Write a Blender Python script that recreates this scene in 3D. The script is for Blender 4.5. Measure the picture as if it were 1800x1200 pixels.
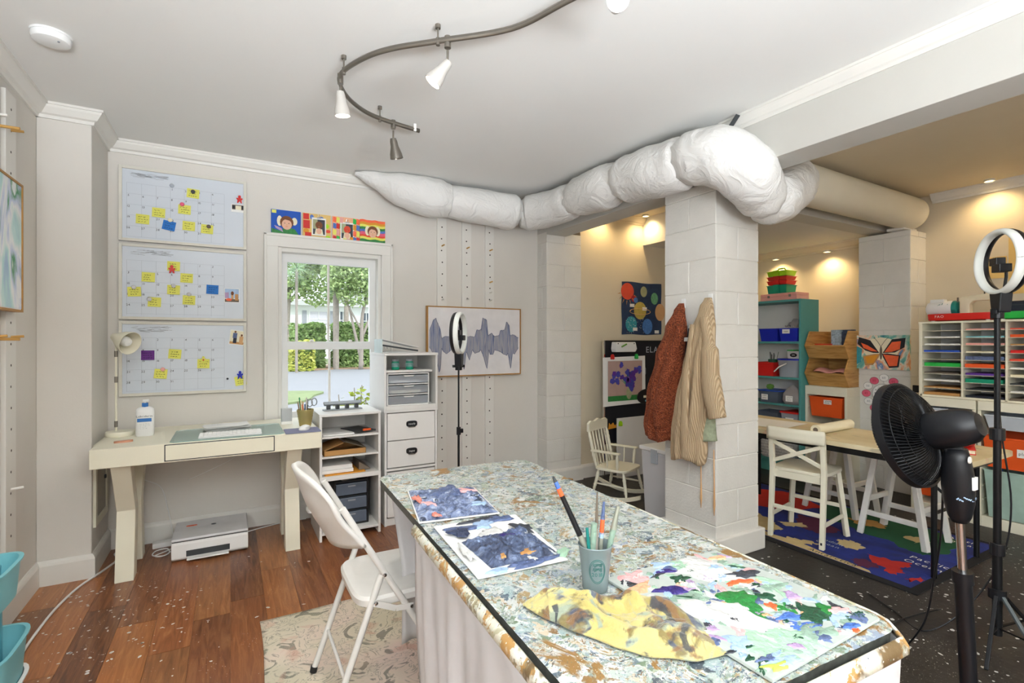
import bpy, bmesh, math, random
from mathutils import Vector, Matrix, noise
random.seed(7)
SC = bpy.context.scene
COL = SC.collection
for _o in list(bpy.data.objects): bpy.data.objects.remove(_o)
PI = math.pi

# ---------------------------------------------------------------- camera
cam = bpy.data.cameras.new('camera'); cam.lens = 17.62; cam.sensor_width = 36; cam.clip_start = .02; cam.clip_end = 300
camo = bpy.data.objects.new('camera', cam); COL.objects.link(camo)
camo.location = (0, 0, 1.30); camo.rotation_euler = (PI/2, 0, -math.radians(29.3)); SC.camera = camo
# ---------------------------------------------------------------- view, world, sun, large lights
SC.view_settings.view_transform = 'Standard'; SC.view_settings.look = 'None'
SC.view_settings.gamma = 1; SC.view_settings.use_curve_mapping = False
SC.view_settings.exposure = 0.42
W = bpy.data.worlds.new('sky'); SC.world = W; W.use_nodes = True
W.node_tree.nodes['Background'].inputs[0].default_value = (.86, .93, 1.0, 1)
W.node_tree.nodes['Background'].inputs[1].default_value = 2.3
def light(name, typ, loc, energy, col=(1, 1, 1), rot=(0, 0, 0), **k):
    l = bpy.data.lights.new(name, typ); l.energy = energy; l.color = col
    for a, b in k.items(): setattr(l, a, b)
    o = bpy.data.objects.new(name, l); COL.objects.link(o); o.location = loc; o.rotation_euler = rot
    return o
light('sun', 'SUN', (0, -10, 20), 1.5, (1, .95, .86), (math.radians(38), 0, math.radians(35)), angle=.02)
# added fill lights behind the camera; the upward one imitates flash bounced off the ceiling
light('rear_fill', 'AREA', (.6, -2.9, 1.6), 2, (.88, .94, 1), (-PI/2, 0, PI), shape='RECTANGLE', size=2.6, size_y=1.4)
light('bounce_fill', 'AREA', (.1, -2.85, .9), 330, (.86, .93, 1), (-PI/2-.91, 0, PI), shape='RECTANGLE', size=2.6, size_y=1.0, spread=math.radians(92))
light('rear_fill', 'AREA', (3.9, -2.9, 1.5), 7, (1, .95, .88), (-PI/2, 0, PI), shape='RECTANGLE', size=2.0, size_y=1.5)
light('side_fill', 'AREA', (-.86, -1.3, 1.7), 40, (.86, .93, 1), (0, -PI/2, 0), shape='RECTANGLE', size=1.2, size_y=2.4)

# ---------------------------------------------------------------- colours and materials
def lin(h):
    if isinstance(h, str):
        h = h.lstrip('#'); h = [int(h[i:i+2], 16)/255 for i in (0, 2, 4)]
    return tuple(c/12.92 if c <= .04045 else ((c+.055)/1.055)**2.4 for c in h) + (1,)
MATS = {}
class NT:
    def __init__(s, name):
        s.m = bpy.data.materials.new(name); s.m.use_nodes = True; s.t = s.m.node_tree; s.n = s.t.nodes
        s.b = s.n['Principled BSDF']; s.tc = None
    def new(s, typ, **k):
        n = s.n.new(typ)
        for a, b in k.items():
            if a.startswith('i_'):
                key = a[2:]; key = int(key) if key.isdigit() else key.replace('_', ' ')
                n.inputs[key].default_value = b
            else: setattr(n, a, b)
        return n
    def link(s, a, b): s.t.links.new(a, b)
    def co(s, scale=(1, 1, 1)):
        if not s.tc: s.tc = s.new('ShaderNodeTexCoord')
        mp = s.new('ShaderNodeMapping'); mp.inputs['Scale'].default_value = scale
        s.link(s.tc.outputs['Object'], mp.inputs['Vector']); return mp.outputs['Vector']
    def noise(s, scale, detail=3, co=None, dist=0, rough=.5):
        n = s.new('ShaderNodeTexNoise'); n.inputs['Scale'].default_value = scale; n.inputs['Detail'].default_value = detail
        n.inputs['Distortion'].default_value = dist; n.inputs['Roughness'].default_value = rough
        s.link(co or s.co(), n.inputs['Vector']); return n
    def voro(s, scale, co=None, feature='F1', rand=1):
        n = s.new('ShaderNodeTexVoronoi'); n.feature = feature; n.inputs['Scale'].default_value = scale; n.inputs['Randomness'].default_value = rand
        s.link(co or s.co(), n.inputs['Vector']); return n
    def ramp(s, fac, stops, interp='LINEAR'):
        r = s.new('ShaderNodeValToRGB'); r.color_ramp.interpolation = interp; e = r.color_ramp.elements
        while len(e) < len(stops): e.new(.5)
        for q, (p, c) in zip(e, stops): q.position = p; q.color = lin(c) if isinstance(c, str) else (c, c, c, 1)
        s.link(fac, r.inputs[0]); return r.outputs[0]
    def mix(s, fac, a, b, mode='MIX'):
        n = s.new('ShaderNodeMix'); n.data_type = 'RGBA'; n.blend_type = mode
        for v, i in ((fac, 0), (a, 6), (b, 7)):
            if isinstance(v, (int, float)): n.inputs[i].default_value = v
            elif isinstance(v, tuple): n.inputs[i].default_value = v
            else: s.link(v, n.inputs[i])
        return n.outputs[2]
    def bump(s, h, strength=.3, dist=.01, norm=None):
        b = s.new('ShaderNodeBump'); b.inputs['Strength'].default_value = strength; b.inputs['Distance'].default_value = dist
        s.link(h, b.inputs['Height'])
        if norm is not None: s.link(norm, b.inputs['Normal'])
        s.link(b.outputs[0], s.b.inputs['Normal']); return b.outputs[0]
    def color(s, o): s.link(o, s.b.inputs['Base Color'])
    def set(s, **k):
        for a, v in k.items(): s.b.inputs[a.replace('_', ' ')].default_value = v
def mat(name, col, rough=.55, metal=0, mottle=.08, mscale=12, bump=0, bscale=60, spec=.4, **k):
    """plain material: one colour with a little mottling and relief"""
    if name in MATS: return MATS[name]
    t = NT(name); c = lin(col)
    t.set(Roughness=rough, Metallic=metal); t.b.inputs['Specular IOR Level'].default_value = spec
    if mottle:
        n = t.noise(mscale, 4)
        d = tuple(x*(1-mottle*1.6) for x in c[:3])+(1,); l = tuple(min(1, x*(1+mottle)) for x in c[:3])+(1,)
        t.color(t.mix(n.outputs[0], d, l))
    else: t.b.inputs['Base Color'].default_value = c
    if bump: t.bump(t.noise(bscale, 3).outputs[0], bump, .01)
    if k.get('trans'): t.set(Transmission_Weight=k['trans']); t.b.inputs['IOR'].default_value = 1.25
    if k.get('alpha'): t.set(Alpha=k['alpha'])
    if k.get('emit'): t.b.inputs['Emission Color'].default_value = c; t.set(Emission_Strength=k['emit'])
    if k.get('sheen'): t.set(Sheen_Weight=k['sheen'])
    MATS[name] = t.m; return t.m
def reg(t): MATS[t.m.name] = t.m; return t.m

# ---------------------------------------------------------------- geometry helpers
class MB:
    def __init__(s): s.v = []; s.f = []; s.m = None
    def add(s, V, F):
        o = len(s.v)
        if s.m is not None: V = [s.m @ Vector(p) for p in V]
        s.v += [tuple(p) for p in V]; s.f += [tuple(i+o for i in f) for f in F]; return s
    def box(s, x0, x1, y0, y1, z0, z1):
        V = [(x0,y0,z0),(x1,y0,z0),(x1,y1,z0),(x0,y1,z0),(x0,y0,z1),(x1,y0,z1),(x1,y1,z1),(x0,y1,z1)]
        return s.add(V, [(0,3,2,1),(4,5,6,7),(0,1,5,4),(1,2,6,5),(2,3,7,6),(3,0,4,7)])
    def frustum(s, b, t, z0, z1):   # b,t = (x0,x1,y0,y1)
        V = [(b[0],b[2],z0),(b[1],b[2],z0),(b[1],b[3],z0),(b[0],b[3],z0),(t[0],t[2],z1),(t[1],t[2],z1),(t[1],t[3],z1),(t[0],t[3],z1)]
        return s.add(V, [(0,3,2,1),(4,5,6,7),(0,1,5,4),(1,2,6,5),(2,3,7,6),(3,0,4,7)])
    def bar(s, p, q, w, h, up=(0, 0, 1)):
        """rectangular bar from p to q, w across, h along up"""
        p, q = Vector(p), Vector(q); d = (q-p).normalized(); up = Vector(up)
        a = d.cross(up)
        if a.length < 1e-4: a = d.cross(Vector((0, 1, 0)))
        a.normalize(); b = a.cross(d)
        V = [e+a*i*w/2+b*j*h/2 for e in (p, q) for i, j in ((-1,-1),(1,-1),(1,1),(-1,1))]
        return s.add(V, [(0,3,2,1),(4,5,6,7),(0,1,5,4),(1,2,6,5),(2,3,7,6),(3,0,4,7)])
    def tube(s, pts, r, n=8, caps=True, flat=None):
        pts = [Vector(p) for p in pts]; N = len(pts); R = r if isinstance(r, (list, tuple)) else [r]*N
        t = [(pts[min(i+1, N-1)]-pts[max(i-1, 0)]).normalized() for i in range(N)]
        a = t[0].cross(Vector((0, 0, 1)))
        if a.length < .01: a = t[0].cross(Vector((1, 0, 0)))
        a.normalize(); V = []
        for i in range(N):
            a = (a-t[i]*a.dot(t[i])).normalized(); b = t[i].cross(a)
            for k in range(n):
                th = 2*PI*k/n; V.append(pts[i]+(a*math.cos(th)+b*math.sin(th)*(flat or 1))*R[i])
        F = [(i*n+k, i*n+(k+1) % n, (i+1)*n+(k+1) % n, (i+1)*n+k) for i in range(N-1) for k in range(n)]
        if caps: F += [tuple(range(n))[::-1], tuple(range((N-1)*n, N*n))]
        return s.add(V, F)
    def cyl(s, p, q, r0, r1=None, n=16): return s.tube([p, q], [r0, r0 if r1 is None else r1], n)
    def lathe(s, prof, n=24, org=(0, 0, 0), M=None, squash=1):
        V = []; F = []; org = Vector(org)
        for r, z in prof:
            for k in range(n):
                p = Vector((r*math.cos(2*PI*k/n), r*math.sin(2*PI*k/n)*squash, z))
                V.append((M @ p if M else p)+org)
        for i in range(len(prof)-1):
            for k in range(n): F.append((i*n+k, i*n+(k+1) % n, (i+1)*n+(k+1) % n, (i+1)*n+k))
        if prof[0][0] > 1e-5: F.append(tuple(range(n))[::-1])
        if prof[-1][0] > 1e-5: F.append(tuple(range((len(prof)-1)*n, len(prof)*n)))
        return s.add(V, F)
    def prism(s, poly, z0, z1, M=None):
        n = len(poly); V = [Vector((x, y, z0)) for x, y in poly]+[Vector((x, y, z1)) for x, y in poly]
        if M: V = [M @ p for p in V]
        F = [tuple(range(n))[::-1], tuple(range(n, 2*n))]+[(i, (i+1) % n, n+(i+1) % n, n+i) for i in range(n)]
        return s.add(V, F)
    def sheet(s, fn, nu, nv, wrap=False):
        V = [fn(u/nu, v/nv) for v in range(nv+1) for u in range(nu+(0 if wrap else 1))]; w = nu if wrap else nu+1
        F = [(v*w+u, v*w+(u+1) % w, (v+1)*w+(u+1) % w, (v+1)*w+u) for v in range(nv) for u in range(nu)]
        return s.add(V, F)
    def disc(s, c, r, n=16, M=None, z=0, jit=0, sx=1, sy=1):
        V = [Vector((math.cos(2*PI*k/n)*r*sx*(1+random.uniform(-jit, jit)), math.sin(2*PI*k/n)*r*sy*(1+random.uniform(-jit, jit)), z)) for k in range(n)]
        if M: V = [M @ p for p in V]
        return s.add([p+Vector(c) for p in V], [tuple(range(n))])
    def build(s, name, material, parent=None, loc=(0, 0, 0), rz=0, smooth=False, bevel=0, seg=2, solid=0, tri=False, fix=True):
        me = bpy.data.meshes.new(name)
        me.from_pydata(s.v, [], s.f)
        bm = bmesh.new(); bm.from_mesh(me)
        if fix: bmesh.ops.recalc_face_normals(bm, faces=bm.faces)
        if bevel:
            es = [e for e in bm.edges if len(e.link_faces) == 2 and e.calc_face_angle(0) > .5]
            if es: bmesh.ops.bevel(bm, geom=es, offset=bevel, segments=seg, profile=.5, affect='EDGES', clamp_overlap=True)
        if tri: bmesh.ops.triangulate(bm, faces=bm.faces)
        bm.to_mesh(me); bm.free()
        if smooth:
            me.shade_smooth()
            if smooth != 'all': me.set_sharp_from_angle(angle=math.radians(40 if smooth is True else smooth))
        o = bpy.data.objects.new(name, me); COL.objects.link(o)
        if material: me.materials.append(MATS[material] if isinstance(material, str) else material)
        o.location = loc; o.rotation_euler = (0, 0, rz)
        if parent: o.parent = parent
        if solid:
            m = o.modifiers.new('thickness', 'SOLIDIFY'); m.thickness = solid; m.offset = 0
        return o
def tag(o, label=None, cat=None, group=None, kind=None):
    for k, v in (('label', label), ('category', cat), ('group', group), ('kind', kind)):
        if v: o[k] = v
    return o
def thing(name, label, cat, loc=(0, 0, 0), rz=0, group=None, kind=None):
    o = bpy.data.objects.new(name, None); COL.objects.link(o); o.empty_display_size = .05
    o.location = loc; o.rotation_euler = (0, 0, rz)
    return tag(o, label, cat, group, kind)
def copy_tree(o, parent=None):
    c = o.copy(); COL.objects.link(c); c.parent = parent
    for ch in list(KIDS.get(o.name, o.children)): copy_tree(ch, c)
    return c
KIDS = {}
def share(src, name, parent, loc=(0, 0, 0), rot=(0, 0, 0), scale=(1, 1, 1)):
    """another object on the same mesh data"""
    o = bpy.data.objects.new(name, src.data); COL.objects.link(o); o.parent = parent
    o.location = loc; o.rotation_euler = rot; o.scale = scale; return o
def bx(x0, x1, y0, y1, z0, z1): return MB().box(x0, x1, y0, y1, z0, z1)
def MR(loc=(0, 0, 0), rx=0, ry=0, rz=0):
    return Matrix.Translation(loc) @ Matrix.Rotation(rz, 4, 'Z') @ Matrix.Rotation(ry, 4, 'Y') @ Matrix.Rotation(rx, 4, 'X')
# matrices that stand a flat drawing (x right, y up, z towards the viewer) on a wall
def WBACK(x, y, z): return Matrix.Translation((x, y, z)) @ Matrix(((1,0,0,0),(0,0,-1,0),(0,1,0,0),(0,0,0,1)))     # wall facing -Y
def WRIGHT(x, y, z): return Matrix.Translation((x, y, z)) @ Matrix(((0,0,-1,0),(-1,0,0,0),(0,1,0,0),(0,0,0,1)))   # wall facing -X
def WLEFT(x, y, z): return Matrix.Translation((x, y, z)) @ Matrix(((0,0,1,0),(1,0,0,0),(0,1,0,0),(0,0,0,1)))      # wall facing +X
# lettering
GL = {}
def glyph(ch):
    if ch in GL: return GL[ch]
    cu = bpy.data.curves.new('t', 'FONT'); cu.body = ch; cu.size = 1; cu.resolution_u = 2
    o = bpy.data.objects.new('t', cu); COL.objects.link(o)
    dg = bpy.context.evaluated_depsgraph_get(); me = bpy.data.meshes.new_from_object(o.evaluated_get(dg))
    V = [tuple(v.co) for v in me.vertices]; F = [tuple(p.vertices) for p in me.polygons]
    w = max([p[0] for p in V], default=.3); GL[ch] = (V, F, w)
    bpy.data.objects.remove(o); bpy.data.meshes.remove(me); bpy.data.curves.remove(cu); return GL[ch]
def text(mb, s, size, M, z=0, sx=1, slant=0, center=True):
    tot = 0; L = []
    for ch in s:
        if ch == ' ': tot += .35; continue
        V, F, w = glyph(ch); L.append((tot, V, F)); tot += w+.09
    off = -tot/2 if center else 0
    for x, V, F in L:
        mb.add([M @ Vector(((x+off+p[0]+p[1]*slant)*size*sx, p[1]*size, z)) for p in V], F)
    return tot*size*sx
def scribble(mb, w, h, M, lines=3, z=0, th=.0012, fill=.8):
    """illegible handwriting: short wavy strokes in rows"""
    for l in range(lines):
        y = h/2-h*(l+.5)/lines; x = -w/2*fill+random.uniform(0, w*.1); end = w/2*fill-random.uniform(0, w*.3)
        while x < end:
            L = random.uniform(.006, .012); n = 5
            pts = [(x+L*k/n, y+random.uniform(-1, 1)*h/lines*.22) for k in range(n+1)]
            for (a, b), (c, d) in zip(pts, pts[1:]):
                q = Vector((c-a, d-b)); q = Vector((-q.y, q.x)).normalized()*th/2 if q.length else Vector((0, th/2))
                mb.add([M @ Vector(p) for p in ((a-q.x, b-q.y, z), (c-q.x, d-q.y, z), (c+q.x, d+q.y, z), (a+q.x, b+q.y, z))], [(0, 1, 2, 3)])
            x += L+random.uniform(.003, .006)
for _c in '0123456789ABCDEFGHIJKLMNOPQRSTUVWXYZabcdefghijklmnopqrstuvwxyz-&': glyph(_c)

# ---------------------------------------------------------------- the palette of plain materials
for a in [
 ('wall_paint','#dbd6ce',.7,0,.03,3,.05,90), ('annex_paint','#dccfb6',.7,0,.03,3,.05,90), ('ceiling_paint','#e9e8e4',.8,0,.02,2,.03,80),
 ('trim_paint','#e4e1da',.45,0,.03,6), ('block_paint','#e0ddd6',.6,0,.05,9,.25,70), ('beam_paint','#c9c7c0',.6,0,.03,5),
 ('cream','#e9e4cf',.4,0,.04,6), ('white_plastic','#ebebe9',.4,0,.02,8), ('white_metal','#dfdcd6',.38,0,.05,20), ('white_laminate','#e6e4e0',.45,0,.03,8),
 ('grey_plastic','#8f9497',.45), ('dark_grey','#3c3f41',.5), ('black_plastic','#15161a',.38,0,.1,20), ('black_metal','#1b1c1e',.35,.4,.1,20), ('chrome','#d4d4d4',.12,1,0),
 ('nickel','#8b857c',.35,.9,.06,20), ('gold_tin','#b9aa72',.35,.7,.06,20), ('paper_white','#f0efec',.7,0,.02), ('paper_cream','#efe6c9',.75,0,.04),
 ('ink','#26262b',.7,0,0), ('ink_grey','#8f959c',.8,0,0), ('ink_light','#b4bac2',.8,0,0), ('note_yellow','#e6e36a',.7,0,.04), ('note_blue','#2f78c8',.7,0,.04), ('note_purple','#6a3288',.7,0,.04),
 ('red','#d0241f',.4,0,.05), ('red_cloth','#b3202a',.7), ('orange','#e4581f',.45,0,.05), ('teal_shelf','#4f9895',.5,0,.05), ('teal_plastic','#7cc0c9',.4,0,.05), ('teal_dark','#1d7f77',.4), ('green_plastic','#0f8f6e',.4), ('lime','#a9dc1f',.4,0,.04), ('bright_green','#29b54a',.4),
 ('blue_plastic','#1b2bb0',.4,0,.06), ('blue_lid','#2a56c4',.4), ('pink','#e7a59b',.5), ('hot_pink','#e0607c',.7), ('brown_card','#b98a52',.75,0,.1), ('envelope_orange','#e0982e',.7), ('mount_brown','#6f6356',.7),
 ('purple','#5a2d91',.6), ('skin','#e7b79b',.6), ('hair_brown','#7a4a2c',.7), ('leaf_green','#5f8f3a',.6), ('kraft','#e2c078',.8,0,.05), ('navy_case','#1d2233',.55),
 ('paint_white','#d9d8d4',.35,0,.05,30,.5,60), ('paint_navy','#39435f',.3,0,.25,40,.8,70), ('paint_slate','#5c6b92',.3,0,.25,40,.8,70), ('paint_sky','#a9c3e2',.35,0,.12,40,.6,60), ('paint_green','#2f8540',.3,0,.2,40,.8,70), ('paint_dark_green','#27543c',.3,0,.25,40,.8,70),
 ('paint_mint','#a9cdb0',.35,0,.12,40,.6,60), ('paint_sage','#8fa896',.35,0,.15,40,.6,60), ('paint_pink','#eeb3b2',.35,0,.1,40,.6,60), ('paint_coral','#f5683c',.3,0,.1,40,.6,60), ('paint_peach','#f3b48b',.35,0,.1,40,.6,60), ('paint_violet','#3b2f78',.3,0,.2,40,.8,70), ('paint_lilac','#b79ac2',.35,0,.1,40,.6,60), ('paint_ochre','#c79257',.4,0,.1,40,.4,60), ('paint_blue','#4f74c0',.3,0,.2,40,.7,70), ('paint_grey','#3d4048',.35,0,.2,40,.7,70), ('paint_lime','#b8cf5a',.35), ('paint_salmon','#e08b7a',.35,0,.15,40,.6,60),
 ('sun_red','#e0523a',.8,0,.15), ('planet_yellow','#c9b25a',.8,0,.2,30), ('planet_blue','#4f7fc4',.8,0,.3,60), ('planet_teal','#3f9aa8',.8,0,.25,50), ('planet_green','#6fae84',.8,0,.4,50), ('planet_tan','#d6a877',.8,0,.1), ('planet_grey','#a9ab86',.8,0,.2,40),
 ('bark','#9b9186',.9,0,.2,8,.6,12), ('house_white','#eeeef0',.7,0,.02), ('blind','#d9d5e2',.7), ('dark_glass','#4a5560',.15,0,.1), ('asphalt','#85868a',.9,0,.05,2,.3,30), ('lawn','#7d8a60',.9,0,.25,4), ('mulch','#a58a72',.9,0,.3,8), ('path_concrete','#d2cec2',.9,0,.05),
 ('rust_spot','#6b4b33',.8), ('hole','#3a3229',.9,0,0), ('peg_wood','#c79a55',.6), ('brass','#b98d3f',.3,.8), ('bin_clear','#c4cbd2',.25,0,.05), ('bin_mint','#a9c3b6',.3,0,.25,9)]:
    mat(*a)
# ================================================================ surface materials
def m_wood():
    t = NT('wood_floor'); oi = t.new('ShaderNodeObjectInfo')
    r = t.ramp(oi.outputs['Random'], [(0, '#5a3626'), (.15, '#8a5132'), (.3, '#b4713f'), (.42, '#402c26'), (.55, '#a0603a'), (.68, '#5d3a2c'), (.8, '#c0824e'), (.92, '#4b322a'), (1, '#9a5c3a')])
    ad = t.new('ShaderNodeVectorMath', operation='ADD'); sc = t.new('ShaderNodeVectorMath', operation='SCALE'); sc.inputs['Scale'].default_value = 9
    cb = t.new('ShaderNodeCombineXYZ'); t.link(oi.outputs['Random'], cb.inputs[0]); t.link(oi.outputs['Random'], cb.inputs[1]); t.link(cb.outputs[0], sc.inputs[0])
    t.link(t.co((14, 1.3, 1)), ad.inputs[0]); t.link(sc.outputs[0], ad.inputs[1])
    g = t.noise(3, 6, ad.outputs[0], 1.2, .6); c = t.mix(.38, r, t.ramp(g.outputs[0], [(.3, '#3a2216'), (.5, '#9a6038'), (.72, '#d09a62')]), 'MIX')
    big = t.noise(1.1, 2); c = t.mix(t.ramp(big.outputs[0], [(.4, 0.), (.7, .35)]), c, lin('#3b2a24'))
    v = t.voro(70); v2 = t.noise(3, 2)
    sp = t.new('ShaderNodeMath', operation='LESS_THAN'); sp.inputs[1].default_value = .12; t.link(v.outputs['Distance'], sp.inputs[0])
    mm = t.new('ShaderNodeMath', operation='MULTIPLY'); t.link(sp.outputs[0], mm.inputs[0]); t.link(t.ramp(v2.outputs[0], [(.5, 0.), (.62, .85)]), mm.inputs[1])
    t.color(t.mix(mm.outputs[0], c, lin('#d9d8d2'))); t.set(Roughness=.33); t.bump(g.outputs[0], .12, .004); reg(t)
m_wood()
def m_blackfloor():
    t = NT('black_floor'); n = t.noise(2.2, 5); c = t.ramp(n.outputs[0], [(.3, '#1d1a19'), (.55, '#2b2725'), (.75, '#3c3630')])
    for sc, th, col in ((60, .13, '#a49f97'), (24, .07, '#c9c6be'), (120, .16, '#7d776e')):
        v = t.voro(sc); k = t.new('ShaderNodeMath', operation='LESS_THAN'); k.inputs[1].default_value = th; t.link(v.outputs['Distance'], k.inputs[0])
        g = t.new('ShaderNodeMath', operation='MULTIPLY'); t.link(k.outputs[0], g.inputs[0]); t.link(t.ramp(t.noise(2.7, 2).outputs[0], [(.42, 0.), (.6, .8)]), g.inputs[1])
        c = t.mix(g.outputs[0], c, lin(col))
    t.color(c); t.set(Roughness=.45); t.bump(t.noise(30, 4).outputs[0], .15, .01); reg(t)
m_blackfloor()
def m_paint(name, pal, scale, bare, barecol='#b98b57', stretch=(1, 1, 1), bump=.5, baremin=.6):
    """layers of dried paint: irregular cells of the palette, bare board between them"""
    t = NT(name); d = t.noise(11, 7, t.co(stretch), .5, .62); mv = t.new('ShaderNodeMix'); mv.data_type = 'RGBA'; mv.inputs[0].default_value = .22
    t.link(t.co(stretch), mv.inputs[6]); t.link(d.outputs['Color'], mv.inputs[7])
    c = None; stops = [((i+.0)/len(pal), p) for i, p in enumerate(pal)]
    va = t.voro(scale, mv.outputs[2]); ca = t.ramp(sepx(t, va.outputs['Color']), stops, 'CONSTANT')
    vb = t.voro(scale*2.7, mv.outputs[2]); cb = t.ramp(sepx(t, vb.outputs['Color']), stops[::1], 'CONSTANT')
    c = t.mix(t.ramp(t.noise(scale*.7, 4).outputs[0], [(.46, 0.), (.52, 1.)]), ca, cb)
    vs = t.noise(scale*1.3, 6, None, 1.5, .7); c = t.mix(t.ramp(vs.outputs[0], [(.54, 0.), (.6, .7)]), c, lin('#cdd0cb'))
    if bare:
        b = t.noise(scale*.16, 5, None, .6, .65); c = t.mix(t.ramp(b.outputs[0], [(baremin, 0.), (baremin+.03, 1.)]), c, lin(barecol))
    fl = t.voro(scale*5); k = t.new('ShaderNodeMath', operation='LESS_THAN'); k.inputs[1].default_value = .16; t.link(fl.outputs['Distance'], k.inputs[0])
    c = t.mix(k.outputs[0], c, t.ramp(sepx(t, fl.outputs['Color']), [(0, '#dfe1dd'), (.3, '#3f4a5e'), (.45, '#d9dbd6'), (.6, '#5f7a68'), (.72, '#a07a48'), (.82, '#2f363c'), (.92, '#b98484')], 'CONSTANT'))
    t.color(c); t.set(Roughness=.42); h = t.mix(.5, vs.outputs['Color'], t.noise(scale*2, 6, None, 1, .7).outputs['Color']); t.bump(h, bump, .006); reg(t)
def sepx(t, o):
    s = t.new('ShaderNodeSeparateColor'); t.link(o, s.inputs[0]); return s.outputs[0]
m_paint('painted_tabletop', ['#bcc4bd','#8f9f96','#c9cac5','#6f8088','#aeb9bd','#8c988f','#cfd1cd','#5b6a76','#a58d63','#9fb2b2','#d3d5d2','#76886f','#adbab1','#8a6c46','#8f9cae','#c4c6c2','#4a545c','#b3bdb6','#c9b9a0','#a9b39c'], 36, True, '#94703f', (1, 1, 1), .8, .59)
m_paint('painted_edge', ['#d8d2bf','#b7b091','#e2ded0','#8d8163','#cfd2be','#b58b52','#dcd8c8'], 18, True, '#6f5a3c', (1, 1, 1), .5, .58)
def m_glass():
    t = NT('window_glass'); n = t.n; n.remove(t.b); o = n['Material Output']
    a = t.new('ShaderNodeBsdfTransparent'); a.inputs[0].default_value = (.97, .98, .98, 1); g = t.new('ShaderNodeBsdfGlossy'); g.inputs['Roughness'].default_value = .03
    m = t.new('ShaderNodeMixShader'); m.inputs[0].default_value = .012; t.link(a.outputs[0], m.inputs[1]); t.link(g.outputs[0], m.inputs[2]); t.link(m.outputs[0], o.inputs[0]); reg(t)
m_glass()
def m_clear(name, col, f, rough=.15):
    t = NT(name); o = t.n['Material Output']; t.b.inputs['Base Color'].default_value = lin(col); t.set(Roughness=rough)
    a = t.new('ShaderNodeBsdfTransparent'); a.inputs[0].default_value = lin('#f3f6f8')
    m = t.new('ShaderNodeMixShader'); m.inputs[0].default_value = f; t.link(a.outputs[0], m.inputs[1]); t.link(t.b.outputs[0], m.inputs[2]); t.link(m.outputs[0], o.inputs[0]); reg(t)
m_clear('clear_plastic', '#cdd3db', .45); m_clear('frosted_plastic', '#d6d4d6', .8, .4); m_clear('clear_bag', '#c9c2c4', .5); m_clear('desk_glass', '#bfe3dd', .45, .05); m_clear('cup_plastic', '#87979a', .85, .25)
def m_leaf(name, stops):
    t = NT(name); oi = t.noise(3.5, 3); v = t.voro(9); t.color(t.mix(.5, t.ramp(oi.outputs[0], stops), t.ramp(sepx(t, v.outputs['Color']), [(0, stops[0][1]), (1, stops[-1][1])]))); t.set(Roughness=.6)
    t.b.inputs['Specular IOR Level'].default_value = .3; reg(t)
m_leaf('hedge_leaf', [(.3, '#5f7f45'), (.5, '#88a860'), (.7, '#b5c985')]); m_leaf('tree_leaf', [(.3, '#6d8a4c'), (.5, '#9db873'), (.7, '#c9d79a')]); m_leaf('golden_leaf', [(.3, '#8c9a3e'), (.5, '#b9bf55'), (.7, '#d8d679')]); m_leaf('palm_leaf', [(.3, '#56774f'), (.5, '#7fa073'), (.7, '#b3c89f')])

# ================================================================ the room
WX0, WX1, BY, CH = -.9, 1.9, 3.97, 2.565
def struct(name, mb, m, **k): return tag(mb.build(name, m, **k), kind='structure')
fl = struct('floor', bx(WX0, WX1+.02, -3.0, BY, -.06, -.004), 'wood_floor')
pw = .15; x = WX0; pk = None; rng = random.Random(3)
while x < WX1:
    y = rng.uniform(.1, .9)-.6; x1 = min(x+pw, WX1+.02)
    while y < BY:
        L = rng.choice([.75, .95, 1.2, 1.4]); y0, y1 = max(y, -.3), min(y+L, BY)
        if y1-y0 > .03 and y1 > .4:
            o = MB().box(0, x1-x-.0016, 0, y1-y0-.002, -.004, 0).build('plank', 'wood_floor', fl, (x, y0, 0))
        y += L
    x += pw
def flecks(name, parent, m, n, area, r, dens=None, z=.0006, seed=1):
    q = random.Random(seed); mb = MB(); c = 0
    while c < n:
        px, py = q.uniform(area[0], area[1]), q.uniform(area[2], area[3])
        if dens and q.random() > dens(px, py): continue
        a = q.uniform(0, PI); R = r*q.uniform(.3, 1)**2+.0015; k = q.randint(5, 7); e = q.uniform(.3, .9)
        V = []
        for i in range(k):
            th = 2*PI*i/k; rr = R*q.uniform(.7, 1.2); u, v = rr*math.cos(th), rr*e*math.sin(th)
            V.append((px+u*math.cos(a)-v*math.sin(a), py+u*math.sin(a)+v*math.cos(a), z))
        mb.add(V, [tuple(range(k))]); c += 1
    o = mb.build(name, m, parent, fix=False); o['kind'] = 'stuff'; return o
flecks('paint_flecks', fl, 'paint_white', 300, (-.88, .9, 1.7, 3.5), .009, lambda a, b: max(.04, 1-((a+.55)/.55)**2-((b-2.9)/.7)**2) if a < .3 else .05)
fr = struct('floor', bx(WX1+.02, 5.3, -3.0, BY, -.06, 0), 'black_floor')
flecks('paint_flecks', fr, 'paint_white', 700, (2.5, 4.4, .3, 2.2), .011, lambda a, b: .9 if b < 1.3 else .25, seed=4)
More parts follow.
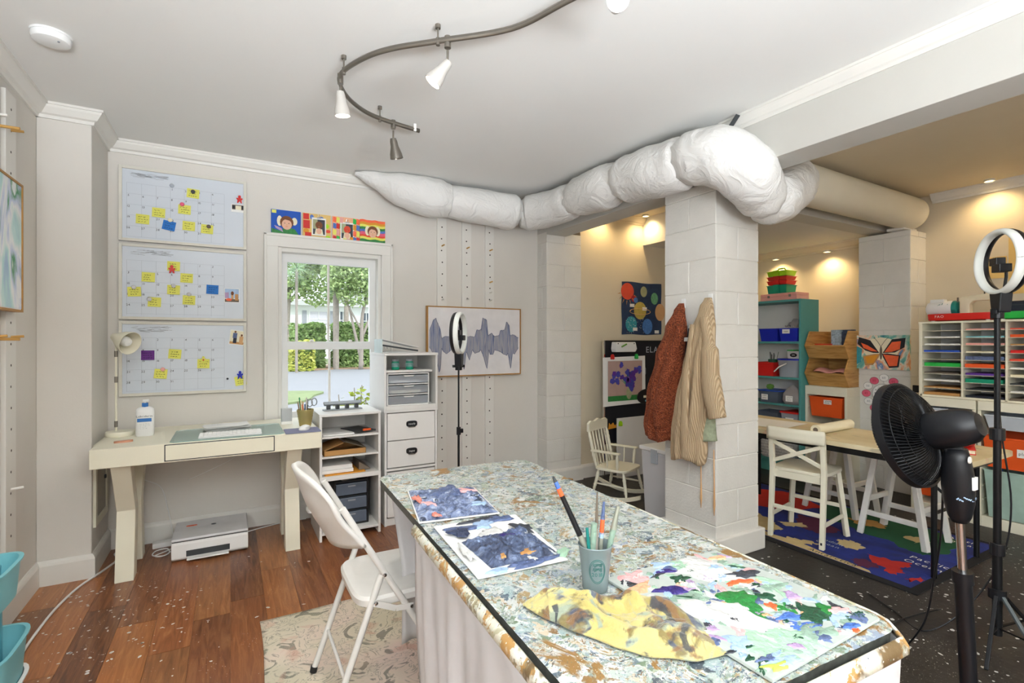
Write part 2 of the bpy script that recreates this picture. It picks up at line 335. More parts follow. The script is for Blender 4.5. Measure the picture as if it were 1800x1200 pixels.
# back wall around the window opening
wo = (.297, 1.039, .70, 1.981)
wb = MB(); wb.box(WX0-.15, wo[0], BY, BY+.15, 0, CH).box(wo[1], 5.45, BY, BY+.15, 0, CH).box(wo[0], wo[1], BY, BY+.15, 0, wo[2]).box(wo[0], wo[1], BY, BY+.15, wo[3], CH)
struct('wall_back', wb, 'wall_paint')
struct('wall_back_annex', bx(2.9, 5.3, 3.84, BY, 0, CH), 'annex_paint')
struct('wall_left', bx(WX0-.15, WX0, -3.0, BY, 0, CH), 'wall_paint')
struct('wall_left_chase', bx(WX0, -.67, 3.55, BY, 0, CH), 'wall_paint', bevel=.004)
struct('wall_right', bx(5.3, 5.45, -3.0, BY, 0, CH), 'annex_paint')
struct('wall_rear', MB().box(WX0-.15, 5.45, -3.15, -3.0, 0, CH), 'wall_paint')
struct('ceiling', bx(WX0-.15, 2.6, -3.15, BY+.15, CH, CH+.1), 'ceiling_paint')
struct('ceiling', bx(2.6, 5.45, -3.15, BY+.15, CH, CH+.1), 'annex_paint')
struct('ceiling_lowered', bx(3.7, 5.3, 2.42, 3.84, 2.285, CH), 'ceiling_paint')
struct('beam', bx(2.5, 2.71, -3.0, BY, 2.27, CH), 'beam_paint', bevel=.003)
struct('beam', bx(2.71, 5.3, 2.25, 2.42, 2.27, CH), 'beam_paint', bevel=.003)
CROWN = [(0, 0), (.012, 0), (.016, .016), (.03, .022), (.05, .05), (.055, .062), (.062, .062), (.062, .075), (0, .075)]
BASE = [(0, 0), (.018, 0), (.018, .105), (.014, .118), (.006, .13), (0, .13)]
def mould(name, p, q, nrm, prof, z, m='trim_paint', e0=0, e1=0):
    p, q, nrm = Vector((*p, z)), Vector((*q, z)), Vector((*nrm, 0)); n = len(prof)
    t_ = (q-p).normalized(); V = [e+nrm*a+Vector((0, 0, b))+t_*s*a for e, s in ((p, -e0), (q, e1)) for a, b in prof]
    F = [tuple(range(n))[::-1], tuple(range(n, 2*n))]+[(i, (i+1) % n, n+(i+1) % n, n+i) for i in range(n)]
    return struct(name, MB().add(V, F), m)
cz = CH-.075
mould('trim_1', (-.67, BY), (2.5, BY), (0, -1), CROWN, cz); mould('trim_2', (WX0, -3.0), (WX0, 3.55), (1, 0), CROWN, cz)
mould('trim_3', (WX0, 3.55), (-.67, 3.55), (0, -1), CROWN, cz, e1=1); mould('trim_4', (-.67, 3.55), (-.67, BY), (1, 0), CROWN, cz, e0=1)
mould('trim_5', (2.5, -3.0), (2.5, 1.95), (-1, 0), [(a*.6, b) for a, b in CROWN], cz); mould('trim_6', (5.3, -3.0), (5.3, 2.0), (-1, 0), CROWN, cz); 
mould('trim_7', (5.3, 2.46), (5.3, 3.84), (-1, 0), [(a*1.7, b) for a, b in CROWN], 2.21, 'annex_paint'); mould('trim_8', (2.9, 3.84), (3.7, 3.84), (0, -1), CROWN, cz, 'annex_paint')
mould('baseboard_back', (-.67, BY), (2.44, BY), (0, -1), BASE, 0); mould('baseboard_left', (WX0, -3.0), (WX0, 3.55), (1, 0), BASE, 0)
mould('baseboard_chase_front', (WX0, 3.55), (-.67, 3.55), (0, -1), BASE, 0, e1=1); mould('baseboard_chase_side', (-.67, 3.55), (-.67, BY), (1, 0), BASE, 0, e0=1)
mould('baseboard_annex', (2.9, 3.84), (5.3, 3.84), (0, -1), BASE, 0)
# block columns: every course is two blocks, laid crosswise in turn
def column(x0, y0, w, d, h, base, label):
    c = thing('column', None, None, (x0, y0, 0), kind='structure')
    MB().box(.004, w-.004, .004, d-.004, 0, h-.001).build('core', 'block_paint', c)
    z = 0; k = 0; q = random.Random(int(x0*100))
    while z < h-.02:
        zt = min(z+.2, h)
        for i in (0, 1):
            j = [q.uniform(0, .0022) for _ in range(4)]
            if k % 2 == 0: b = (-j[0], w+j[1], i*d/2+(.0015 if i else -j[2]), (i+1)*d/2-(0 if i else .0015)+(j[3] if i else 0))
            else: b = (i*w/2+(.0015 if i else -j[0]), (i+1)*w/2-(0 if i else .0015)+(j[1] if i else 0), -j[2], d+j[3])
            MB().box(*b, z+.0015, zt-.0015).build('block', 'block_paint', c, bevel=.0035, seg=1)
        z += .2; k += 1
    if base: 
        MB().box(-.03, w+.03, -.03, 0, 0, .13).box(-.03, 0, 0, d, 0, .13).box(w, w+.03, 0, d, 0, .13).box(-.03, w+.03, d, d+.03, 0, .13).build('plinth', 'trim_paint', c, bevel=.006)
    return c
colmain = column(2.51, 2.0, .395, .4, 2.262, True, '')
column(2.5, 3.81, .385, .158, 2.30, False, ''); column(5.02, 2.05, .278, .4, 2.25, False, '')
mould('baseboard_pilaster', (2.49, 3.81), (2.9, 3.81), (0, -1), BASE, 0)
# window
w1 = thing('window_1', None, None, (0, BY, 0), kind='structure')
for nm, b in [('casing', (.215, .297, -.022, 0, .6, 2.045)), ('casing', (1.039, 1.115, -.022, 0, .6, 2.045)), ('casing', (.215, 1.115, -.024, 0, 1.981, 2.062)),
              ('casing_bead', (.205, .222, -.034, 0, .6, 2.07)), ('casing_bead', (1.108, 1.125, -.034, 0, .6, 2.07)), ('casing_bead', (.205, 1.125, -.034, 0, 2.055, 2.075)),
              ('jamb', (.297, .322, 0, .15, .70, 1.981)), ('jamb', (1.014, 1.039, 0, .15, .70, 1.981)), ('jamb', (.322, 1.014, .001, .15, 1.95, 1.981)), ('sill', (.25, 1.08, -.05, .15, .685, .715))]:
    MB().box(*b).build(nm, 'trim_paint', w1, bevel=.003)
def sash(y, z0, z1, bot, top):
    s = MB().box(.322, .365, y, y+.035, z0, z1).box(.965, 1.014, y, y+.035, z0, z1).box(.365, .965, y, y+.035, z0, z0+bot).box(.365, .965, y, y+.035, z1-top, z1).build('sash', 'white_plastic', w1)
    MB().box(.648, .664, y+.012, y+.022, z0+bot, z1-top).build('muntin', 'trim_paint', s)
    for a, b in ((.365, .648), (.664, .965)): MB().box(a, b, y+.015, y+.018, z0+bot, z1-top).build('pane', 'window_glass', s)
    return s
sash(.075, 1.255, 1.95, .045, .06); ls = sash(.03, .715, 1.29, .07, .05)
for x in (.53, .81): MB().box(x-.03, x+.03, .032, .06, 1.29, 1.30).lathe([(.014, 0), (.014, .01), (.006, .014), (0, .014)], 10, (x, .045, 1.30)).build('sash_lock', 'white_metal', ls)
# made-up casings put round the fill lights on the closed rear and left walls
def fill_frame(name, x0, x1, z0, z1, M):
    w_ = thing(name, None, None, kind='structure')
    for b in ((x0-.08, x0, z0-.08, z1+.08), (x1, x1+.08, z0-.08, z1+.08), (x0, x1, z1, z1+.08), (x0, x1, z0-.08, z0), ((x0+x1)/2-.02, (x0+x1)/2+.02, z0, z1)):
        m_ = MB(); m_.m = M; m_.box(b[0], b[1], b[2], b[3], 0, .03); m_.build('casing', 'trim_paint', w_, bevel=.003)
MREAR = Matrix.Translation((0, -3.0, 0)) @ Matrix(((-1,0,0,0),(0,0,1,0),(0,1,0,0),(0,0,0,1)))
fill_frame('fill_frame_1', -1.9, .75, .45, 2.3, MREAR); fill_frame('fill_frame_2', -4.9, -2.9, .75, 2.25, MREAR); fill_frame('fill_frame_3', -2.5, -.1, 1.05, 2.35, WLEFT(WX0, 0, 0))
# the electrical hatch in the side of the chase
hp = thing('wall_hatch', 'cream framed access hatch low in the wall beside the desk', 'hatch', (-.67, 3.74, .26))
MB().box(0, .014, -.16, -.12, 0, .46).box(0, .014, .12, .16, 0, .46).box(0, .014, -.12, .12, 0, .04).box(0, .014, -.12, .12, .42, .46).build('frame', 'cream', hp, bevel=.002)
MB().box(.001, .008, -.118, .118, .042, .418).build('door', mat('hatch_grey', '#b3aea3', .6), hp, bevel=.002)
MB().cyl((.008, .09, .23), (.016, .09, .23), .012).build('latch', 'dark_grey', hp)
# ================================================================ the window wall: desk, calendars, cubbies
MX = Matrix(((0,0,1,0),(1,0,0,0),(0,1,0,0),(0,0,0,1)))      # drawing (y,z) pushed along x
MYM = Matrix(((1,0,0,0),(0,0,1,0),(0,1,0,0),(0,0,0,1)))     # drawing (x,z) pushed along y
def single(name, mb, m, label, cat, group=None, **k): return tag(mb.build(name, m, **k), label, cat, group)
# desk
D = thing('desk', 'long cream writing desk with X shaped legs below the wall calendars', 'desk', (-.07, 3.25, 0))
MB().box(-.555, .555, 0, .68, .65, .75).build('desk_top', 'cream', D, bevel=.003)
MB().box(-.235, .29, -.006, .02, .662, .742).build('drawer', 'cream', D, bevel=.002)
MB().box(-.24, .295, -.0012, .01, .657, .747).build('drawer_gap', 'dark_grey', D)
def xleg(x, s):
    c = .34; P = [(.03, .65), (.13, .65), (.285, .37), (.235, 0), (.135, 0), (.195, .37)]
    P = [(c+s*(c-y) if s > 0 else y, z) for y, z in P]
    MB().prism(P, x, x+.085, MX).build('leg', 'cream', D, bevel=.003)
for x in (-.475, .365):
    for s in (-1, 1): xleg(x, s)
# desk lamp
L = thing('desk_lamp', 'cream metal desk lamp with tilted bell shade on slim pole', 'lamp', (-.565, 3.68, .75))
MB().lathe([(0, 0), (.068, 0), (.07, .004), (.07, .022), (.066, .027), (0, .027)], 32).build('base', 'cream', L, smooth=True)
MB().cyl((-.02, .01, .025), (-.02, .01, .56), .006).build('pole', 'cream', L, smooth=True)
for z in (.05, .31, .46): MB().cyl((-.02, .01, z), (-.02, .01, z+.035), .0085).build('collar', 'nickel', L, smooth=True)
dirv = Vector((.72, -.6, -.32)).normalized(); Q = dirv.to_track_quat('Z', 'Y').to_matrix().to_4x4()
sh = MB().lathe([(0, -.075), (.02, -.075), (.026, -.06), (.034, -.04), (.055, .0), (.066, .035), (.068, .05), (.066, .05), (.053, .0), (.03, -.04), (0, -.05)], 28, (.02, -.02, .555), Q).build('shade', 'cream', L, smooth=35)
MB().lathe([(0, -.03), (.015, -.02), (.028, 0), (.03, .018), (.022, .036), (0, .042)], 20, (.02, -.02, .555), Q).build('bulb', mat('frosted_bulb', '#f4f4f2', .4), L, smooth=True)
# lotion bottle
B = thing('lotion_bottle', 'white lotion bottle with blue pump collar and blue label band', 'bottle', (-.436, 3.60, .75))
def rring(w, d, z, n=24, e=3.2):
    out = []
    for k in range(n):
        t = 2*PI*k/n; c, s = math.cos(t), math.sin(t); out.append((w*math.copysign(abs(c)**(2/e), c), d*math.copysign(abs(s)**(2/e), s), z))
    return out
def loft(mb, rings, cap=True):
    n = len(rings[0]); V = [p for r in rings for p in r]
    F = [(i*n+k, i*n+(k+1) % n, (i+1)*n+(k+1) % n, (i+1)*n+k) for i in range(len(rings)-1) for k in range(n)]
    if cap: F += [tuple(range(n))[::-1], tuple(range((len(rings)-1)*n, len(rings)*n))]
    return mb.add(V, F)
loft(MB(), [rring(.040, .022, 0), rring(.044, .026, .006), rring(.045, .027, .14), rring(.043, .026, .155), rring(.03, .02, .166), rring(.014, .014, .17)]).build('body', 'white_plastic', B, smooth=True)
MB().cyl((0, 0, .168), (0, 0, .192), .0155).build('collar', mat('label_blue', '#2f6fb5', .5), B, smooth=True)
MB().cyl((0, 0, .19), (0, 0, .2), .006).box(-.012, .02, -.007, .007, .199, .211).build('pump', 'white_plastic', B, bevel=.002)
MB().box(-.034, .034, -.0285, -.0270, .085, .105).build('label_band', 'label_blue', B)
t = MB(); text(t, 'Lubriderm', .0165, WBACK(0, -.0282, .112)); t.build('lettering', 'ink', B)
t = MB(); scribble(t, .06, .035, WBACK(0, -.0282, .06), 4, 0, .0008); t.build('small_print', 'ink_grey', B)
# things on the desk
loft(MB(), [rring(.016, .0065, z, 20, 2.4) for z in (0, .006)]).build('tmp', None); bpy.data.objects.remove(bpy.data.objects['tmp'])
single('pocket_knife', loft(MB(), [[(x*1.9, y, z) for x, y, z in rring(.022, .010, z, 20, 2.2)] for z in (0, .008, .011)]), mat('copper', '#c58d72', .35, .3), 'small copper pink pocket tool lying on the desk by the lamp', 'tool', loc=(-.51, 3.42, .75), rz=.25, smooth=True)
single('desk_mat', MB().prism([(-.27, 0), (.26, 0), (.28, .02), (.28, .40), (.26, .42), (-.27, .42), (-.29, .40), (-.29, .02)], 0, .005), 'desk_glass', 'pale green glass desk mat under the keyboard', 'desk mat', loc=(0, 3.27, .75), bevel=.001)
K = thing('keyboard', 'white computer keyboard on the glass desk mat', 'keyboard', (0, 3.30, .755), -.02)
MB().prism([(0, 0), (.11, 0), (.11, .014), (0, .006)], -.16, .16, MX).build('case', 'white_plastic', K, bevel=.002)
kb = MB()
for r in range(5):
    for c in range(15): kb.box(-.155+c*.0207, -.155+c*.0207+.0182, .006+r*.0205, .006+r*.0205+.018, .008+r*.0015, .0115+r*.0015)
kb.build('keys', 'paper_white', K)['kind'] = 'stuff'
P = thing('paper_stack', 'loose stack of white printed papers behind the keyboard', 'papers', (-.02, 3.60, .755), .08)
q = random.Random(5)
for i in range(7):
    a = q.uniform(-.12, .12); sx = q.uniform(-.008, .008)
    MB().sheet(lambda u, v: Vector(((u-.5)*.24, (v-.5)*.15, i*.004+.003*math.sin(u*6+i)*(u*.6)+.006*max(0, u-.8)*5*(i > 4))), 10, 4).build('sheet', 'paper_white', P, (sx, sx, .002), a, solid=.0012)
pr = MB(); scribble(pr, .1, .1, MR((-.05, 0, .035)), 7, 0, .001); pr.build('printing', 'ink_grey', P, rz=.05)
single('mouse_pad', MB().prism([(-.1, -.085), (.09, -.085), (.1, -.075), (.1, .085), (.09, .095), (-.09, .095), (-.1, .085)], 0, .003), mat('pad_lavender', '#7f819c', .8), 'grey lavender mouse pad at the right end of the desk', 'mouse pad', loc=(.385, 3.33, .75))
single('computer_mouse', loft(MB(), [rring(.025, .045, 0, 24, 2.6), rring(.028, .05, .008, 24, 2.6), rring(.024, .042, .022, 24, 2.5), rring(.012, .022, .029, 24, 2.2)]), 'white_plastic', 'white computer mouse on the lavender mouse pad', 'mouse', loc=(.40, 3.34, .753), rz=-.5, smooth=True)
R = thing('hard_drive', 'slim grey desktop drive standing upright against the window trim', 'drive', (.325, 3.66, .75))
MB().box(-.033, .033, -.02, .02, 0, .105).build('case', mat('silver_case', '#b5b8ba', .35, .2), R, bevel=.004); MB().box(-.033, .033, -.0212, -.01, .0, .018).build('foot_band', 'paper_white', R)
G = thing('pen_cup', 'ribbed gold metal cup full of pens on the desk corner', 'cup', (.425, 3.52, .75))
prof = [(0, 0), (.036, 0)]+[(.036+.016*i/12+(.0015 if i % 2 else 0), .004+.1*i/12) for i in range(13)]+[(.052, .108), (.049, .108), (.034, .01), (0, .01)]
MB().lathe(prof, 28).build('cup', 'gold_tin', G, smooth=50)
def stick(name, m, tip, par, r=.004, base=(0, 0, .015), **k): return MB().tube([base, tip], [r*.9, r], 8).build(name, m, par, smooth=True)
pens = [('#d94a55', -.02, .0), ('#3c8f5a', -.035, .01), ('#e6d9a8', -.03, -.02), ('#8a6f4d', -.045, -.005), ('#4a6fa5', .0, .015), ('#c9c4bb', .005, -.02), ('#5d6b66', .018, .018), ('#d8b06a', -.012, .025)]
for i, (h, a, b) in enumerate(pens):
    o = stick('pen', mat('pen_%d' % i, h, .4, 0, 0), (a, b, .14+.015*((i*7) % 4)), G, .0042, (a*.5, b*.5, .012)); KIDS
S = thing('scissors', 'grey handled scissors standing in the gold pen cup', 'scissors', (.425, 3.52, .762))
MB().bar((.012, 0, 0), (.03, 0, .1), .004, .012, (1, 0, 0)).build('blade', 'chrome', S)
for dx, dz in ((.028, .135), (.055, .14)):
    MB().tube([(dx+.016*math.cos(a), 0, dz+.024*math.sin(a)) for a in [2*PI*k/16 for k in range(17)]], .0035, 6, False).build('handle', 'grey_plastic', S, smooth=True)
# printer
Pn = thing('printer', 'white flatbed inkjet printer on the wood floor under the desk', 'printer', (-.105, 3.70, 0))
MB().prism([(-.17, .02), (-.15, .004), (.17, .004), (.17, .115), (-.165, .115), (-.17, .1)], -.2, .2, MX).build('body', 'white_plastic', Pn, bevel=.006)
MB().box(-.197, .197, -.163, .168, .115, .119).build('lid_gap', 'dark_grey', Pn)
MB().box(-.2, .2, -.166, .17, .119, .135).build('lid', mat('printer_grey', '#dcdddf', .4), Pn, bevel=.006)
MB().box(-.125, .10, -.1715, -.15, .028, .062).build('paper_slot', 'dark_grey', Pn); MB().box(-.12, .095, -.215, -.15, .018, .026).build('paper_tray', 'white_plastic', Pn, bevel=.002)
mb = MB().lathe([(.013, 0), (.0145, 0), (.0145, .0004), (.013, .0004), (.013, 0)], 24, (.01, .03, .1352)); text(mb, 'hp', .016, MR((0.01, .025, .1354)), 0, .9, .2); mb.build('logo', 'ink_grey', Pn)
loft(MB(), [rring(.03, .012, z) for z in (.135, .1358)]).build('sticker', 'orange', Pn, (-.11, .06, 0))
def cord(name, label, pts, r, m, sub=6):
    P = [Vector(p) for p in pts]; out = []
    for i in range(len(P)-1):
        a, b, c, d = P[max(i-1, 0)], P[i], P[i+1], P[min(i+2, len(P)-1)]
        for k in range(sub):
            t = k/sub; out.append(.5*((2*b)+(c-a)*t+(2*a-5*b+4*c-d)*t*t+(3*b-a-3*c+d)*t**3))
    out.append(P[-1]); return single(name, MB().tube(out, r, 7), m, label, 'cord', smooth='all')
cord('extension_cord', 'thick white cord curving across the wood floor past the chase', [(-.80, 2.45, .006), (-.76, 2.7, .006), (-.755, 2.95, .006), (-.74, 3.2, .006), (-.70, 3.42, .006), (-.63, 3.60, .006), (-.585, 3.75, .006), (-.615, 3.85, .006), (-.55, 3.88, .006), (-.47, 3.84, .006)], .006, 'white_plastic')
A = thing('power_adapter', 'white power adapter block on the floor behind the desk leg', 'adapter', (-.375, 3.86, 0), .1)
MB().box(-.055, .055, -.028, .028, 0, .032).build('block', 'white_plastic', A, bevel=.005)
MB().tube([(.055, 0, .016), (.09, -.01, .006), (.14, .0, .005)], .0035, 6).build('lead', 'white_plastic', A, smooth='all')
cord('printer_cable', 'looped white cable bunched on floor beside the printer', [(-.30, 3.80, .004), (-.36, 3.74, .004), (-.40, 3.70, .004), (-.37, 3.67, .004), (-.33, 3.71, .004), (-.345, 3.77, .012), (-.40, 3.76, .012), (-.41, 3.69, .012), (-.35, 3.655, .012), (-.315, 3.70, .018)], .0035, 'white_plastic')
cord('lamp_cable', 'thin pale cable hanging down the wall under the desk', [(-.60, 3.955, .66), (-.52, 3.952, .45), (-.40, 3.952, .36), (-.36, 3.95, .22), (-.33, 3.93, .06), (-.31, 3.90, .006)], .003, 'white_plastic')
cord('wall_cable', 'faint thin wire climbing diagonally along the wall under desk', [(-.25, 3.956, .38), (-.1, 3.956, .44), (.02, 3.956, .5), (.08, 3.956, .58), (.12, 3.956, .64)], .0022, 'white_plastic')
cord('floor_cable', 'white cable along the baseboard right of the printer', [(.10, 3.86, .005), (.2, 3.90, .005), (.32, 3.93, .005), (.48, 3.935, .005)], .0035, 'white_plastic')
# three whiteboard calendars
def calendar(z0, z1, first, days, label, sm):
    C = thing('calendar_board', label, 'whiteboard', (-.26, BY, z0), 0, 'wall calendars above the desk'); w, h = .355, z1-z0; f = .018
    MB().box(-w, w, -.012, 0, 0, h).build('panel', mat('whiteboard', '#d3d9e1', .3, 0, .03, 5), C)
    for b in ((-w, -w+f, -.022, 0, 0, h), (w-f, w, -.022, 0, 0, h), (-w+f, w-f, -.022, 0, 0, f), (-w+f, w-f, -.022, 0, h-f, h)): MB().box(*b).build('frame_rail', mat('board_frame', '#dcd8cc', .5), C, bevel=.002)
    g = MB(); cw = .0765; x0 = -w+.022; rows = 5; y0 = h-.105; rh = .068
    for i in range(8): g.box(x0+.018+i*cw, x0+.0195+i*cw, -.0125, -.011, .03, y0)
    for r in range(rows+1): g.box(x0+.018, x0+.018+7*cw, -.0125, -.011, y0-r*rh, y0-r*rh+.0013)
    g.build('grid', 'ink_light', C); t = MB(); 
    for d in range(1, days+1):
        k = d-1+first; r, c = divmod(k, 7)
        if r > 4: r = 4
        text(t, str(d), .019, WBACK(x0+.018+(c+.12)*cw, -.0128, y0-r*rh-.018), 0, 1, random.uniform(-.1, .2))
    t.build('dates', 'ink', C)['kind'] = 'stuff'
    s = MB(); q = random.Random(sm)
    for i in range(26):
        x = q.uniform(-.30, -.12); y = h-.05+q.uniform(-.014, .014); L = q.uniform(.02, .07)
        s.bar((x, -.0124, y), (x+L, -.0124, y+q.uniform(-.008, .008)), .0004, .0022, (0, 0, 1))
    s.build('smudge', mat('smudge_grey', '#a9adb2', .8, 0, .1), C)
    return C
calendar(1.937, 2.412, 3, 31, 'top whiteboard calendar of three above the desk', 1)
calendar(1.440, 1.922, 5, 30, 'middle whiteboard calendar of three above the desk', 2)
calendar(.952, 1.428, 1, 31, 'lowest whiteboard calendar of three, just above the desk', 3)
yb = BY-.0135
def note(x, z, m, label, rot=0, s=.035, lines=3, ink='ink'):
    N = thing('sticky_note', label, 'note', (x, yb, z), 0, 'notes on the calendars'); M = Matrix.Rotation(rot, 4, 'Y')
    p = MB(); p.m = M; p.sheet(lambda u, v: Vector(((u-.5)*s*2, -.0006-.004*(1-v)**3, (v-.5)*s*1.75)), 2, 5); p.build('paper', m, N, solid=.0006)
    t = MB(); t.m = M; scribble(t, s*1.8, s*1.3, WBACK(0, -.0042, -.002), lines, 0, .0016); t.build('handwriting', ink, N)
Yn, Bn, Pn_ = 'note_yellow', 'note_blue', 'note_purple'
for a in [(-.219, 2.286, Yn, 'yellow sticky note alone in the top row of the top calendar', .06), (-.492, 2.083, Yn, 'leftmost yellow sticky note on the top calendar', .02), (-.408, 2.135, Yn, 'yellow sticky note above left of the blue note, top calendar', .03),
          (-.267, 2.173, Yn, 'yellow sticky note under a pink magnet, top calendar', .02), (-.243, 2.067, Yn, 'yellow sticky note just right of the blue note, top calendar', .03), (-.139, 2.057, Yn, 'yellow sticky note furthest right on the top calendar', .04),
          (-.352, 2.057, Bn, 'tilted blue sticky note on the top calendar', .17),
          (-.462, 1.714, Yn, 'yellow sticky note second from left on the middle calendar', .02), (-.327, 1.794, Yn, 'yellow sticky note under the red figure, middle calendar', .02), (-.255, 1.72, Yn, 'yellow sticky note below right of the red figure, middle calendar', .02),
          (-.535, 1.617, Yn, 'leftmost yellow sticky note on the middle calendar', -.06), (-.327, 1.639, Yn, 'yellow sticky note at the very centre of the middle calendar', .02), (-.43, 1.555, Yn, 'lowest left yellow note with round magnet, middle calendar', .03), (-.242, 1.575, Yn, 'lowest right yellow sticky note on the middle calendar', .03),
          (-.108, 1.652, Bn, 'blue sticky note near right side of the middle calendar', .03),
          (-.465, 1.212, Pn_, 'purple sticky note beside the lamp shade on the lowest calendar', 0), (-.32, 1.218, Yn, 'yellow sticky note right of the purple one, lowest calendar', .08), (-.397, 1.09, Yn, 'yellow note under pink round magnet, lowest calendar', .1),
          (-.16, 1.151, Yn, 'yellow note under the little bee magnet, lowest calendar', .02), (.06, 1.028, Yn, 'yellow note in the bottom right corner of lowest calendar', -.14)]:
    note(*a)
def magnet(x, z, m, label, r=.013, y=yb-.005):
    single('magnet', MB().lathe([(0, 0), (r, 0), (r, .004), (r*.8, .007), (0, .007)], 16, M=WBACK(0, 0, 0)), m, label, 'magnet', 'magnets on the calendars', loc=(x, y, z), smooth=True)
for x, z, m, l in [(-.336, 2.32, 'clear_plastic', 'clear round magnet at the top of the top calendar'), (-.28, 2.205, 'hot_pink', 'pink round magnet on the top calendar'), (-.346, 2.093, 'paper_cream', 'cream round magnet on the blue note, top calendar'), (-.219, 2.297, 'dark_grey', 'dark round magnet on top row note, top calendar'),
                   (-.327, 1.665, 'frosted_plastic', 'round magnet on the centre note, middle calendar'), (-.537, 1.645, 'frosted_plastic', 'round magnet on the leftmost note, middle calendar'), (-.456, 1.572, 'frosted_plastic', 'round magnet on the low left note, middle calendar'), (-.242, 1.613, 'frosted_plastic', 'round magnet on the low right note, middle calendar'),
                   (-.385, 1.119, 'pink', 'pink round magnet on the lowest calendar'), (-.019, 1.045, 'navy_case', 'tiny navy magnet on the lowest calendar'), (-.13, 2.075, 'mount_brown', 'brown round magnet on the furthest right note, top calendar')]:
    magnet(x, z, m, l, .007 if 'tiny' in l else .013)
def figure_magnet(x, z, m, label, s=1, belly=None):
    Fm = thing('figure_magnet', label, 'magnet', (x, yb-.005, z)); W_ = WBACK(0, 0, 0)
    out = [(0, -.012), (.008, -.026), (.015, -.026), (.012, -.006), (.02, .004), (.016, .01), (.008, .006), (.008, .012), (.009, .02), (.005, .027), (-.005, .027), (-.009, .02), (-.008, .012), (-.008, .006), (-.016, .01), (-.02, .004), (-.012, -.006), (-.015, -.026), (-.008, -.026)]
    MB().prism([(a*s, b*s) for a, b in out], 0, .008, W_).build('body', m, Fm, bevel=.0015)
    if belly: MB().prism([(-.005*s, -.008*s), (.005*s, -.008*s), (.005*s, .004*s), (-.005*s, .004*s)], .008, .0095, W_).build('belly', belly, Fm)
figure_magnet(.053, 2.283, 'red', 'red figure magnet holding the photo on the top calendar'); figure_magnet(-.336, 1.772, 'red', 'red figure magnet on a yellow note, middle calendar'); figure_magnet(.056, 1.069, 'blue_plastic', 'blue figure magnet on the bottom right note, lowest calendar'); figure_magnet(-.16, 1.178, 'note_yellow', 'small yellow and red bee magnet on the lowest calendar', .85, 'red')
def snapshot(x, z, w, h, label, shapes, rot=0):
    S_ = thing('photo_print', label, 'photo', (x, yb-.001, z), 0, 'snapshots on the calendars'); M = Matrix.Rotation(rot, 4, 'Y')
    p = MB(); p.m = M; p.box(-w/2, w/2, -.001, 0, -h/2, h/2); p.build('print', 'paper_white', S_)
    for i, (m, poly) in enumerate(shapes):
        p = MB(); p.m = M; p.prism([(a*w, b*h) for a, b in poly], .001, .0014+.0002*i, WBACK(0, 0, 0)); p.build('image_patch', m, S_)
el = lambda cx, cy, rx, ry, n=12: [(cx+rx*math.cos(2*PI*k/n), cy+ry*math.sin(2*PI*k/n)) for k in range(n)]
rc = lambda a, b, c, d: [(a, c), (b, c), (b, d), (a, d)]
snapshot(.046, 2.222, .085, .055, 'small dark photo under the red figure on top calendar', [('mount_brown', rc(-.45, .45, -.2, .4)), ('paper_cream', rc(-.2, .2, -.2, .3)), ('ink', rc(-.45, -.25, -.1, .3)), ('ink', rc(.25, .45, -.1, .35))])
snapshot(.007, 1.617, .092, .098, 'photo of a person at a painting table on the middle calendar', [('paint_sky', rc(-.46, .46, -.2, .46)), ('paint_lilac', rc(-.46, -.2, -.2, .2)), ('mount_brown', rc(-.46, .46, -.46, -.25)), ('paint_coral', el(-.2, -.3, .2, .1)), ('planet_tan', rc(-.05, .1, -.25, .05)), ('hair_brown', el(.03, .15, .1, .14)), ('paint_ochre', rc(.2, .42, -.35, .1))])
snapshot(.039, 1.327, .092, .10, 'photo of a standing and a sitting person on lowest calendar', [('paper_cream', rc(-.46, .46, -.3, .46)), ('paint_ochre', rc(-.46, .46, -.46, -.3)), ('paint_slate', rc(-.3, -.02, -.05, .3)), ('navy_case', rc(-.25, -.02, -.4, -.05)), ('hair_brown', el(-.16, .38, .07, .07)), ('planet_tan', rc(.15, .4, -.4, .1)), ('hair_brown', el(.28, .18, .07, .08))], .12)
# a strip of four painted canvases with children's portraits above the window
def canvas(x, label, bg, shapes, photo=False):
    C = thing('painted_canvas', label, 'canvas', (x, BY, 2.152), 0, 'four small canvases above the window'); w = .098
    MB().box(-w, w, -.016, 0, -.094, .094).build('canvas', bg, C, bevel=.001)
    for i, (m, poly) in enumerate(shapes): MB().prism([(a*w*2, b*.188) for a, b in poly], .016, .0163+.00025*i, WBACK(0, 0, 0)).build('painted_shape', m, C)
    return C
def face(cx, cy, r, hair='hair_brown', top=None):
    # a neutral portrait: hair, face, eyes, nose, mouth
    L_ = [(hair, el(cx, cy+r*.2, r*1.15, r*1.25, 16)), ('skin', el(cx, cy-.04, r*.85, r*1.0, 16)), (hair, [(cx-r*.85, cy+r*.45), (cx-r*.3, cy+r*.75), (cx+r*.4, cy+r*.6), (cx+r*.85, cy+r*.3), (cx+r*.7, cy+r*1.1), (cx-r*.7, cy+r*1.15)])]
    for s in (-1, 1): L_.append(('ink', el(cx+s*r*.35, cy+r*.02, r*.1, r*.07, 8)))
    L_ += [('planet_tan', [(cx-.1*r, cy-.35*r), (cx+.1*r, cy-.35*r), (cx, cy-.05*r)]), ('sun_red', [(cx-r*.3, cy-r*.52), (cx, cy-r*.66), (cx+r*.3, cy-r*.52), (cx, cy-r*.58)])]
    return L_
dab = lambda x0, x1, y0, y1: [(x0, y0), (x1, y0+.01), (x1, y1), (x0, y1-.01)]
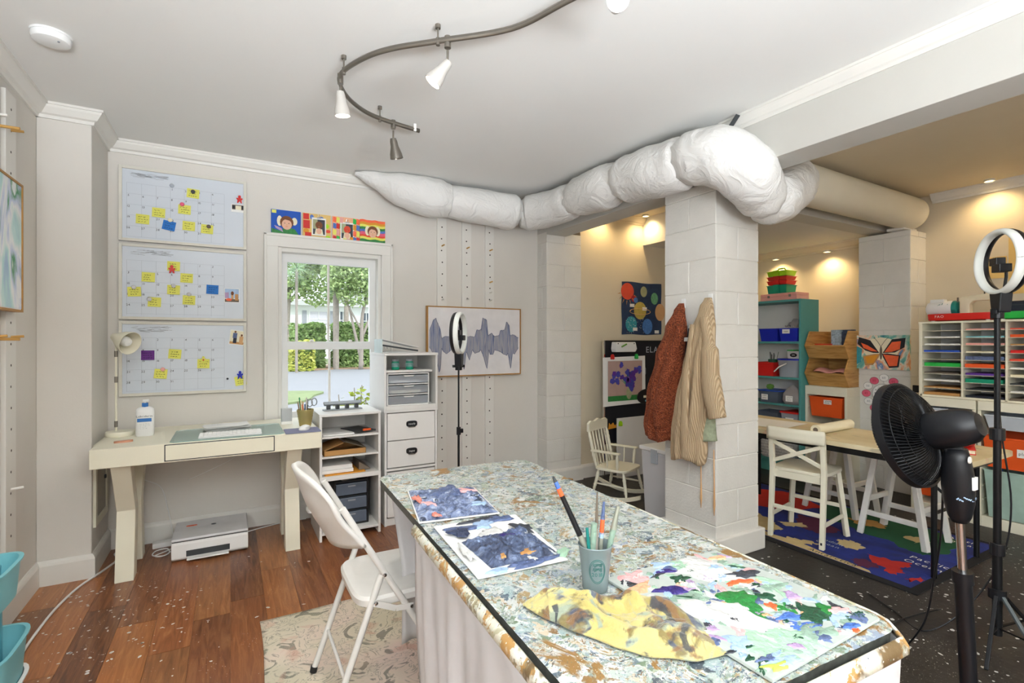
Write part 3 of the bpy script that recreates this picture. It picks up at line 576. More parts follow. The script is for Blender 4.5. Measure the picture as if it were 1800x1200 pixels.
canvas(.349, 'blue and green canvas with a smiling child, leftmost above the window', mat('canvas_blue', '#2358b8', .7, 0, .15, 14), [('note_yellow', rc(-.48, -.33, .36, .48)), ('paint_green', [(-.49, -.49), (.49, -.49), (.3, -.2), (.0, -.12), (-.2, -.3), (-.49, -.22)]), ('paper_cream', el(-.22, .08, .09, .2)), ('paper_cream', el(.28, .1, .1, .15)), ('paint_lilac', [(-.4, -.1), (-.15, -.2), (-.1, -.35), (-.35, -.2)])]+face(.02, .0, .2))
pats = []
q = random.Random(11); cols = ['red', 'envelope_orange', 'note_yellow', 'bright_green', 'paint_blue', 'pink', 'paint_coral']
def child_photo(x, z, label, hat=None):
    P_ = thing('clipped_photo', label, 'photo', (x, BY-.018, z), 0, 'photos clipped to the canvases'); MB().box(-.05, .05, -.001, 0, -.068, .062).build('print', 'paper_white', P_)
    L_ = [('paint_grey', rc(-.042, .042, -.06, .05)), ('planet_grey', rc(-.042, -.01, -.02, .05)), ('paper_cream', [(-.03, -.06), (.03, -.06), (.022, -.02), (-.022, -.02)])]+face(0, .004, .022, hat or 'hair_brown')
    for i, (m, poly) in enumerate(L_): MB().prism([(a, b) for a, b in poly], .001, .0013+.0002*i, WBACK(0, 0, 0)).build('image_patch', m, P_)
    MB().box(-.014, .014, -.012, 0, .056, .064).tube([(-.01, -.006, .06), (-.006, -.01, .085), (.006, -.01, .085), (.01, -.006, .06)], .0016, 6).build('clip', 'chrome', P_)
canvas(.558, 'canvas of red and orange squares and flowers behind a clipped photo', 'kraft', [('red', rc(-.48, -.28, .25, .48)), ('paint_blue', el(-.18, .36, .07, .1)), ('paint_blue', el(.15, .33, .1, .08)), ('red', rc(-.48, -.25, -.1, .22)), ('envelope_orange', el(-.38, -.2, .1, .1)), ('red', rc(-.42, -.2, -.46, -.25)), ('lime', el(.36, .05, .09, .1, 5)), ('sun_red', el(.4, -.15, .1, .07, 6)), ('lime', el(.4, -.4, .1, .09, 5))])
child_photo(.572, 2.155, 'clipped photo of a child on the red and orange canvas')
st = [(cols[(i*3+j*2) % 7], [(-.48+i*.125, -.48+j*.25), (-.48+i*.125+.12, -.5+j*.25), (-.46+i*.125+.12, -.3+j*.25), (-.47+i*.125, -.27+j*.25)]) for i in range(8) for j in range(4)]
canvas(.765, 'canvas of many rainbow strokes behind a clipped photo', 'paint_peach', [s_ for s_ in st if not (s_[1][0][0] > -.2 and s_[1][0][0] < .15 and abs(s_[1][0][1]) < .3)])
child_photo(.775, 2.145, 'clipped photo of a child in a red hat on the rainbow stroke canvas', 'sun_red')
band = [('paint_coral', .5, .4), ('envelope_orange', .4, .3), ('note_yellow', .3, .2), ('paint_green', .2, .1), ('paint_blue', .1, .0), ('hot_pink', .0, -.12), ('sun_red', -.12, -.2), ('note_yellow', -.2, -.3), ('paint_green', -.3, -.42), ('blue_lid', -.42, -.5)]
canvas(.968, 'rainbow striped canvas with a smiling child, rightmost above the window', 'paint_coral', [(m, [(-.5+.1*i, b+.02*math.sin(i*1.3)) for i in range(11)]+[(.5-.1*i, a+.02*math.sin((10-i)*1.3)) for i in range(11)]) for m, a, b in band]+[('paper_cream', el(-.2, .05, .1, .2)), ('paper_cream', el(.2, .05, .1, .2))]+face(0, .0, .18))
# ================================================================ cubby shelf and drawer tower
C = thing('cubby_shelf', 'white cubby shelf with papers and boxes right of the desk', 'shelf', (.50, 3.43, .42))
w, d, h = .395, .40, .39
for nm, b in [('side_panel', (0, .016, 0, d, 0, h)), ('side_panel', (w-.016, w, 0, d, 0, h)), ('top', (-.002, w+.002, -.004, d, h, h+.016)), ('bottom', (0, w, -.004, d, -.03, 0)), ('back_panel', (.016, w-.016, d-.006, d, 0, h)), ('divider', (.016, w-.016, .004, d-.006, .115, .127)), ('divider', (.016, w-.016, .004, d-.006, .245, .257))]:
    MB().box(*b).build(nm, 'white_laminate', C, bevel=.0015)
U = thing('lower_shelf', 'low white open shelf unit standing under the cubby shelf', 'shelf', (.50, 3.43, 0))
for nm, b in [('side_panel', (0, .016, 0, d, 0, .39)), ('side_panel', (w-.016, w, 0, d, 0, .39)), ('bottom', (.016, w-.016, 0, d, .04, .056)), ('back_panel', (.016, w-.016, d-.006, d, .056, .39))]: MB().box(*b).build(nm, 'white_laminate', U, bevel=.0015)
Dw = thing('drawer_caddy', 'black desktop drawer caddy with smoky drawers in the lower shelf', 'drawers', (.60, 3.50, .056))
MB().box(0, .23, 0, .3, 0, .012).box(0, .23, 0, .3, .29, .302).box(0, .012, 0, .3, 0, .3).box(.218, .23, 0, .3, 0, .3).box(0, .23, .29, .3, 0, .3).box(0, .23, 0, .3, .097, .103).box(0, .23, 0, .3, .193, .199).build('case', 'black_plastic', Dw, bevel=.002)
for k in range(3):
    o = MB().box(.014, .216, -.004, .27, .014+k*.096, .092+k*.096).build('drawer', mat('smoky', '#5b6472', .25), Dw, bevel=.004)
    MB().box(.09, .14, -.010, -.003, .07+k*.096, .08+k*.096).build('pull', 'clear_plastic', o)
single('loose_note', bx(-.05, .05, -.035, .035, 0, .001), 'paper_white', 'white slip of paper on top of the black drawer caddy', 'paper', loc=(.70, 3.56, .3585), rz=.2)
# contents of the cubby
def sheets(name, label, x, y, z, w, d, t, m, rz=0, cat='papers'): return single(name, bx(-w/2, w/2, -d/2, d/2, 0, t), m, label, cat, loc=(x, y, z), rz=rz, bevel=.0006)
sheets('paper_pile', 'white sheets on the top shelf of the cubby', .62, 3.60, .6785, .2, .28, .008, 'paper_white', .05)
B = thing('clipboard', 'dark clipboard with orange clip on the cubby top shelf', 'clipboard', (.775, 3.575, .687), .35)
MB().box(-.07, .07, -.11, .11, 0, .006).build('board', 'dark_grey', B); MB().prism([(-.03, -.115), (.03, -.115), (.03, -.10), (.013, -.095), (.012, -.08), (-.012, -.08), (-.013, -.095), (-.03, -.1)], .006, .018).build('clip', mat('clip_orange', '#f0622a', .4), B, bevel=.003)
O = thing('cardboard_box', 'flat brown cardboard box with open flaps in the middle cubby', 'box', (.665, 3.58, .5475))
MB().box(-.135, .135, -.13, .12, 0, .002).box(-.135, .135, -.13, -.127, 0, .035).box(-.135, .135, .117, .12, 0, .035).box(-.135, -.132, -.13, .12, 0, .035).box(.132, .135, -.13, .12, 0, .035).build('tray', 'brown_card', O)
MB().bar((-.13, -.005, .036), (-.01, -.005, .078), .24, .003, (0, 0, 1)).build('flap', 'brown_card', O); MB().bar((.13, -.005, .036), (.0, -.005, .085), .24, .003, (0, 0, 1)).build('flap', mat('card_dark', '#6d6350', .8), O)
single('envelope', bx(-.13, .13, -.16, .12, 0, .006), 'envelope_orange', 'orange envelope at the bottom of the lowest cubby', 'envelope', loc=(.66, 3.60, .4212), rz=.04)
B = thing('white_book', 'two white binders lying in the lowest cubby', 'binder', (.62, 3.58, .4285))
MB().box(-.1, .1, -.12, .12, 0, .022).build('lower_binder', 'paper_white', B, bevel=.002); MB().box(-.1, .095, -.11, .12, .023, .05).build('upper_binder', 'white_laminate', B, bevel=.002)
single('dark_folder', MB().prism([(-.03, 0), (.05, 0), (-.03, .055)], -.1, .1, MYM), 'mount_brown', 'dark brown folder leaning right of the white binders', 'folder', loc=(.79, 3.58, .4285))
H = thing('hole_punch', 'long grey three hole punch on top of the cubby shelf', 'hole punch', (.68, 3.62, .826), .06)
MB().box(-.13, .13, -.025, .03, 0, .008).build('base', 'grey_plastic', H, bevel=.002); MB().prism([(-.028, .045), (.02, .06), (.03, .045), (.0, .032)], -.125, .125, MX).build('lever', 'grey_plastic', H, bevel=.003)
for x in (-.095, -.035, .03, .095): MB().box(x-.012, x+.012, -.01, .02, .008, .038).build('punch_head', 'dark_grey', H, bevel=.002)
# tower of drawers
Tw = thing('drawer_tower', 'white two drawer cabinet with black label pulls beside the cubby', 'cabinet', (.94, 3.50, 0))
w, d = .39, .42
for nm, b in [('side_panel', (0, .016, 0, d, 0, .815)), ('side_panel', (w-.016, w, 0, d, 0, .815)), ('top', (-.004, w+.004, -.006, d, .797, .815)), ('back_panel', (.016, w-.016, d-.006, d, 0, .797)), ('plinth', (.016, w-.016, .01, .03, 0, .05)), ('rail', (.016, w-.016, 0, .02, .385, .40))]: MB().box(*b).build(nm, 'white_laminate', Tw, bevel=.0015)
for z0, z1, tx in ((.60, .79, 'tools'), (.408, .594, 'tape'), (.06, .375, None)):
    o = MB().box(.02, w-.02, -.002, .38, z0, z1).build('drawer', 'white_laminate', Tw, bevel=.002)
    if tx:
        zc = (z0+z1)/2+.015; loft(MB(), [[(p[0], -.002-p[2], p[1]) for p in rring(.04, .021, t, 24, 3.5)] for t in (0, .006)]).build('label_plate', 'black_plastic', o, (w/2, 0, zc))
        t = MB(); text(t, tx, .022, WBACK(w/2, -.0086, zc-.007), 0, 1, .2); t.build('lettering', 'paper_white', o)
        MB().tube([(w/2+.024*math.cos(a), -.008-.012*math.sin(a), zc-.022) for a in [PI*k/8 for k in range(9)]], .003, 6).build('cup_pull', 'nickel', o, smooth=True)
Tc = thing('tower_cubby', 'white open box with clear drawers stacked on the drawer cabinet', 'shelf', (.935, 3.49, .815))
w, d, h = .395, .42, .385
for nm, b in [('side_panel', (0, .016, 0, d, 0, h)), ('side_panel', (w-.016, w, 0, d, 0, h)), ('top', (-.002, w+.002, -.004, d, h, h+.018)), ('bottom', (.016, w-.016, 0, d, 0, .03)), ('back_panel', (.016, w-.016, d-.006, d, .03, h)), ('shelf_board', (.016, w-.04, .004, d-.006, .265, .28))]: MB().box(*b).build(nm, 'white_laminate', Tc, bevel=.0015)
Cd = thing('clear_drawer_unit', 'white frame with three clear plastic drawers inside the open box', 'drawers', (.958, 3.50, .845))
MB().box(0, .31, 0, .3, .222, .23).box(0, .31, 0, .3, 0, .008).box(0, .008, 0, .3, 0, .23).box(.302, .31, 0, .3, 0, .23).box(0, .31, 0, .3, .073, .079).box(0, .31, 0, .3, .147, .153).build('frame', 'white_plastic', Cd, bevel=.001)
for k in range(3):
    o = MB().box(.01, .3, -.002, .28, .010+k*.074, .066+k*.074).build('drawer', 'clear_plastic', Cd, bevel=.003)
    MB().prism([(.115, .066+k*.074), (.195, .066+k*.074), (.185, .058+k*.074), (.125, .058+k*.074)], -.01, -.001, MYM).build('pull', 'white_plastic', o)
    MB().box(.03, .25, .02, .25, .012+k*.074, .03+k*.074).build('contents', ['paper_cream', 'paper_white', 'mount_brown'][(k+2) % 3], o)
for x, l in ((1.04, 'left'), (1.145, 'right')):
    J = thing('paint_jar', l+' jar of green paint in the white open box', 'jar', (x, 3.58, 1.0962), 0, 'green paint jars')
    MB().lathe([(0, 0), (.026, 0), (.028, .004), (.028, .055), (.024, .062), (0, .062)], 20).build('jar', 'green_plastic', J, smooth=True); MB().lathe([(.0285, .02), (.0288, .021), (.0288, .048), (.0285, .049)], 20).build('label', mat('jar_label', '#7fa3a0', .5, 0, .5, 60), J, smooth=True); MB().cyl((0, 0, .06), (0, 0, .075), .027, None, 20).build('lid', 'clear_plastic', J, smooth=True)
Bn_ = thing('ring_binder', 'white open ring binder lying on the white open box', 'binder', (1.06, 3.66, 1.218), -.05)
for nm, b, rt in (('front_cover', (-.12, .15, -.13, .13, 0, .004), 0), ('back_cover', (-.12, .15, -.13, .13, .0, .004), -.22)):
    m_ = MB(); m_.m = MR((0, 0, .002 if not rt else .07), ry=-rt); m_.box(*b); m_.build(nm, 'paper_white', Bn_)
MB().box(-.125, -.118, -.13, .13, 0, .10).build('spine', mat('spine_aqua', '#cfdedd', .5), Bn_); MB().bar((-.115, -.12, .055), (.14, -.12, .015), .01, .012).build('ring_rail', 'dark_grey', Bn_)
for y in (-.1, .0, .1): MB().tube([(-.1+.022*math.cos(a), y, .03+.025*math.sin(a)) for a in [PI*1.6*k/10 for k in range(11)]], .002, 6).build('ring', 'chrome', Bn_)
# ================================================================ peg strips, wave painting, small ring light
def strip(x0, x1, z0, z1, M, label, pegs, seed, broken=None):
    S = thing('peg_strip', label, 'peg rail', (0, 0, 0), 0, 'painted peg rails'); q = random.Random(seed)
    p = MB(); p.m = M; p.box(x0, x1, z0, z1, 0, .019); p.build('board', 'trim_paint', S, bevel=.002)
    z = z0+.07; xc = (x0+x1)/2; i = 0
    while z < z1-.03:
        hm = MB(); hm.m = M; hm.lathe([(0, 0), (.0062, 0), (.0062, .0006), (0, .0006)], 10, (xc+q.uniform(-.004, .004), z, .0186)); hm.build('peg_hole', 'hole', S)
        z += .098
    for pz in pegs:
        hm = MB(); hm.m = M; hm.tube([(xc, pz, .015), (xc+.004, pz+.004, .062)], .006, 8); hm.build('peg', 'peg_wood' if q.random() > .4 else 'trim_paint', S, smooth=True)
MB_ = WBACK(0, BY, 0)
strip(1.503, 1.585, .13, 2.33, MB_, 'painted peg strip nearest the window', [2.1, 1.65], 1); strip(1.728, 1.815, .13, 2.33, MB_, 'painted peg strip in the middle of three', [2.1, 1.66], 2); strip(1.95, 2.035, .13, 2.33, MB_, 'painted peg strip nearest the block pilaster', [2.1, 1.82, 1.73, 1.66], 3)
ML = WLEFT(WX0, 0, 0)
strip(3.075, 3.20, .14, 2.44, ML, 'painted peg strip on the left wall behind the abstract painting', [2.27, 1.32, .62], 4)
for z, l in ((2.225, 'upper'), (1.31, 'lower')): single('wall_peg', MB().cyl((0, 0, 0), (.10, 0, .0), .0065), 'peg_wood', l+' long wooden peg on the next strip of the left wall', 'peg', loc=(WX0, 2.95, z), smooth=True)
strip(2.88, 3.0, .14, 2.44, ML, 'painted peg strip at the left edge of the picture', [2.27, 1.32], 5)
Pw = thing('wave_painting', 'wide framed painting of blue grey sound wave on white', 'painting', (1.845, 3.92, 1.30))
x0, x1, z0, z1 = -.435, .435, -.285, .285
MB().box(x0, x1, 0, .025, z0, z1).build('canvas', mat('canvas_white', '#e9e6e6', .7), Pw)
for b in ((x0-.009, x0, -.006, .03, z0-.009, z1+.009), (x1, x1+.009, -.006, .03, z0-.009, z1+.009), (x0, x1, -.006, .03, z1, z1+.009), (x0, x1, -.006, .03, z0-.009, z0)): MB().box(*b).build('frame_rail', mat('oak_frame', '#b0803f', .5, 0, .12, 20), Pw)
wave = [(1.421, 1.389), (1.459, 1.482), (1.476, 1.494), (1.517, 1.396), (1.528, 1.324), (1.567, 1.346), (1.623, 1.333), (1.671, 1.364), (1.698, 1.499), (1.726, 1.421), (1.75, 1.342), (1.831, 1.342), (1.85, 1.399), (1.891, 1.4), (1.907, 1.504), (1.946, 1.487), (1.959, 1.349), (1.991, 1.375), (2.024, 1.343), (2.07, 1.355), (2.08, 1.399), (2.123, 1.4), (2.143, 1.477), (2.17, 1.439), (2.177, 1.35), (2.211, 1.362), (2.263, 1.332)]
low = [(1.421, 1.253), (1.436, 1.232), (1.488, 1.133), (1.505, 1.042), (1.517, 1.066), (1.528, 1.242), (1.546, 1.214), (1.575, 1.194), (1.605, 1.222), (1.647, 1.247), (1.701, 1.207), (1.732, 1.052), (1.75, 1.218), (1.781, 1.144), (1.809, 1.228), (1.831, 1.2), (1.869, 1.208), (1.891, 1.228), (1.92, 1.158), (1.949, 1.057), (1.968, 1.227), (1.978, 1.187), (2.004, 1.183), (2.024, 1.227), (2.07, 1.215), (2.096, 1.197), (2.143, 1.173), (2.157, 1.196), (2.184, 1.054), (2.204, 1.196), (2.225, 1.189), (2.263, 1.243)]
def m_wave():
    t = NT('wave_paint'); n = t.noise(7, 4, t.co((9, 1, .6)), .3); t.color(t.ramp(n.outputs[0], [(.3, '#4a5b86'), (.45, '#8e93a8'), (.6, '#a8a5aa'), (.7, '#6c7490')])); t.set(Roughness=.7); reg(t)
m_wave()
def ipl(P, x):
    for (a, b), (c, d_) in zip(P, P[1:]):
        if a <= x <= c: return b+(d_-b)*(x-a)/max(c-a, 1e-6)
    return P[-1][1]
N = 180; V = []; q = random.Random(2)
for i in range(N+1):
    x = 1.421+(2.263-1.421)*i/N; V += [(x-1.845, -.0016, ipl(low, x)-1.30+q.uniform(-.004, .004)), (x-1.845, -.0016, ipl(wave, x)-1.30+q.uniform(-.004, .004))]
MB().add(V, [(2*i, 2*i+2, 2*i+3, 2*i+1) for i in range(N)]).build('wave', 'wave_paint', Pw, fix=False)
e1 = MB(); e1.tube([(v[0], -.0022, v[2]) for v in V[1::2]], .0035, 5, flat=.3); e1.build('wave_edge', mat('wave_navy', '#46547e', .7, 0, .2, 40), Pw); e1 = MB(); e1.tube([(v[0], -.0022, v[2]) for v in V[0::2]], .0035, 5, flat=.3); e1.build('wave_edge', 'wave_navy', Pw)
def ring_light(loc, z, R, rz, tilt, label, floor_z=0, legs=(.5, 2.6, 4.7), hub=.32, sp=.22, r=.012, grey=None):
    L = thing('ring_light', label, 'ring light', loc)
    n = 40; M = MR((0, 0, z), rx=tilt, rz=rz)   # ring faces local -Y
    a = MB(); a.m = M; a.tube([(R*math.cos(2*PI*k/n), .012, R*math.sin(2*PI*k/n)) for k in range(n+1)], R*.16, 10, False, flat=.5); a.build('ring_back', 'black_plastic', L, smooth='all')
    a = MB(); a.m = M; a.tube([(R*math.cos(2*PI*k/n), -.004, R*math.sin(2*PI*k/n)) for k in range(n+1)], R*.155, 12, False, flat=.6); a.build('diffuser', mat('diffuser_white', '#e9ece6', .4, 0, 0), L, smooth='all')
    a = MB(); a.m = M; a.prism([(-.036, -R*1.02), (.036, -R*1.02), (.024, -R-.085), (-.024, -R-.085)], -.02, .024, MYM); a.build('neck', 'black_plastic', L, bevel=.004)
    a = MB(); a.m = M; a.tube([(0, .012, -R*.95), (0, .02, -R*.5), (0, .02, -.02)], .006, 7).box(-.045, .0, -.015, .02, -.012, .02).box(-.005, .045, -.03, .015, -.045, -.012).build('phone_holder', 'black_plastic', L, bevel=.003)
    zt = z-R-.08
    MB().cyl((0, .01, zt-.03), (0, .01, zt+.012), .022, None, 14).box(-.04, .04, .0, .02, zt-.012, zt+.004).build('tilt_joint', 'black_metal', L, bevel=.002)
    MB().cyl((0, .01, zt*.62), (0, .01, zt-.02), r*.62).build('upper_pole', 'black_metal', L, smooth=True); MB().cyl((0, .01, zt*.28), (0, .01, zt*.64), r*.8).build('middle_pole', 'black_metal', L, smooth=True); MB().cyl((0, .01, .06), (0, .01, zt*.3), r).build('lower_pole', 'black_metal', L, smooth=True)
    for f in (.3, .64): MB().cyl((0, .01, zt*f-.03), (0, .01, zt*f+.02), r*1.5).box(0, r*3.2, 0, .02, zt*f-.018, zt*f+.008).build('clamp', 'black_plastic', L, bevel=.002)
    MB().cyl((0, .01, hub-.02), (0, .01, hub+.02), r*1.8).build('hub', 'black_plastic', L, smooth=True)
    for i, a_ in enumerate(legs):
        e = Vector((math.cos(a_)*sp, .01+math.sin(a_)*sp, .008)); MB().bar((math.cos(a_)*.02, .01+math.sin(a_)*.02, hub), e, .014, .012).build('leg', 'black_metal' if i != grey else mat('grey_metal', '#5f6668', .4, .3), L, bevel=.002)
        MB().bar((0, .01, .09), Vector((math.cos(a_)*sp*.55, .01+math.sin(a_)*sp*.55, hub*.47)), .008, .006).build('brace', 'black_metal', L)
    return L
ring_light((1.27, 2.95, 0), 1.352, .125, .911, .0, 'small ring light on tripod in front of the wave painting', r=.009)
cz_ = Vector((2.83, .835, 0))
ring_light(cz_, 1.635, .128, -2.318, .0, 'large ring light on black tripod beside the fan', legs=(3.3, 4.15, 5.9), hub=.235, sp=.24, r=.017, grey=1)
cord('ring_light_cable', 'black cable trailing from large ring light down to the floor', [(2.85, .86, 1.50), (2.90, .87, 1.2), (2.895, .85, .9), (2.93, .83, .6), (2.92, .86, .35), (2.82, .95, .12), (2.70, 1.05, .008), (2.78, 1.2, .005), (2.86, 1.35, .005)], .0035, 'black_plastic')
# ================================================================ left wall: painting and rolling caddy
Pl = thing('abstract_painting', 'abstract green and blue painting in thin oak frame on left wall', 'painting', (-.858, 2.72, 1.73))
MB().box(-.015, .01, -.42, .42, -.285, .285).build('canvas', 'canvas_white', Pl)
def m_abs():
    t = NT('abstract_wash'); n = t.noise(4, 5, t.co((1, 1, .5)), 1.2); t.color(t.ramp(n.outputs[0], [(.3, '#9fb7d6'), (.42, '#bfe0de'), (.5, '#eef0f0'), (.56, '#c9d3e8'), (.63, '#4f9460'), (.68, '#e9efef')])); t.set(Roughness=.7); reg(t)
m_abs()
MB().box(.01, .0115, -.42, .42, -.28, .285).build('wash', 'abstract_wash', Pl)
for b in ((-.02, .016, .42, .43, -.295, .295), (-.02, .016, -.43, -.42, -.295, .295), (-.02, .016, -.42, .42, .285, .295), (-.02, .016, -.42, .42, -.295, -.285)): MB().box(*b).build('frame_rail', 'oak_frame', Pl)
Cy = thing('storage_caddy', 'teal plastic tiered caddy at the left edge of the floor', 'caddy', (-.775, 2.42, 0))
def tub(w, d, z0, z1, t=.004):
    o = [rring(w*.9, d*.9, z0, 28, 4), rring(w, d, z1, 28, 4), rring(w+.008, d+.008, z1, 28, 4), rring(w+.008, d+.008, z1+.006, 28, 4), rring(w-t, d-t, z1+.006, 28, 4), rring(w*.9-t, d*.9-t, z0+t, 28, 4)]
    return loft(MB(), o)
tub(.10, .15, .37, .50).build('upper_tub', 'teal_plastic', Cy, smooth=35); tub(.115, .17, .07, .22).build('lower_tub', 'teal_plastic', Cy, smooth=35)
for y in (-.14, .14): MB().box(-.03, .03, y-.014, y+.014, .10, .47).build('upright', mat('teal_upright', '#5aa4b2', .4), Cy, bevel=.006)
tub(.112, .165, .0, .07).build('base_basket', 'white_plastic', Cy, smooth=35)
for i in range(6): MB().box(.098, .106, -.08+i*.03, -.068+i*.03, .025, .05).build('slot', 'dark_grey', Cy)
# ================================================================ ceiling: smoke detector, track light, duct
Sm = thing('smoke_detector', 'round white smoke detector on the ceiling', 'smoke detector', (-.645, 2.73, CH))
MB().lathe([(0, 0), (.068, 0), (.068, -.008), (0, -.008)], 32).build('mount', 'white_plastic', Sm, smooth=True); MB().lathe([(.064, -.008), (.066, -.02), (.06, -.032), (.04, -.038), (0, -.038)], 32).build('cover', 'white_plastic', Sm, smooth=True); MB().cyl((.03, -.03, -.037), (.03, -.03, -.04), .004).build('button', 'grey_plastic', Sm)
Tr = thing('track_light', 'curved brushed nickel track light with swivel heads on ceiling', 'track light', (.7, 2.2, 2.5))
tp = [(1.30, .60), (1.15, 1.15), (1.037, 1.439), (.94, 1.676), (.722, 1.891), (.578, 2.03), (.492, 2.158), (.432, 2.33), (.452, 2.45), (.534, 2.586), (.674, 2.69), (.937, 2.75)]
def smoothp(P, sub=8):
    P = [Vector(p) for p in P]; out = []
    for i in range(len(P)-1):
        a, b, c, d_ = P[max(i-1, 0)], P[i], P[i+1], P[min(i+2, len(P)-1)]
        for k in range(sub): t = k/sub; out.append(.5*((2*b)+(c-a)*t+(2*a-5*b+4*c-d_)*t*t+(3*b-a-3*c+d_)*t**3))
    return out+[P[-1]]
rail = [Vector((p[0]-.7, p[1]-2.2, 0)) for p in smoothp([(a, b, 0) for a, b in tp])]
MB().tube([p for p in rail], .0085, 8, flat=1.5).build('rail', 'nickel', Tr, smooth='all'); MB().tube([p+Vector((0, 0, 0)) for p in rail], .0092, 4, flat=.15).build('rail_groove', 'dark_grey', Tr)
for a, b in ((.722, 1.891), (.437, 2.30), (.70, 2.70), (1.12, 1.25)):
    o = MB().cyl((a-.7, b-2.2, -.012), (a-.7, b-2.2, .065), .0035).cyl((a-.7, b-2.2, -.018), (a-.7, b-2.2, .012), .008).cyl((a-.7, b-2.2, .05), (a-.7, b-2.2, .065), .011).build('standoff', 'nickel', Tr, smooth=True)
def head(a, b, dz, aim, on, label=None, energy=0, col=(1, .93, .82)):
    P0 = Vector((a-.7, b-2.2, 0)); K = MB().cyl(P0+Vector((0, 0, -.03)), P0+Vector((0, 0, .016)), .013).build('head', 'nickel', Tr, smooth=True)
    P1 = P0+Vector((0, 0, -.04)); aim = Vector(aim).normalized(); P2 = P1+Vector((0, 0, -.03-dz))
    MB().tube([P1, P1+Vector((.0, 0, -.015)), P2], .005, 8).build('stem', 'nickel', K, smooth=True)
    Q = aim.to_track_quat('Z', 'Y').to_matrix().to_4x4()
    MB().lathe([(0, -.008), (.016, -.006), (.02, .01), (.022, .035), (.033, .075), (.036, .10), (.033, .10), (.02, .04), (0, .035)], 24, P2, Q).build('shade', mat('shade_white', '#cfcac3', .3, .3) if on else 'nickel', K, smooth=40)
    MB().lathe([(0, .085), (.031, .088), (.031, .09), (0, .092)], 20, P2, Q).build('bulb_face', mat('lit_bulb', '#fff3dc', .5, 0, 0, emit=12) if on else 'frosted_bulb', K)
    if on:
        l = light('track_spot', 'SPOT', P2+aim*.105+Vector((.7, 2.2, 2.5)), energy, col, Q.to_euler(), spot_size=1.9, spot_blend=.8, shadow_soft_size=.03)
        l.rotation_euler = (-aim).to_track_quat('Z', 'Y').to_euler()
head(.755, 1.87, .02, (-.55, .25, -.8), True, energy=15); head(.435, 2.37, .0, (.12, .1, -1), True, energy=14); head(.78, 2.725, .02, (.25, .15, -1), False); head(1.13, 1.30, .01, (-.58, -.78, -.35), True, energy=4)
MB().box(.2, .215, .535, .548, -.012, .03).build('end_clip', 'white_metal', Tr)
# flexible air duct wrapped in white sleeves
Du = thing('air_duct', 'fat white wrapped air duct running below the ceiling and over the columns', 'duct', (2.3, 2.9, 2.4))
def dsec(pts, rad, name='wrapped_section', m='duct_wrap', n=28, wr=.012, seed=0, sub=7, flatten=None):
    P = smoothp(pts, sub); N = len(P); R = []
    for i in range(N):
        t = i/(N-1)*(len(rad)-1); k = min(int(t), len(rad)-2); f = t-k; f = f*f*(3-2*f); R.append(rad[k]*(1-f)+rad[k+1]*f)
    O = Vector((2.3, 2.9, 2.4)); mb = MB(); mb.tube([p-O for p in P], R, n)
    V = []
    for j, p in enumerate(mb.v):
        c = P[min(j//n, N-1)]-O; p = Vector(p); w_ = p-c; s_ = noise.noise(Vector((p.x*5+seed, p.y*5, p.z*5)))+.6*noise.noise(Vector((p.x*16, p.y*16+seed, p.z*16)))
        e = min(j//n, N-1-j//n)/(N-1); s_ += .9*math.sin((j % n)*2*PI/n*9+seed)*max(0, .22-e)*2.2
        q_ = p+w_.normalized()*wr*s_ if w_.length > 1e-4 else p
        q_.z = min(q_.z, CH-.004-O.z); V.append(tuple(q_))
    mb.v = V; mb.build(name, m, Du, smooth='all')
t = NT('duct_wrap'); t.b.inputs['Base Color'].default_value = lin('#dedcd8'); t.set(Roughness=.55); t.bump(t.noise(7, 4, None, 2.0, .55).outputs[0], .55, .03); reg(t)
mat('duct_tube', '#e0d9c6', .6, 0, .04, 4)
dsec([(.80, 3.80, 2.545), (.95, 3.79, 2.52), (1.15, 3.76, 2.47), (1.38, 3.74, 2.43), (1.51, 3.73, 2.42)], [.012, .075, .13, .155, .135], seed=1)
dsec([(1.50, 3.73, 2.42), (1.60, 3.72, 2.41), (1.85, 3.69, 2.395), (2.05, 3.67, 2.385), (2.11, 3.66, 2.38)], [.115, .135, .145, .145, .11], seed=2)
dsec([(2.13, 3.66, 2.38), (2.20, 3.62, 2.385), (2.28, 3.46, 2.39), (2.31, 3.22, 2.395), (2.31, 3.12, 2.395)], [.105, .14, .145, .14, .115], seed=3)
dsec([(2.31, 3.15, 2.395), (2.31, 3.0, 2.395), (2.31, 2.75, 2.39), (2.31, 2.58, 2.385)], [.115, .15, .155, .12], seed=4)
dsec([(2.31, 2.61, 2.385), (2.31, 2.5, 2.38), (2.315, 2.28, 2.36), (2.32, 2.10, 2.35), (2.32, 2.04, 2.35)], [.12, .155, .16, .155, .12], seed=5)
dsec([(2.32, 2.08, 2.35), (2.33, 1.96, 2.345), (2.37, 1.84, 2.31), (2.47, 1.77, 2.22), (2.60, 1.78, 2.135), (2.68, 1.79, 2.12)], [.125, .165, .165, .155, .14, .115], seed=6, wr=.016)
dsec([(2.66, 1.79, 2.12), (2.74, 1.80, 2.125), (2.90, 1.84, 2.19), (3.10, 1.92, 2.29), (3.25, 2.0, 2.35), (3.32, 2.03, 2.37)], [.115, .145, .15, .155, .16, .135], seed=7, wr=.02)
dsec([(3.28, 2.03, 2.385), (3.8, 2.06, 2.395), (4.5, 2.08, 2.40), (5.05, 2.09, 2.40), (5.13, 2.09, 2.40), (5.15, 2.09, 2.40)], [.14, .138, .138, .138, .13, .08], 'bare_tube', 'duct_tube', 32, .001)
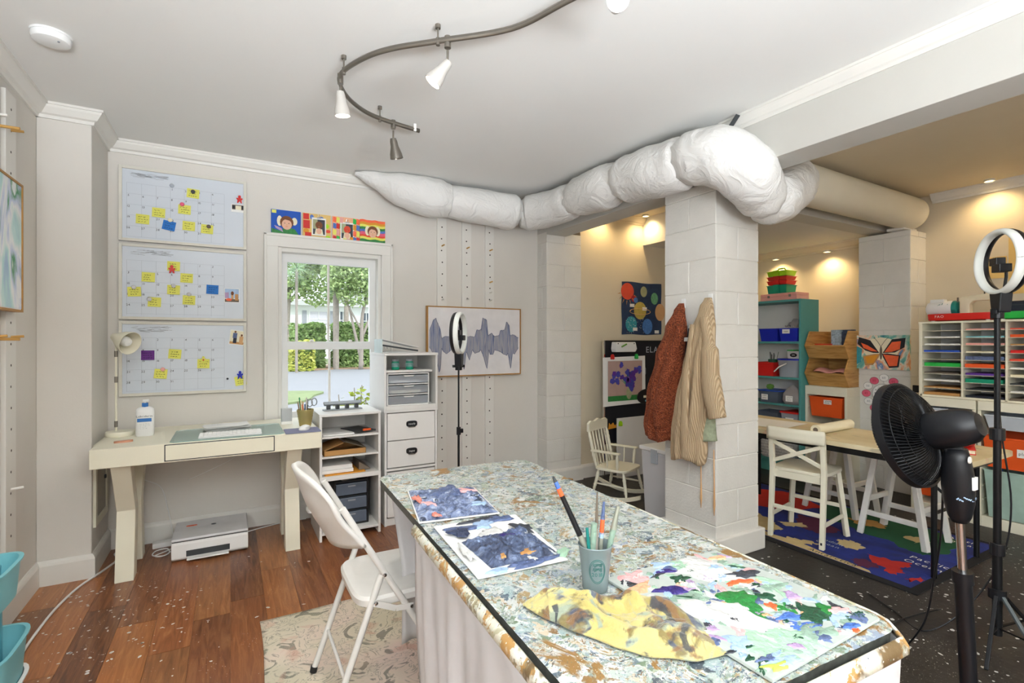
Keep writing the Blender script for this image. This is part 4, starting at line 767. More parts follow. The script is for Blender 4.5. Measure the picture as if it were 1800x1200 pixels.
O_ = Vector((2.3, 2.9, 2.4)); MB().box(4.96, 5.18, 2.07, 2.2, 2.252, 2.27).build('support_block', 'trim_paint', Du, tuple(-O_)); MB().bar(Vector((2.44, 1.88, 2.47))-O_, Vector((2.44, 1.80, 2.55))-O_, .03, .006).build('hanger_strap', 'dark_grey', Du)
# ================================================================ the paint table
TA = -.042
Tb = thing('paint_table', 'long folding table crusted with dried paint and wrapped in white skirts', 'table', (.835, 1.275, 0), TA)
def rrect(w, l, r, n=5):
    P = []
    for cx, cy, a in ((w-r, l-r, 0), (-w+r, l-r, 1), (-w+r, -l+r, 2), (w-r, -l+r, 3)):
        for k in range(n+1): t = (a+k/n)*PI/2; P.append((cx+r*math.cos(t), cy+r*math.sin(t)))
    return P
TOP = rrect(.34, .78, .05)
MB().prism(TOP, .718, .743).build('edge_band', mat('edge_black', '#4a4c46', .5, 0, .9, 60), Tb)
# the crusty top: a fine grid clipped to the outline, with low relief
V = []; NX, NY = 70, 150
def insider(x, y, w=.342, l=.782, r=.05):
    qx, qy = max(abs(x)-(w-r), 0), max(abs(y)-(l-r), 0); L = math.hypot(qx, qy)
    if L > r: k = r/L; return math.copysign(min(abs(x), w-r)+qx*k, x), math.copysign(min(abs(y), l-r)+qy*k, y)
    return x, y
def topz(x, y): return .7445+.0016*noise.noise(Vector((x*30, y*30, 3)))+.0012*abs(noise.noise(Vector((x*70, y*70, 1))))
MB().sheet(lambda u, v: (lambda p: Vector((p[0], p[1], topz(*p))))(insider((u-.5)*.684, (v-.5)*1.564)), NX, NY).build('painted_top', 'painted_tabletop', Tb, smooth='all')
t = NT('skirt_cloth'); n = t.noise(3, 4); t.color(t.ramp(n.outputs[0], [(.3, '#c3bfbd'), (.6, '#d6d3d3'), (.8, '#cbc9cc')])); t.set(Roughness=.8); t.bump(t.noise(40, 4, t.co((1, 1, .15))).outputs[0], .25, .004); reg(t)
def skirt(path, z0, z1, amp, name, m, seed, lean=0., nseg=110, nv=12, per=.085, solid=.003):
    L = [0]
    for a, b in zip(path, path[1:]): L.append(L[-1]+math.dist(a, b))
    def at(s):
        for i in range(len(path)-1):
            if s <= L[i+1] or i == len(path)-2:
                f = (s-L[i])/(L[i+1]-L[i]); a, b = Vector(path[i]), Vector(path[i+1]); t_ = (b-a).normalized(); return a.lerp(b, f), Vector((t_.y, -t_.x))
    def fn(u, v):
        s = u*L[-1]; p, nn = at(s); g = v**.8
        ph = s/per*2*PI+2.2*noise.noise(Vector((s*3, seed, 0)))+.5*v*noise.noise(Vector((s*2, seed+5, v)))
        o = amp*g*(math.sin(ph)*.6+.4*math.sin(ph*.47+seed)+.5*noise.noise(Vector((s*9, v*1.5, seed))))+(lean*v if lean < 0 else lean*min(1, v/.5))+.012*math.sin(v*PI)
        q = p-nn*o; return Vector((q.x, q.y, z0+(z1-z0)*v))
    return MB().sheet(fn, nseg, nv).build(name, m, Tb, smooth='all', solid=solid)
w_, l_ = .336, .776
skirt([(-w_, .17), (-w_, l_-.03), (-w_+.03, l_), (w_-.03, l_), (w_, l_-.03), (w_, .1)][::-1], .735, .16, .016, 'far_skirt', 'skirt_cloth', 1, .20)
near = [(-w_-.016, .185), (-w_-.020, -l_+.04), (-w_+.02, -l_-.02), (w_-.03, -l_-.02), (w_+.012, -l_+.03), (w_+.012, .12)]
skirt(near[::-1], .728, .02, .026, 'near_skirt', 'skirt_cloth', 4, -.05, 150, 14, .11)
skirt(near[::-1], .742, .705, .0, 'skirt_hem', 'painted_edge', 4, .0, 90, 3, .1, .008)
for x in (-.06, .06):
    for y in (-.66, .66): MB().cyl((x, y, .011), (x, y, .72), .014).build('leg', 'grey_plastic', Tb, smooth=True)
# palettes with thick paint
def daub(par, x, y, rx, ry, m, z, h=.004, rot=0, seed=0, name='paint_daub'):
    q = random.Random(seed*31+7); n = 18; rings = [1, .86, .6, .3]; V = []; rr = [.92+q.uniform(-.3, .3)+.2*math.sin(3*k*2*PI/n+seed)+.12*math.sin(5*k*2*PI/n+seed*2) for k in range(n)]
    for j, f in enumerate(rings):
        for k in range(n):
            t_ = 2*PI*k/n; u, v = rx*f*rr[k]*math.cos(t_), ry*f*rr[k]*math.sin(t_)
            hz = 0 if j == 0 else h*(.7+.6*q.random())
            V.append((u*math.cos(rot)-v*math.sin(rot), u*math.sin(rot)+v*math.cos(rot), hz))
    V.append((0, 0, h)); F = [(i*n+k, i*n+(k+1) % n, (i+1)*n+(k+1) % n, (i+1)*n+k) for i in range(3) for k in range(n)]+[(3*n+k, 3*n+(k+1) % n, 4*n) for k in range(n)]
    return MB().add(V, F).build(name, m, par, (x, y, z), smooth='all')
def relief(par, quad, m, h, seed, name, n=60, z=0, sc=28):
    A, B_, C_, D_ = [Vector((*p, 0)) for p in quad]
    def fn(u, v):
        p = (A*(1-u)+B_*u)*(1-v)+(D_*(1-u)+C_*u)*v; e = min(u, 1-u, v, 1-v)*9; e = min(1, e+.35*noise.noise(Vector((u*11, v*11, seed))))
        r = noise.fractal(Vector((p.x*sc, p.y*sc*1.2, seed)), .7, 2.1, 4); w2 = abs(noise.noise(Vector((p.x*60+p.y*30, p.y*60, seed+2))))
        p.z = z+max(.0002, e)*h*max(.1, .5+.55*r+.35*w2); return p
    return MB().sheet(fn, n, n).build(name, m, par, smooth='all')
def m_relief(name, stops, extra):
    t = NT(name); n_ = t.noise(24, 7, None, 1.2, .7); c = t.ramp(n_.outputs[0], stops)
    for col, sc, lo in extra: c = t.mix(t.ramp(t.noise(sc, 4, None, .8).outputs[0], [(lo, 0.), (lo+.04, 1.)]), c, lin(col))
    t.color(c); t.set(Roughness=.32); t.bump(t.noise(70, 5, None, 1).outputs[0], .6, .006); reg(t)
m_relief('crust_blue', [(.28, '#323c55'), (.42, '#4d5a79'), (.5, '#6b799b'), (.58, '#8f9cbb'), (.68, '#c3cad6')], [('#e39a8c', 12, .66), ('#d3d8d8', 16, .62), ('#47659f', 14, .64), ('#2f3a52', 18, .62)])
m_relief('crust_navy', [(.3, '#262b3c'), (.45, '#3c465f'), (.55, '#53617f'), (.66, '#8794b0')], [('#8ea0c0', 14, .63), ('#d5d7da', 17, .66)])
def board(name, label, quad, z, t_, m='paper_white'):
    cx, cy = sum(p[0] for p in quad)/4, sum(p[1] for p in quad)/4
    P = thing(name, label, 'palette', (cx, cy, z)); q_ = [(a-cx, b-cy) for a, b in quad]
    MB().prism(q_, 0, t_).build('panel', m, P, bevel=.001); return P, q_, cx, cy
zt = .7475
P, q_, cx, cy = board('paint_palette', 'paint palette heaped with slate blue and coral, furthest on the table', [(.497, 1.462), (.752, 1.42), (.80, 1.72), (.565, 1.79)], zt, .004)
relief(P, [(a*.97, b*.97) for a, b in q_], 'crust_blue', .019, 3, 'paint_crust', 70, .0045)
for i, (a, b, r, s, m) in enumerate([(-.10, .05, .016, .04, 'salmon'), (-.085, -.02, .015, .03, 'pink'), (.03, .09, .07, .05, 'slate'), (-.10, -.13, .022, .01, 'salmon'), (.08, .06, .04, .02, 'pink'), (.06, -.1, .03, .02, 'sky')]): daub(P, a, b, r, s, 'paint_'+m, .015, .006, i*.6, i)
P, q_, cx, cy = board('paint_palette', 'white paint palette with thick navy paint, middle of the three', [(.50, 1.052), (.742, 1.034), (.789, 1.385), (.525, 1.412)], zt, .004)
relief(P, [(-.09, -.14), (.10, -.15), (.115, .05), (-.09, .04)], 'crust_navy', .021, 8, 'paint_crust', 60, .0042)
for i, (a, b, r, s, m) in enumerate([(-.06, .12, .045, .035, 'slate'), (.02, .13, .04, .03, 'sky'), (.075, .145, .05, .022, 'slate'), (-.075, .085, .035, .03, 'navy'), (.03, .165, .06, .012, 'grey'), (-.085, -.165, .03, .012, 'sky'), (.02, -.162, .07, .016, 'slate'), (.01, .06, .05, .03, 'white'), (.03, -.12, .035, .012, 'ochre'), (-.04, -.11, .012, .01, 'ochre'), (.02, -.15, .018, .01, 'white'), (.035, -.06, .018, .012, 'white'), (.03, .0, .02, .014, 'violet'), (.10, .03, .02, .04, 'grey'), (.115, -.15, .03, .015, 'mint'), (-.112, -.05, .012, .05, 'white'), (.07, .01, .03, .02, 'slate')]): daub(P, a, b, r, s, 'paint_'+m, .005 if m in ('sky', 'slate', 'white', 'grey', 'mint') and abs(b) > .05 else .012, .005, 0 if r > 2*s or s > 2*r else i*.5, i+20)
P, q_, cx, cy = board('paint_palette', 'large white palette with daubs of green, white and orange, nearest on the table', [(.764, .50), (1.118, .508), (1.108, .885), (.756, .905)], zt, .006, mat('palette_ground', '#b9c0b9', .4, 0, .12, 30))
B3 = [(0.819,0.878,0.036,0.028,'pink'),(0.792,0.831,0.04,0.02,'peach'),(0.922,0.889,0.035,0.012,'sky'),(0.846,0.786,0.02,0.035,'violet'),(0.907,0.862,0.012,0.03,'violet'),(0.988,0.817,0.075,0.06,'white'),(0.871,0.659,0.075,0.05,'white'),(0.826,0.704,0.05,0.04,'white'),(0.861,0.749,0.045,0.03,'sage'),(0.901,0.816,0.025,0.02,'dark_green'),(1.008,0.74,0.04,0.012,'coral'),(0.941,0.691,0.045,0.042,'green'),(0.918,0.633,0.028,0.02,'green'),(0.987,0.707,0.018,0.012,'sage'),(1.0,0.672,0.022,0.015,'dark_green'),(0.973,0.641,0.013,0.013,'coral'),(0.994,0.624,0.025,0.02,'green'),(1.021,0.582,0.042,0.035,'dark_green'),(1.059,0.578,0.03,0.016,'green'),(1.05,0.761,0.045,0.018,'grey'),(0.848,0.569,0.065,0.05,'mint'),(0.906,0.55,0.05,0.035,'mint'),(0.964,0.539,0.05,0.022,'sage'),(0.962,0.598,0.03,0.012,'blue'),(0.956,0.572,0.03,0.014,'blue'),(0.96,0.552,0.028,0.012,'blue'),(0.952,0.528,0.02,0.016,'slate'),(1.052,0.645,0.02,0.016,'lilac'),(1.034,0.864,0.028,0.013,'pink'),(1.075,0.769,0.025,0.01,'pink'),(1.07,0.849,0.028,0.012,'peach'),(1.022,0.815,0.02,0.012,'sky'),(1.07,0.8,0.025,0.01,'sky'),(1.085,0.53,0.024,0.016,'slate'),(1.041,0.52,0.02,0.008,'blue'),(1.075,0.563,0.03,0.01,'pink'),(1.055,0.551,0.04,0.012,'sky'),(0.823,0.52,0.04,0.014,'sky'),(0.80,0.517,0.028,0.01,'lime'),(0.883,0.533,0.015,0.01,'lilac'),(0.886,0.518,0.022,0.01,'sage'),(1.031,0.508,0.01,0.006,'coral'),(0.804,0.59,0.03,0.025,'sky'),(0.806,0.536,0.02,0.008,'slate'),(0.993,0.529,0.03,0.012,'navy'),(1.06,0.688,0.035,0.014,'sage'),(1.07,0.71,0.028,0.014,'mint')]
for i, (a, b, r, s, m) in enumerate(B3): daub(P, a-cx, b-cy, r, s, 'paint_'+m, .006, .0012+.0007*(i % 4), (i*.37) % 3 if r < 2.2*s else -.25, i+50)
q = random.Random(77)
for i in range(225):
    a, b = q.uniform(-.165, .165), q.uniform(-.185, .185); daub(P, a, b, q.uniform(.006, .024), q.uniform(.004, .012), 'paint_'+q.choice(['white', 'white', 'mint', 'sky', 'sage', 'pink', 'slate', 'lilac', 'white', 'peach', 'mint', 'sage', 'dark_green', 'grey', 'sky']), .006, q.uniform(.0008, .002), q.uniform(0, 3), i+200)
# cup of brushes
Cp = thing('brush_cup', 'cloudy plastic cup with green oval emblem holding paint brushes', 'cup', (.712, .888, .7468))
MB().lathe([(0, 0), (.026, 0), (.028, .003), (.030, .03), (.037, .098), (.0385, .1), (.0378, .102), (.0355, .098), (.0285, .03), (.026, .006), (0, .006)], 36).build('cup', 'cup_plastic', Cp, smooth=40)
MB().lathe([(0, .007), (.0262, .007), (.0275, .03), (0, .03)], 24).build('murky_water', mat('murk', '#6d7f83', .3), Cp, smooth=True)
ang = math.atan2(-.888, -.712)+.15
def oncup(a, z, r=.0006): R_ = .0284+.0086*(z-.012)/.088+r; return Vector((R_*math.cos(a), R_*math.sin(a), z))
em = MB()
for R0 in (1, .88): em.tube([oncup(ang+.55*R0*math.cos(t_), .052+.027*R0*math.sin(t_)) for t_ in [2*PI*k/30 for k in range(31)]], .0005, 5)
for s_, zz, sz in (('MUSIC', .064, .008), ('FEST', .054, .008), ('2018', .041, .012)):
    if s_ == '2018':
        tm = MB(); text(tm, s_, sz, Matrix.Identity(4)); em.add([oncup(ang+p[0]/.032, zz+p[1], .001) for p in tm.v], tm.f)
    else:
        for k in range(7): em.tube([oncup(ang-.28+k*.085, zz+.002*math.sin(k*5)), oncup(ang-.23+k*.085, zz+.006)], .0008, 4)
em.build('emblem', mat('emblem_green', '#1f6f68', .5), Cp)
def brush(tip, base, r, parts, label):
    b = thing('paint_brush', label, 'brush', (.712, .888, .755), 0, 'brushes in the cup'); tip, base = Vector(tip), Vector(base)
    for nm, m, f0, f1, r0, r1 in parts: MB().tube([base.lerp(tip, f0), base.lerp(tip, f1)], [r*r0, r*r1], 10).build(nm, m, b, smooth=True)
brush((-.083, .045, .243), (.012, -.008, .005), .0068, [('ferrule', mat('ferrule_dirty', '#a6a99b', .4, .5), 0, .45, 1.15, 1.0), ('handle', 'black_plastic', .45, .82, 1.0, .85), ('red_band', 'paint_coral', .82, .89, .85, .8), ('blue_band', 'paint_blue', .89, .95, .8, .72), ('tip', 'dark_grey', .95, 1, .72, .3)], 'long black brush leaning left with red and blue bands')
brush((.010, .005, .205), (.0, .0, .005), .0042, [('handle', 'bark', 0, .6, 1.1, 1), ('upper', 'mount_brown', .6, 1, 1, .4)], 'thin brown brush upright in the cup')
brush((.020, -.006, .185), (.008, .0, .005), .005, [('ferrule', 'ferrule_dirty', 0, .55, 1.1, 1), ('band', 'paint_coral', .6, .78, 1, 1), ('handle', 'paint_sky', .55, .62, 1, 1), ('tip', 'paint_slate', .78, 1, 1, .5)], 'short grey brush with orange and blue bands')
brush((.048, -.022, .175), (.012, -.008, .005), .0045, [('blade', 'paint_sage', 0, .7, .8, 1.6), ('end', 'ferrule_dirty', .7, 1, 1.6, 1.0)], 'palette knife leaning right in the cup')
brush((-.006, -.004, .14), (-.01, .005, .005), .006, [('handle', 'paint_sage', 0, 1, 1.2, 1.2)], 'stubby pale green brush in the cup')
brush((-.02, .004, .13), (-.012, -.004, .005), .0045, [('handle', 'teal_dark', 0, 1, 1, .8)], 'dark teal stub in the cup')
# rag
def m_rag():
    t = NT('rag_cloth'); c = t.ramp(t.noise(6, 3).outputs[0], [(.3, '#ad9c54'), (.6, '#c2b577')])
    for col, sc, lo, dist in (('#8d9a8a', 14, .52, .8), ('#76673c', 17, .53, .5), ('#474e63', 15, .57, 1), ('#7d5a36', 19, .57, .6), ('#34383f', 22, .59, .8)):
        c = t.mix(t.ramp(t.noise(sc, 4, t.co((1, 1.1, .9)) if sc != 10 else t.co((.8, 1.3, 1)), dist).outputs[0], [(lo, 0.), (lo+.06, .9)]), c, lin(col))
    t.color(c); t.set(Roughness=.95, Sheen_Weight=.4); t.bump(t.noise(220, 3).outputs[0], .7, .003); reg(t)
m_rag()
up = smoothp([(.535, .905, 0), (.60, .91, 0), (.655, .868, 0), (.72, .83, 0), (.785, .785, 0), (.815, .70, 0)], 8); dn = smoothp([(.535, .885, 0), (.555, .80, 0), (.60, .71, 0), (.64, .645, 0), (.70, .60, 0), (.765, .585, 0)], 8)
def rag(u, v):
    i = u*40; k = min(int(i), 39); f = i-k; a = up[k].lerp(up[k+1], f); b = dn[k].lerp(dn[k+1], f); p = a.lerp(b, v)
    e = min(1, min(u, 1-u)*6, min(v, 1-v)*6); fold = abs(noise.noise(Vector((p.x*16+p.y*9, p.y*13, 4)))); big = max(0, 1-((u-.35)/.42)**2)*(math.sin(v*PI)**.6)
    g = lambda x, w: math.exp(-(x/w)**2)
    z = .003+e*.72*(.006+.010*abs(noise.noise(Vector((p.x*34+p.y*22, p.y*30-p.x*12, 7))))+.022*g(v-.30-.09*math.sin(u*7), .10)+.020*g(v-.68+.10*math.sin(u*6+1), .085)*(1 if u < .7 else max(0, 1-(u-.7)*6))+.026*g(u-.28, .18)*g(v-.5, .3)+.016*g(u-.62-.15*v, .05)+.014*g(u-.47+.2*v, .04)+.018*g(u-.85, .06)*g(v-.75, .2)+.012*fold+.005*noise.noise(Vector((u*26, v*20, 3))))
    p.x += .006*noise.noise(Vector((u*8, v*8, 2))); p.y += .006*noise.noise(Vector((u*8, v*8, 6))); return Vector((p.x-.68, p.y-.75, z))
single('paint_rag', MB().sheet(rag, 130, 90), 'rag_cloth', 'crumpled yellow cleaning rag stained with paint on the table', 'rag', loc=(.68, .75, .747), smooth='all', solid=.004)
# ================================================================ woven rug and folding chair
def m_rug():
    t = NT('faded_rug'); base = t.ramp(t.noise(2.2, 3).outputs[0], [(.35, '#e6cfc2'), (.5, '#d9ceb8'), (.65, '#cfc6ac')])
    d1 = t.noise(8, 4, None, 1.6); ln = t.ramp(d1.outputs[0], [(.395, 0.), (.41, 1.), (.425, 0.), (.47, 0.), (.485, .8), (.50, 0.), (.585, .0), (.62, 1.), (.68, .9)])
    w = t.new('ShaderNodeTexWave', wave_type='BANDS', bands_direction='X'); w.inputs['Scale'].default_value = 95; t.link(t.co(), w.inputs[0])
    m = t.new('ShaderNodeMath', operation='MULTIPLY'); t.link(ln, m.inputs[0]); t.link(t.ramp(w.outputs[0], [(.2, .45), (.8, .95)]), m.inputs[1])
    c = t.mix(m.outputs[0], base, t.ramp(t.noise(4, 2).outputs[0], [(.4, '#6b6e5a'), (.55, '#4d4c46'), (.65, '#8b7a66')]))
    c = t.mix(t.ramp(t.noise(6, 3, None, 1).outputs[0], [(.58, 0.), (.66, .5)]), c, lin('#c98d78')); t.color(c); t.set(Roughness=.95); t.bump(w.outputs[0], .35, .003); reg(t)
m_rug()
single('woven_rug', MB().sheet(lambda u, v: Vector((u*1.0+.006*math.sin(v*9), v*1.3, .004+.004*max(0, noise.noise(Vector((u*4, v*4, 1)))))), 40, 50), 'faded_rug', 'faded pink and green floral rug under the folding chair', 'rug', loc=(.115, 1.29, 0), smooth='all', solid=.005)
Ch = thing('folding_chair', 'white metal folding chair pushed up to the paint table', 'chair', (.50, 1.91, .0118))
Y0 = .19
def fr_leg(y):   # front leg: from front foot up to the back
    s_ = 1.70; return [(.245, y, 0.012), (.245-.46/s_*1.0, y, .472), (.245-.60/s_, y, .612), (.245-.72/s_, y*1.0, .735)]
MB().tube(fr_leg(-Y0), .0115, 10).build('front_leg', 'white_metal', Ch, smooth=True); MB().tube(fr_leg(Y0), .0115, 10).build('front_leg', 'white_metal', Ch, smooth=True)
for y in (-Y0, Y0):
    yy = y*.93; MB().tube([(-.215, yy, .012), (-.155, yy, .18), (-.045, yy, .485)], .0115, 10).build('rear_leg', 'white_metal', Ch, smooth=True); MB().cyl((-.219, yy, 0), (-.215, yy, .02), .0135).build('foot_cap', 'black_plastic', Ch); MB().cyl((.2475, y, 0), (.232, y, .035), .0145).build('foot_cap', 'black_plastic', Ch)
    MB().bar((-.075, y*1.05, .40), (.0, y*1.05, .365), .004, .02, (0, 0, 1)).bar((.0, y*1.05, .365), (.06, y*1.05, .36), .004, .02, (0, 0, 1)).build('hinge_link', 'white_metal', Ch, bevel=.001)
    for p in ((-.07, .40), (.055, .36), (.085, .30), (-.04, .49)): MB().lathe([(0, 0), (.007, 0), (.006, .004), (0, .005)], 10, (p[0], y*1.06, p[1]), Matrix.Rotation(math.copysign(PI/2, -y), 4, 'X').to_3x3().to_4x4()).build('rivet', 'chrome', Ch)
MB().cyl((-.165, -Y0*.93, .15), (-.165, Y0*.93, .15), .006).build('crossbar', 'white_metal', Ch, smooth=True); MB().cyl((.14, -Y0, .165), (.14, Y0, .165), .006).build('crossbar', 'white_metal', Ch, smooth=True)
st_ = [[(x+.035, y, z) for x, y, z in ((a[0], a[1], zz) for a in rring(wx, wy, 0, 40, 5))] for wx, wy, zz in ((.150, .175, .372), (.163, .186, .380), (.165, .188, .402), (.158, .18, .412), (.13, .146, .410), (.09, .10, .405), (.02, .02, .404))]
loft(MB(), st_).build('seat', 'white_metal', Ch, smooth=40)
def backp(u, v, off=0):
    t_ = (u-.5)*2; z = .60+.205*v; xb = .245-z/1.70; bow = .072*(1-t_*t_); yy = t_*(Y0+.012)
    top = .045*(1-abs(t_)**2.6)*v; bot = -.045*(1-abs(t_)**2.2)*(1-v)*.6; ca = .010*math.cos(v*PI*2)
    return Vector((xb-bow-.012*(1-abs(t_)**4)+ca*.6+off, yy, z+top+bot-.03*abs(t_)**6*v))
MB().sheet(lambda u, v: backp(u, v), 36, 12).build('backrest', 'white_metal', Ch, smooth='all', solid=.016)
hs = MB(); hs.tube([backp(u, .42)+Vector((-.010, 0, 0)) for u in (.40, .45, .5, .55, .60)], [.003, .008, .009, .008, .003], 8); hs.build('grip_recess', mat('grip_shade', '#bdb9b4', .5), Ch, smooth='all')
# ================================================================ the annex: world rug, work table, chairs
Rg = thing('world_map_rug', 'dark blue world map rug with black border under the work table', 'rug', (3.06, 1.22, 0))
MB().box(0, 1.20, 0, 1.95, 0, .006).build('border', mat('rug_black', '#141316', .95, 0, .2, 60), Rg, bevel=.002)
def m_rugblue():
    t = NT('rug_blue'); t.color(t.ramp(t.noise(5, 5).outputs[0], [(.35, '#141f5c'), (.55, '#1d2d80'), (.7, '#202a66')])); t.set(Roughness=.95); t.bump(t.noise(300, 2).outputs[0], .5, .003); reg(t)
m_rugblue()
MB().box(.055, 1.155, .05, 1.89, .006, .0075).build('field', 'rug_blue', Rg)
for nm, hx in (('rug_red', '#b8281f'), ('rug_green', '#1c5335'), ('rug_sand', '#cdb480'), ('rug_plum', '#5a2440'), ('rug_tan', '#b98a4a')): mat(nm, hx, .95, 0, .12, 20)
RUG = [('green', [(4.18, 2.25), (4.2, 1.9), (4.2, 1.6), (4.102, 1.398), (3.8, 1.36), (3.65, 1.42), (3.67, 1.55), (3.739, 1.654), (3.72, 1.80), (3.80, 1.95), (3.78, 2.1), (3.95, 2.2)]), ('red', [(3.384,1.603),(3.399,1.504),(3.454,1.412),(3.396,1.394),(3.328,1.415),(3.291,1.372),(3.19,1.397),(3.26,1.47),(3.285,1.541)]), ('red', [(3.21,1.325),(3.294,1.294),(3.268,1.278),(3.194,1.305)]), ('red', [(4.052,2.777),(4.19,2.54),(4.014,2.2),(3.75,2.32),(3.6,2.5),(3.7,2.8)]), ('sand', [(3.46,2.397),(3.417,2.252),(3.319,2.1),(3.2,2.12),(3.242,2.3)]), ('plum', [(3.696,2.232),(3.74,2.1),(3.636,1.88),(3.45,1.92),(3.48,2.104)]), ('sand', [(3.432,2.2),(3.545,2.10),(3.506,2.036),(3.40,2.124)]), ('plum', [(3.208,1.611),(3.282,1.57),(3.27,1.49),(3.215,1.479),(3.146,1.534)]), ('sand', [(3.448,1.818),(3.515,1.748),(3.461,1.656),(3.371,1.677),(3.368,1.758)]), ('sand', [(3.202,2.01),(3.267,1.898),(3.276,1.83),(3.181,1.884)]), ('sand', [(3.892,1.623),(3.991,1.567),(3.926,1.496),(3.825,1.532)]), ('sand', [(3.6, 2.9), (3.7, 2.7), (3.55, 2.6), (3.4, 2.75)]), ('tan', [(3.95, 2.0), (4.05, 1.85), (3.95, 1.75), (3.86, 1.88)])]
for i, (c_, P) in enumerate(RUG):
    Q2 = []
    for a, b in zip(P, P[1:]+P[:1]):
        for f in (0, .17, .33, .5, .66, .83): Q2.append((a[0]+(b[0]-a[0])*f+random.uniform(-.014, .014)-3.06, a[1]+(b[1]-a[1])*f+random.uniform(-.014, .014)-1.22))
    MB().prism(Q2, .0075, .0082+.0001*i).build('map_shape', 'rug_'+c_, Rg, tri=True)
ant = [(.058, 1.80), (.058, .24)]+[(.075+.05*min(1, (k+.6)/4)*(1+.3*math.sin(k*2.2)), .26+k*.12) for k in range(13)]
MB().prism(ant, .0075, .0085).build('antarctica_band', 'rug_sand', Rg, tri=True)
def rugtext(s, size, x, y, m, sl=0):
    t = MB(); text(t, s, size, Matrix.Translation((x-3.06, y-1.22, .0096)) @ Matrix.Rotation(-PI/2, 4, 'Z')); t.build('lettering', m, Rg)
rugtext('Antarctica', .058, 3.125, 1.68, 'ink'); rugtext('Pacific', .065, 3.54, 1.36, 'paper_white'); rugtext('Ocean', .065, 3.46, 1.36, 'paper_white'); rugtext('Indian', .05, 3.36, 1.80, 'ink_light'); rugtext('Ocean', .05, 3.30, 1.80, 'ink_light'); rugtext('Arctic', .055, 4.12, 1.40, 'paper_white'); rugtext('Ocean', .055, 4.05, 1.38, 'paper_white'); rugtext('Atlantic', .05, 3.75, 2.35, 'ink_light')
# work table
Wt = thing('work_table', 'cream paint stained folding table on black legs in the annex', 'table', (3.63, 1.98, 0))
t = NT('stained_table'); c = t.ramp(t.noise(4, 5, t.co((1, .4, 1))).outputs[0], [(.35, '#c9b88f'), (.55, '#d9caa4'), (.7, '#e2d6b6')]); c = t.mix(t.ramp(t.noise(7, 4).outputs[0], [(.62, 0.), (.68, .6)]), c, lin('#c98f7d')); c = t.mix(t.ramp(t.noise(16, 4, t.co((1, .3, 1))).outputs[0], [(.62, 0.), (.66, .5)]), c, lin('#8a8676')); t.color(c); t.set(Roughness=.5); reg(t)
MB().prism(rrect(.315, .88, .045), .642, .672).build('table_top', 'stained_table', Wt, bevel=.003); MB().box(-.27, .27, -.82, -.80, .60, .642).box(-.27, .27, .80, .82, .60, .642).box(-.28, -.26, -.8, .8, .60, .642).box(.26, .28, -.8, .8, .6, .642).build('apron_frame', 'black_metal', Wt)
for x in (-.277, .277):
    for y in (-.72, .70): MB().cyl((x, y, .0098), (x, y, .62), .0145).build('leg', 'black_metal', Wt, smooth=True)
for y in (-.72, .70): MB().cyl((-.277, y, .36), (.277, y, .36), .009).build('cross_tube', 'black_metal', Wt, smooth=True); MB().cyl((0, y, .36), (0, y*.6, .61), .008).build('brace', 'black_metal', Wt, smooth=True)
Rl = thing('paper_roll', 'roll of cream drawing paper lying across the work table', 'paper roll', (3.66, 1.95, .706), .05)
MB().lathe([(.012, -.235), (.033, -.235), (.033, .235), (.012, .235), (.012, -.235)], 28, M=Matrix.Rotation(PI/2, 4, 'Y')).build('roll', 'paper_cream', Rl, smooth=40); MB().lathe([(.0125, -.2352), (.016, -.2354), (.016, -.234), (.0125, -.234)], 20, M=Matrix.Rotation(PI/2, 4, 'Y')).build('core', 'mount_brown', Rl)
single('sketch_sheet', MB().sheet(lambda u, v: Vector(((u-.5)*.4, (v-.5)*.5, .001+.003*math.sin(u*5)*v)), 8, 8), 'paper_white', 'white paper sheet spread on the far end of the work table', 'paper', loc=(3.6, 2.45, .6745), rz=.1, solid=.001)
Rb = thing('red_book', 'red picture book lying on the work table behind the fan', 'book', (3.66, 1.27, .672), .35); MB().box(-.11, .11, -.08, .08, 0, .004).box(-.11, .11, -.08, .08, .024, .028).build('cover', 'red', Rb, bevel=.001); MB().box(-.1, .107, -.076, .076, .004, .024).build('pages', 'paper_cream', Rb)
single('red_plate', loft(MB(), [rring(.075, .06, 0, 28, 2.2), rring(.10, .085, .012, 28, 2.2), rring(.102, .087, .014, 28, 2.2), rring(.07, .055, .004, 28, 2.2)]), 'red', 'red plastic tray resting on the red book', 'tray', loc=(3.67, 1.28, .701), rz=.3, smooth=True)
Gb = thing('water_bottle', 'lime green bottle with gold cap on the work table', 'bottle', (3.84, 1.40, .672))
MB().lathe([(0, 0), (.03, 0), (.032, .005), (.032, .12), (.028, .132), (0, .132)], 24).build('body', mat('bottle_lime', '#a8c81e', .3), Gb, smooth=True); MB().cyl((0, 0, .13), (0, 0, .16), .027).build('cap', 'brass', Gb, smooth=True); MB().tube([(-.012, 0, .16), (-.01, 0, .185), (.006, 0, .19), (.012, 0, .16)], .006, 8).build('loop', 'lime', Gb, smooth=True)
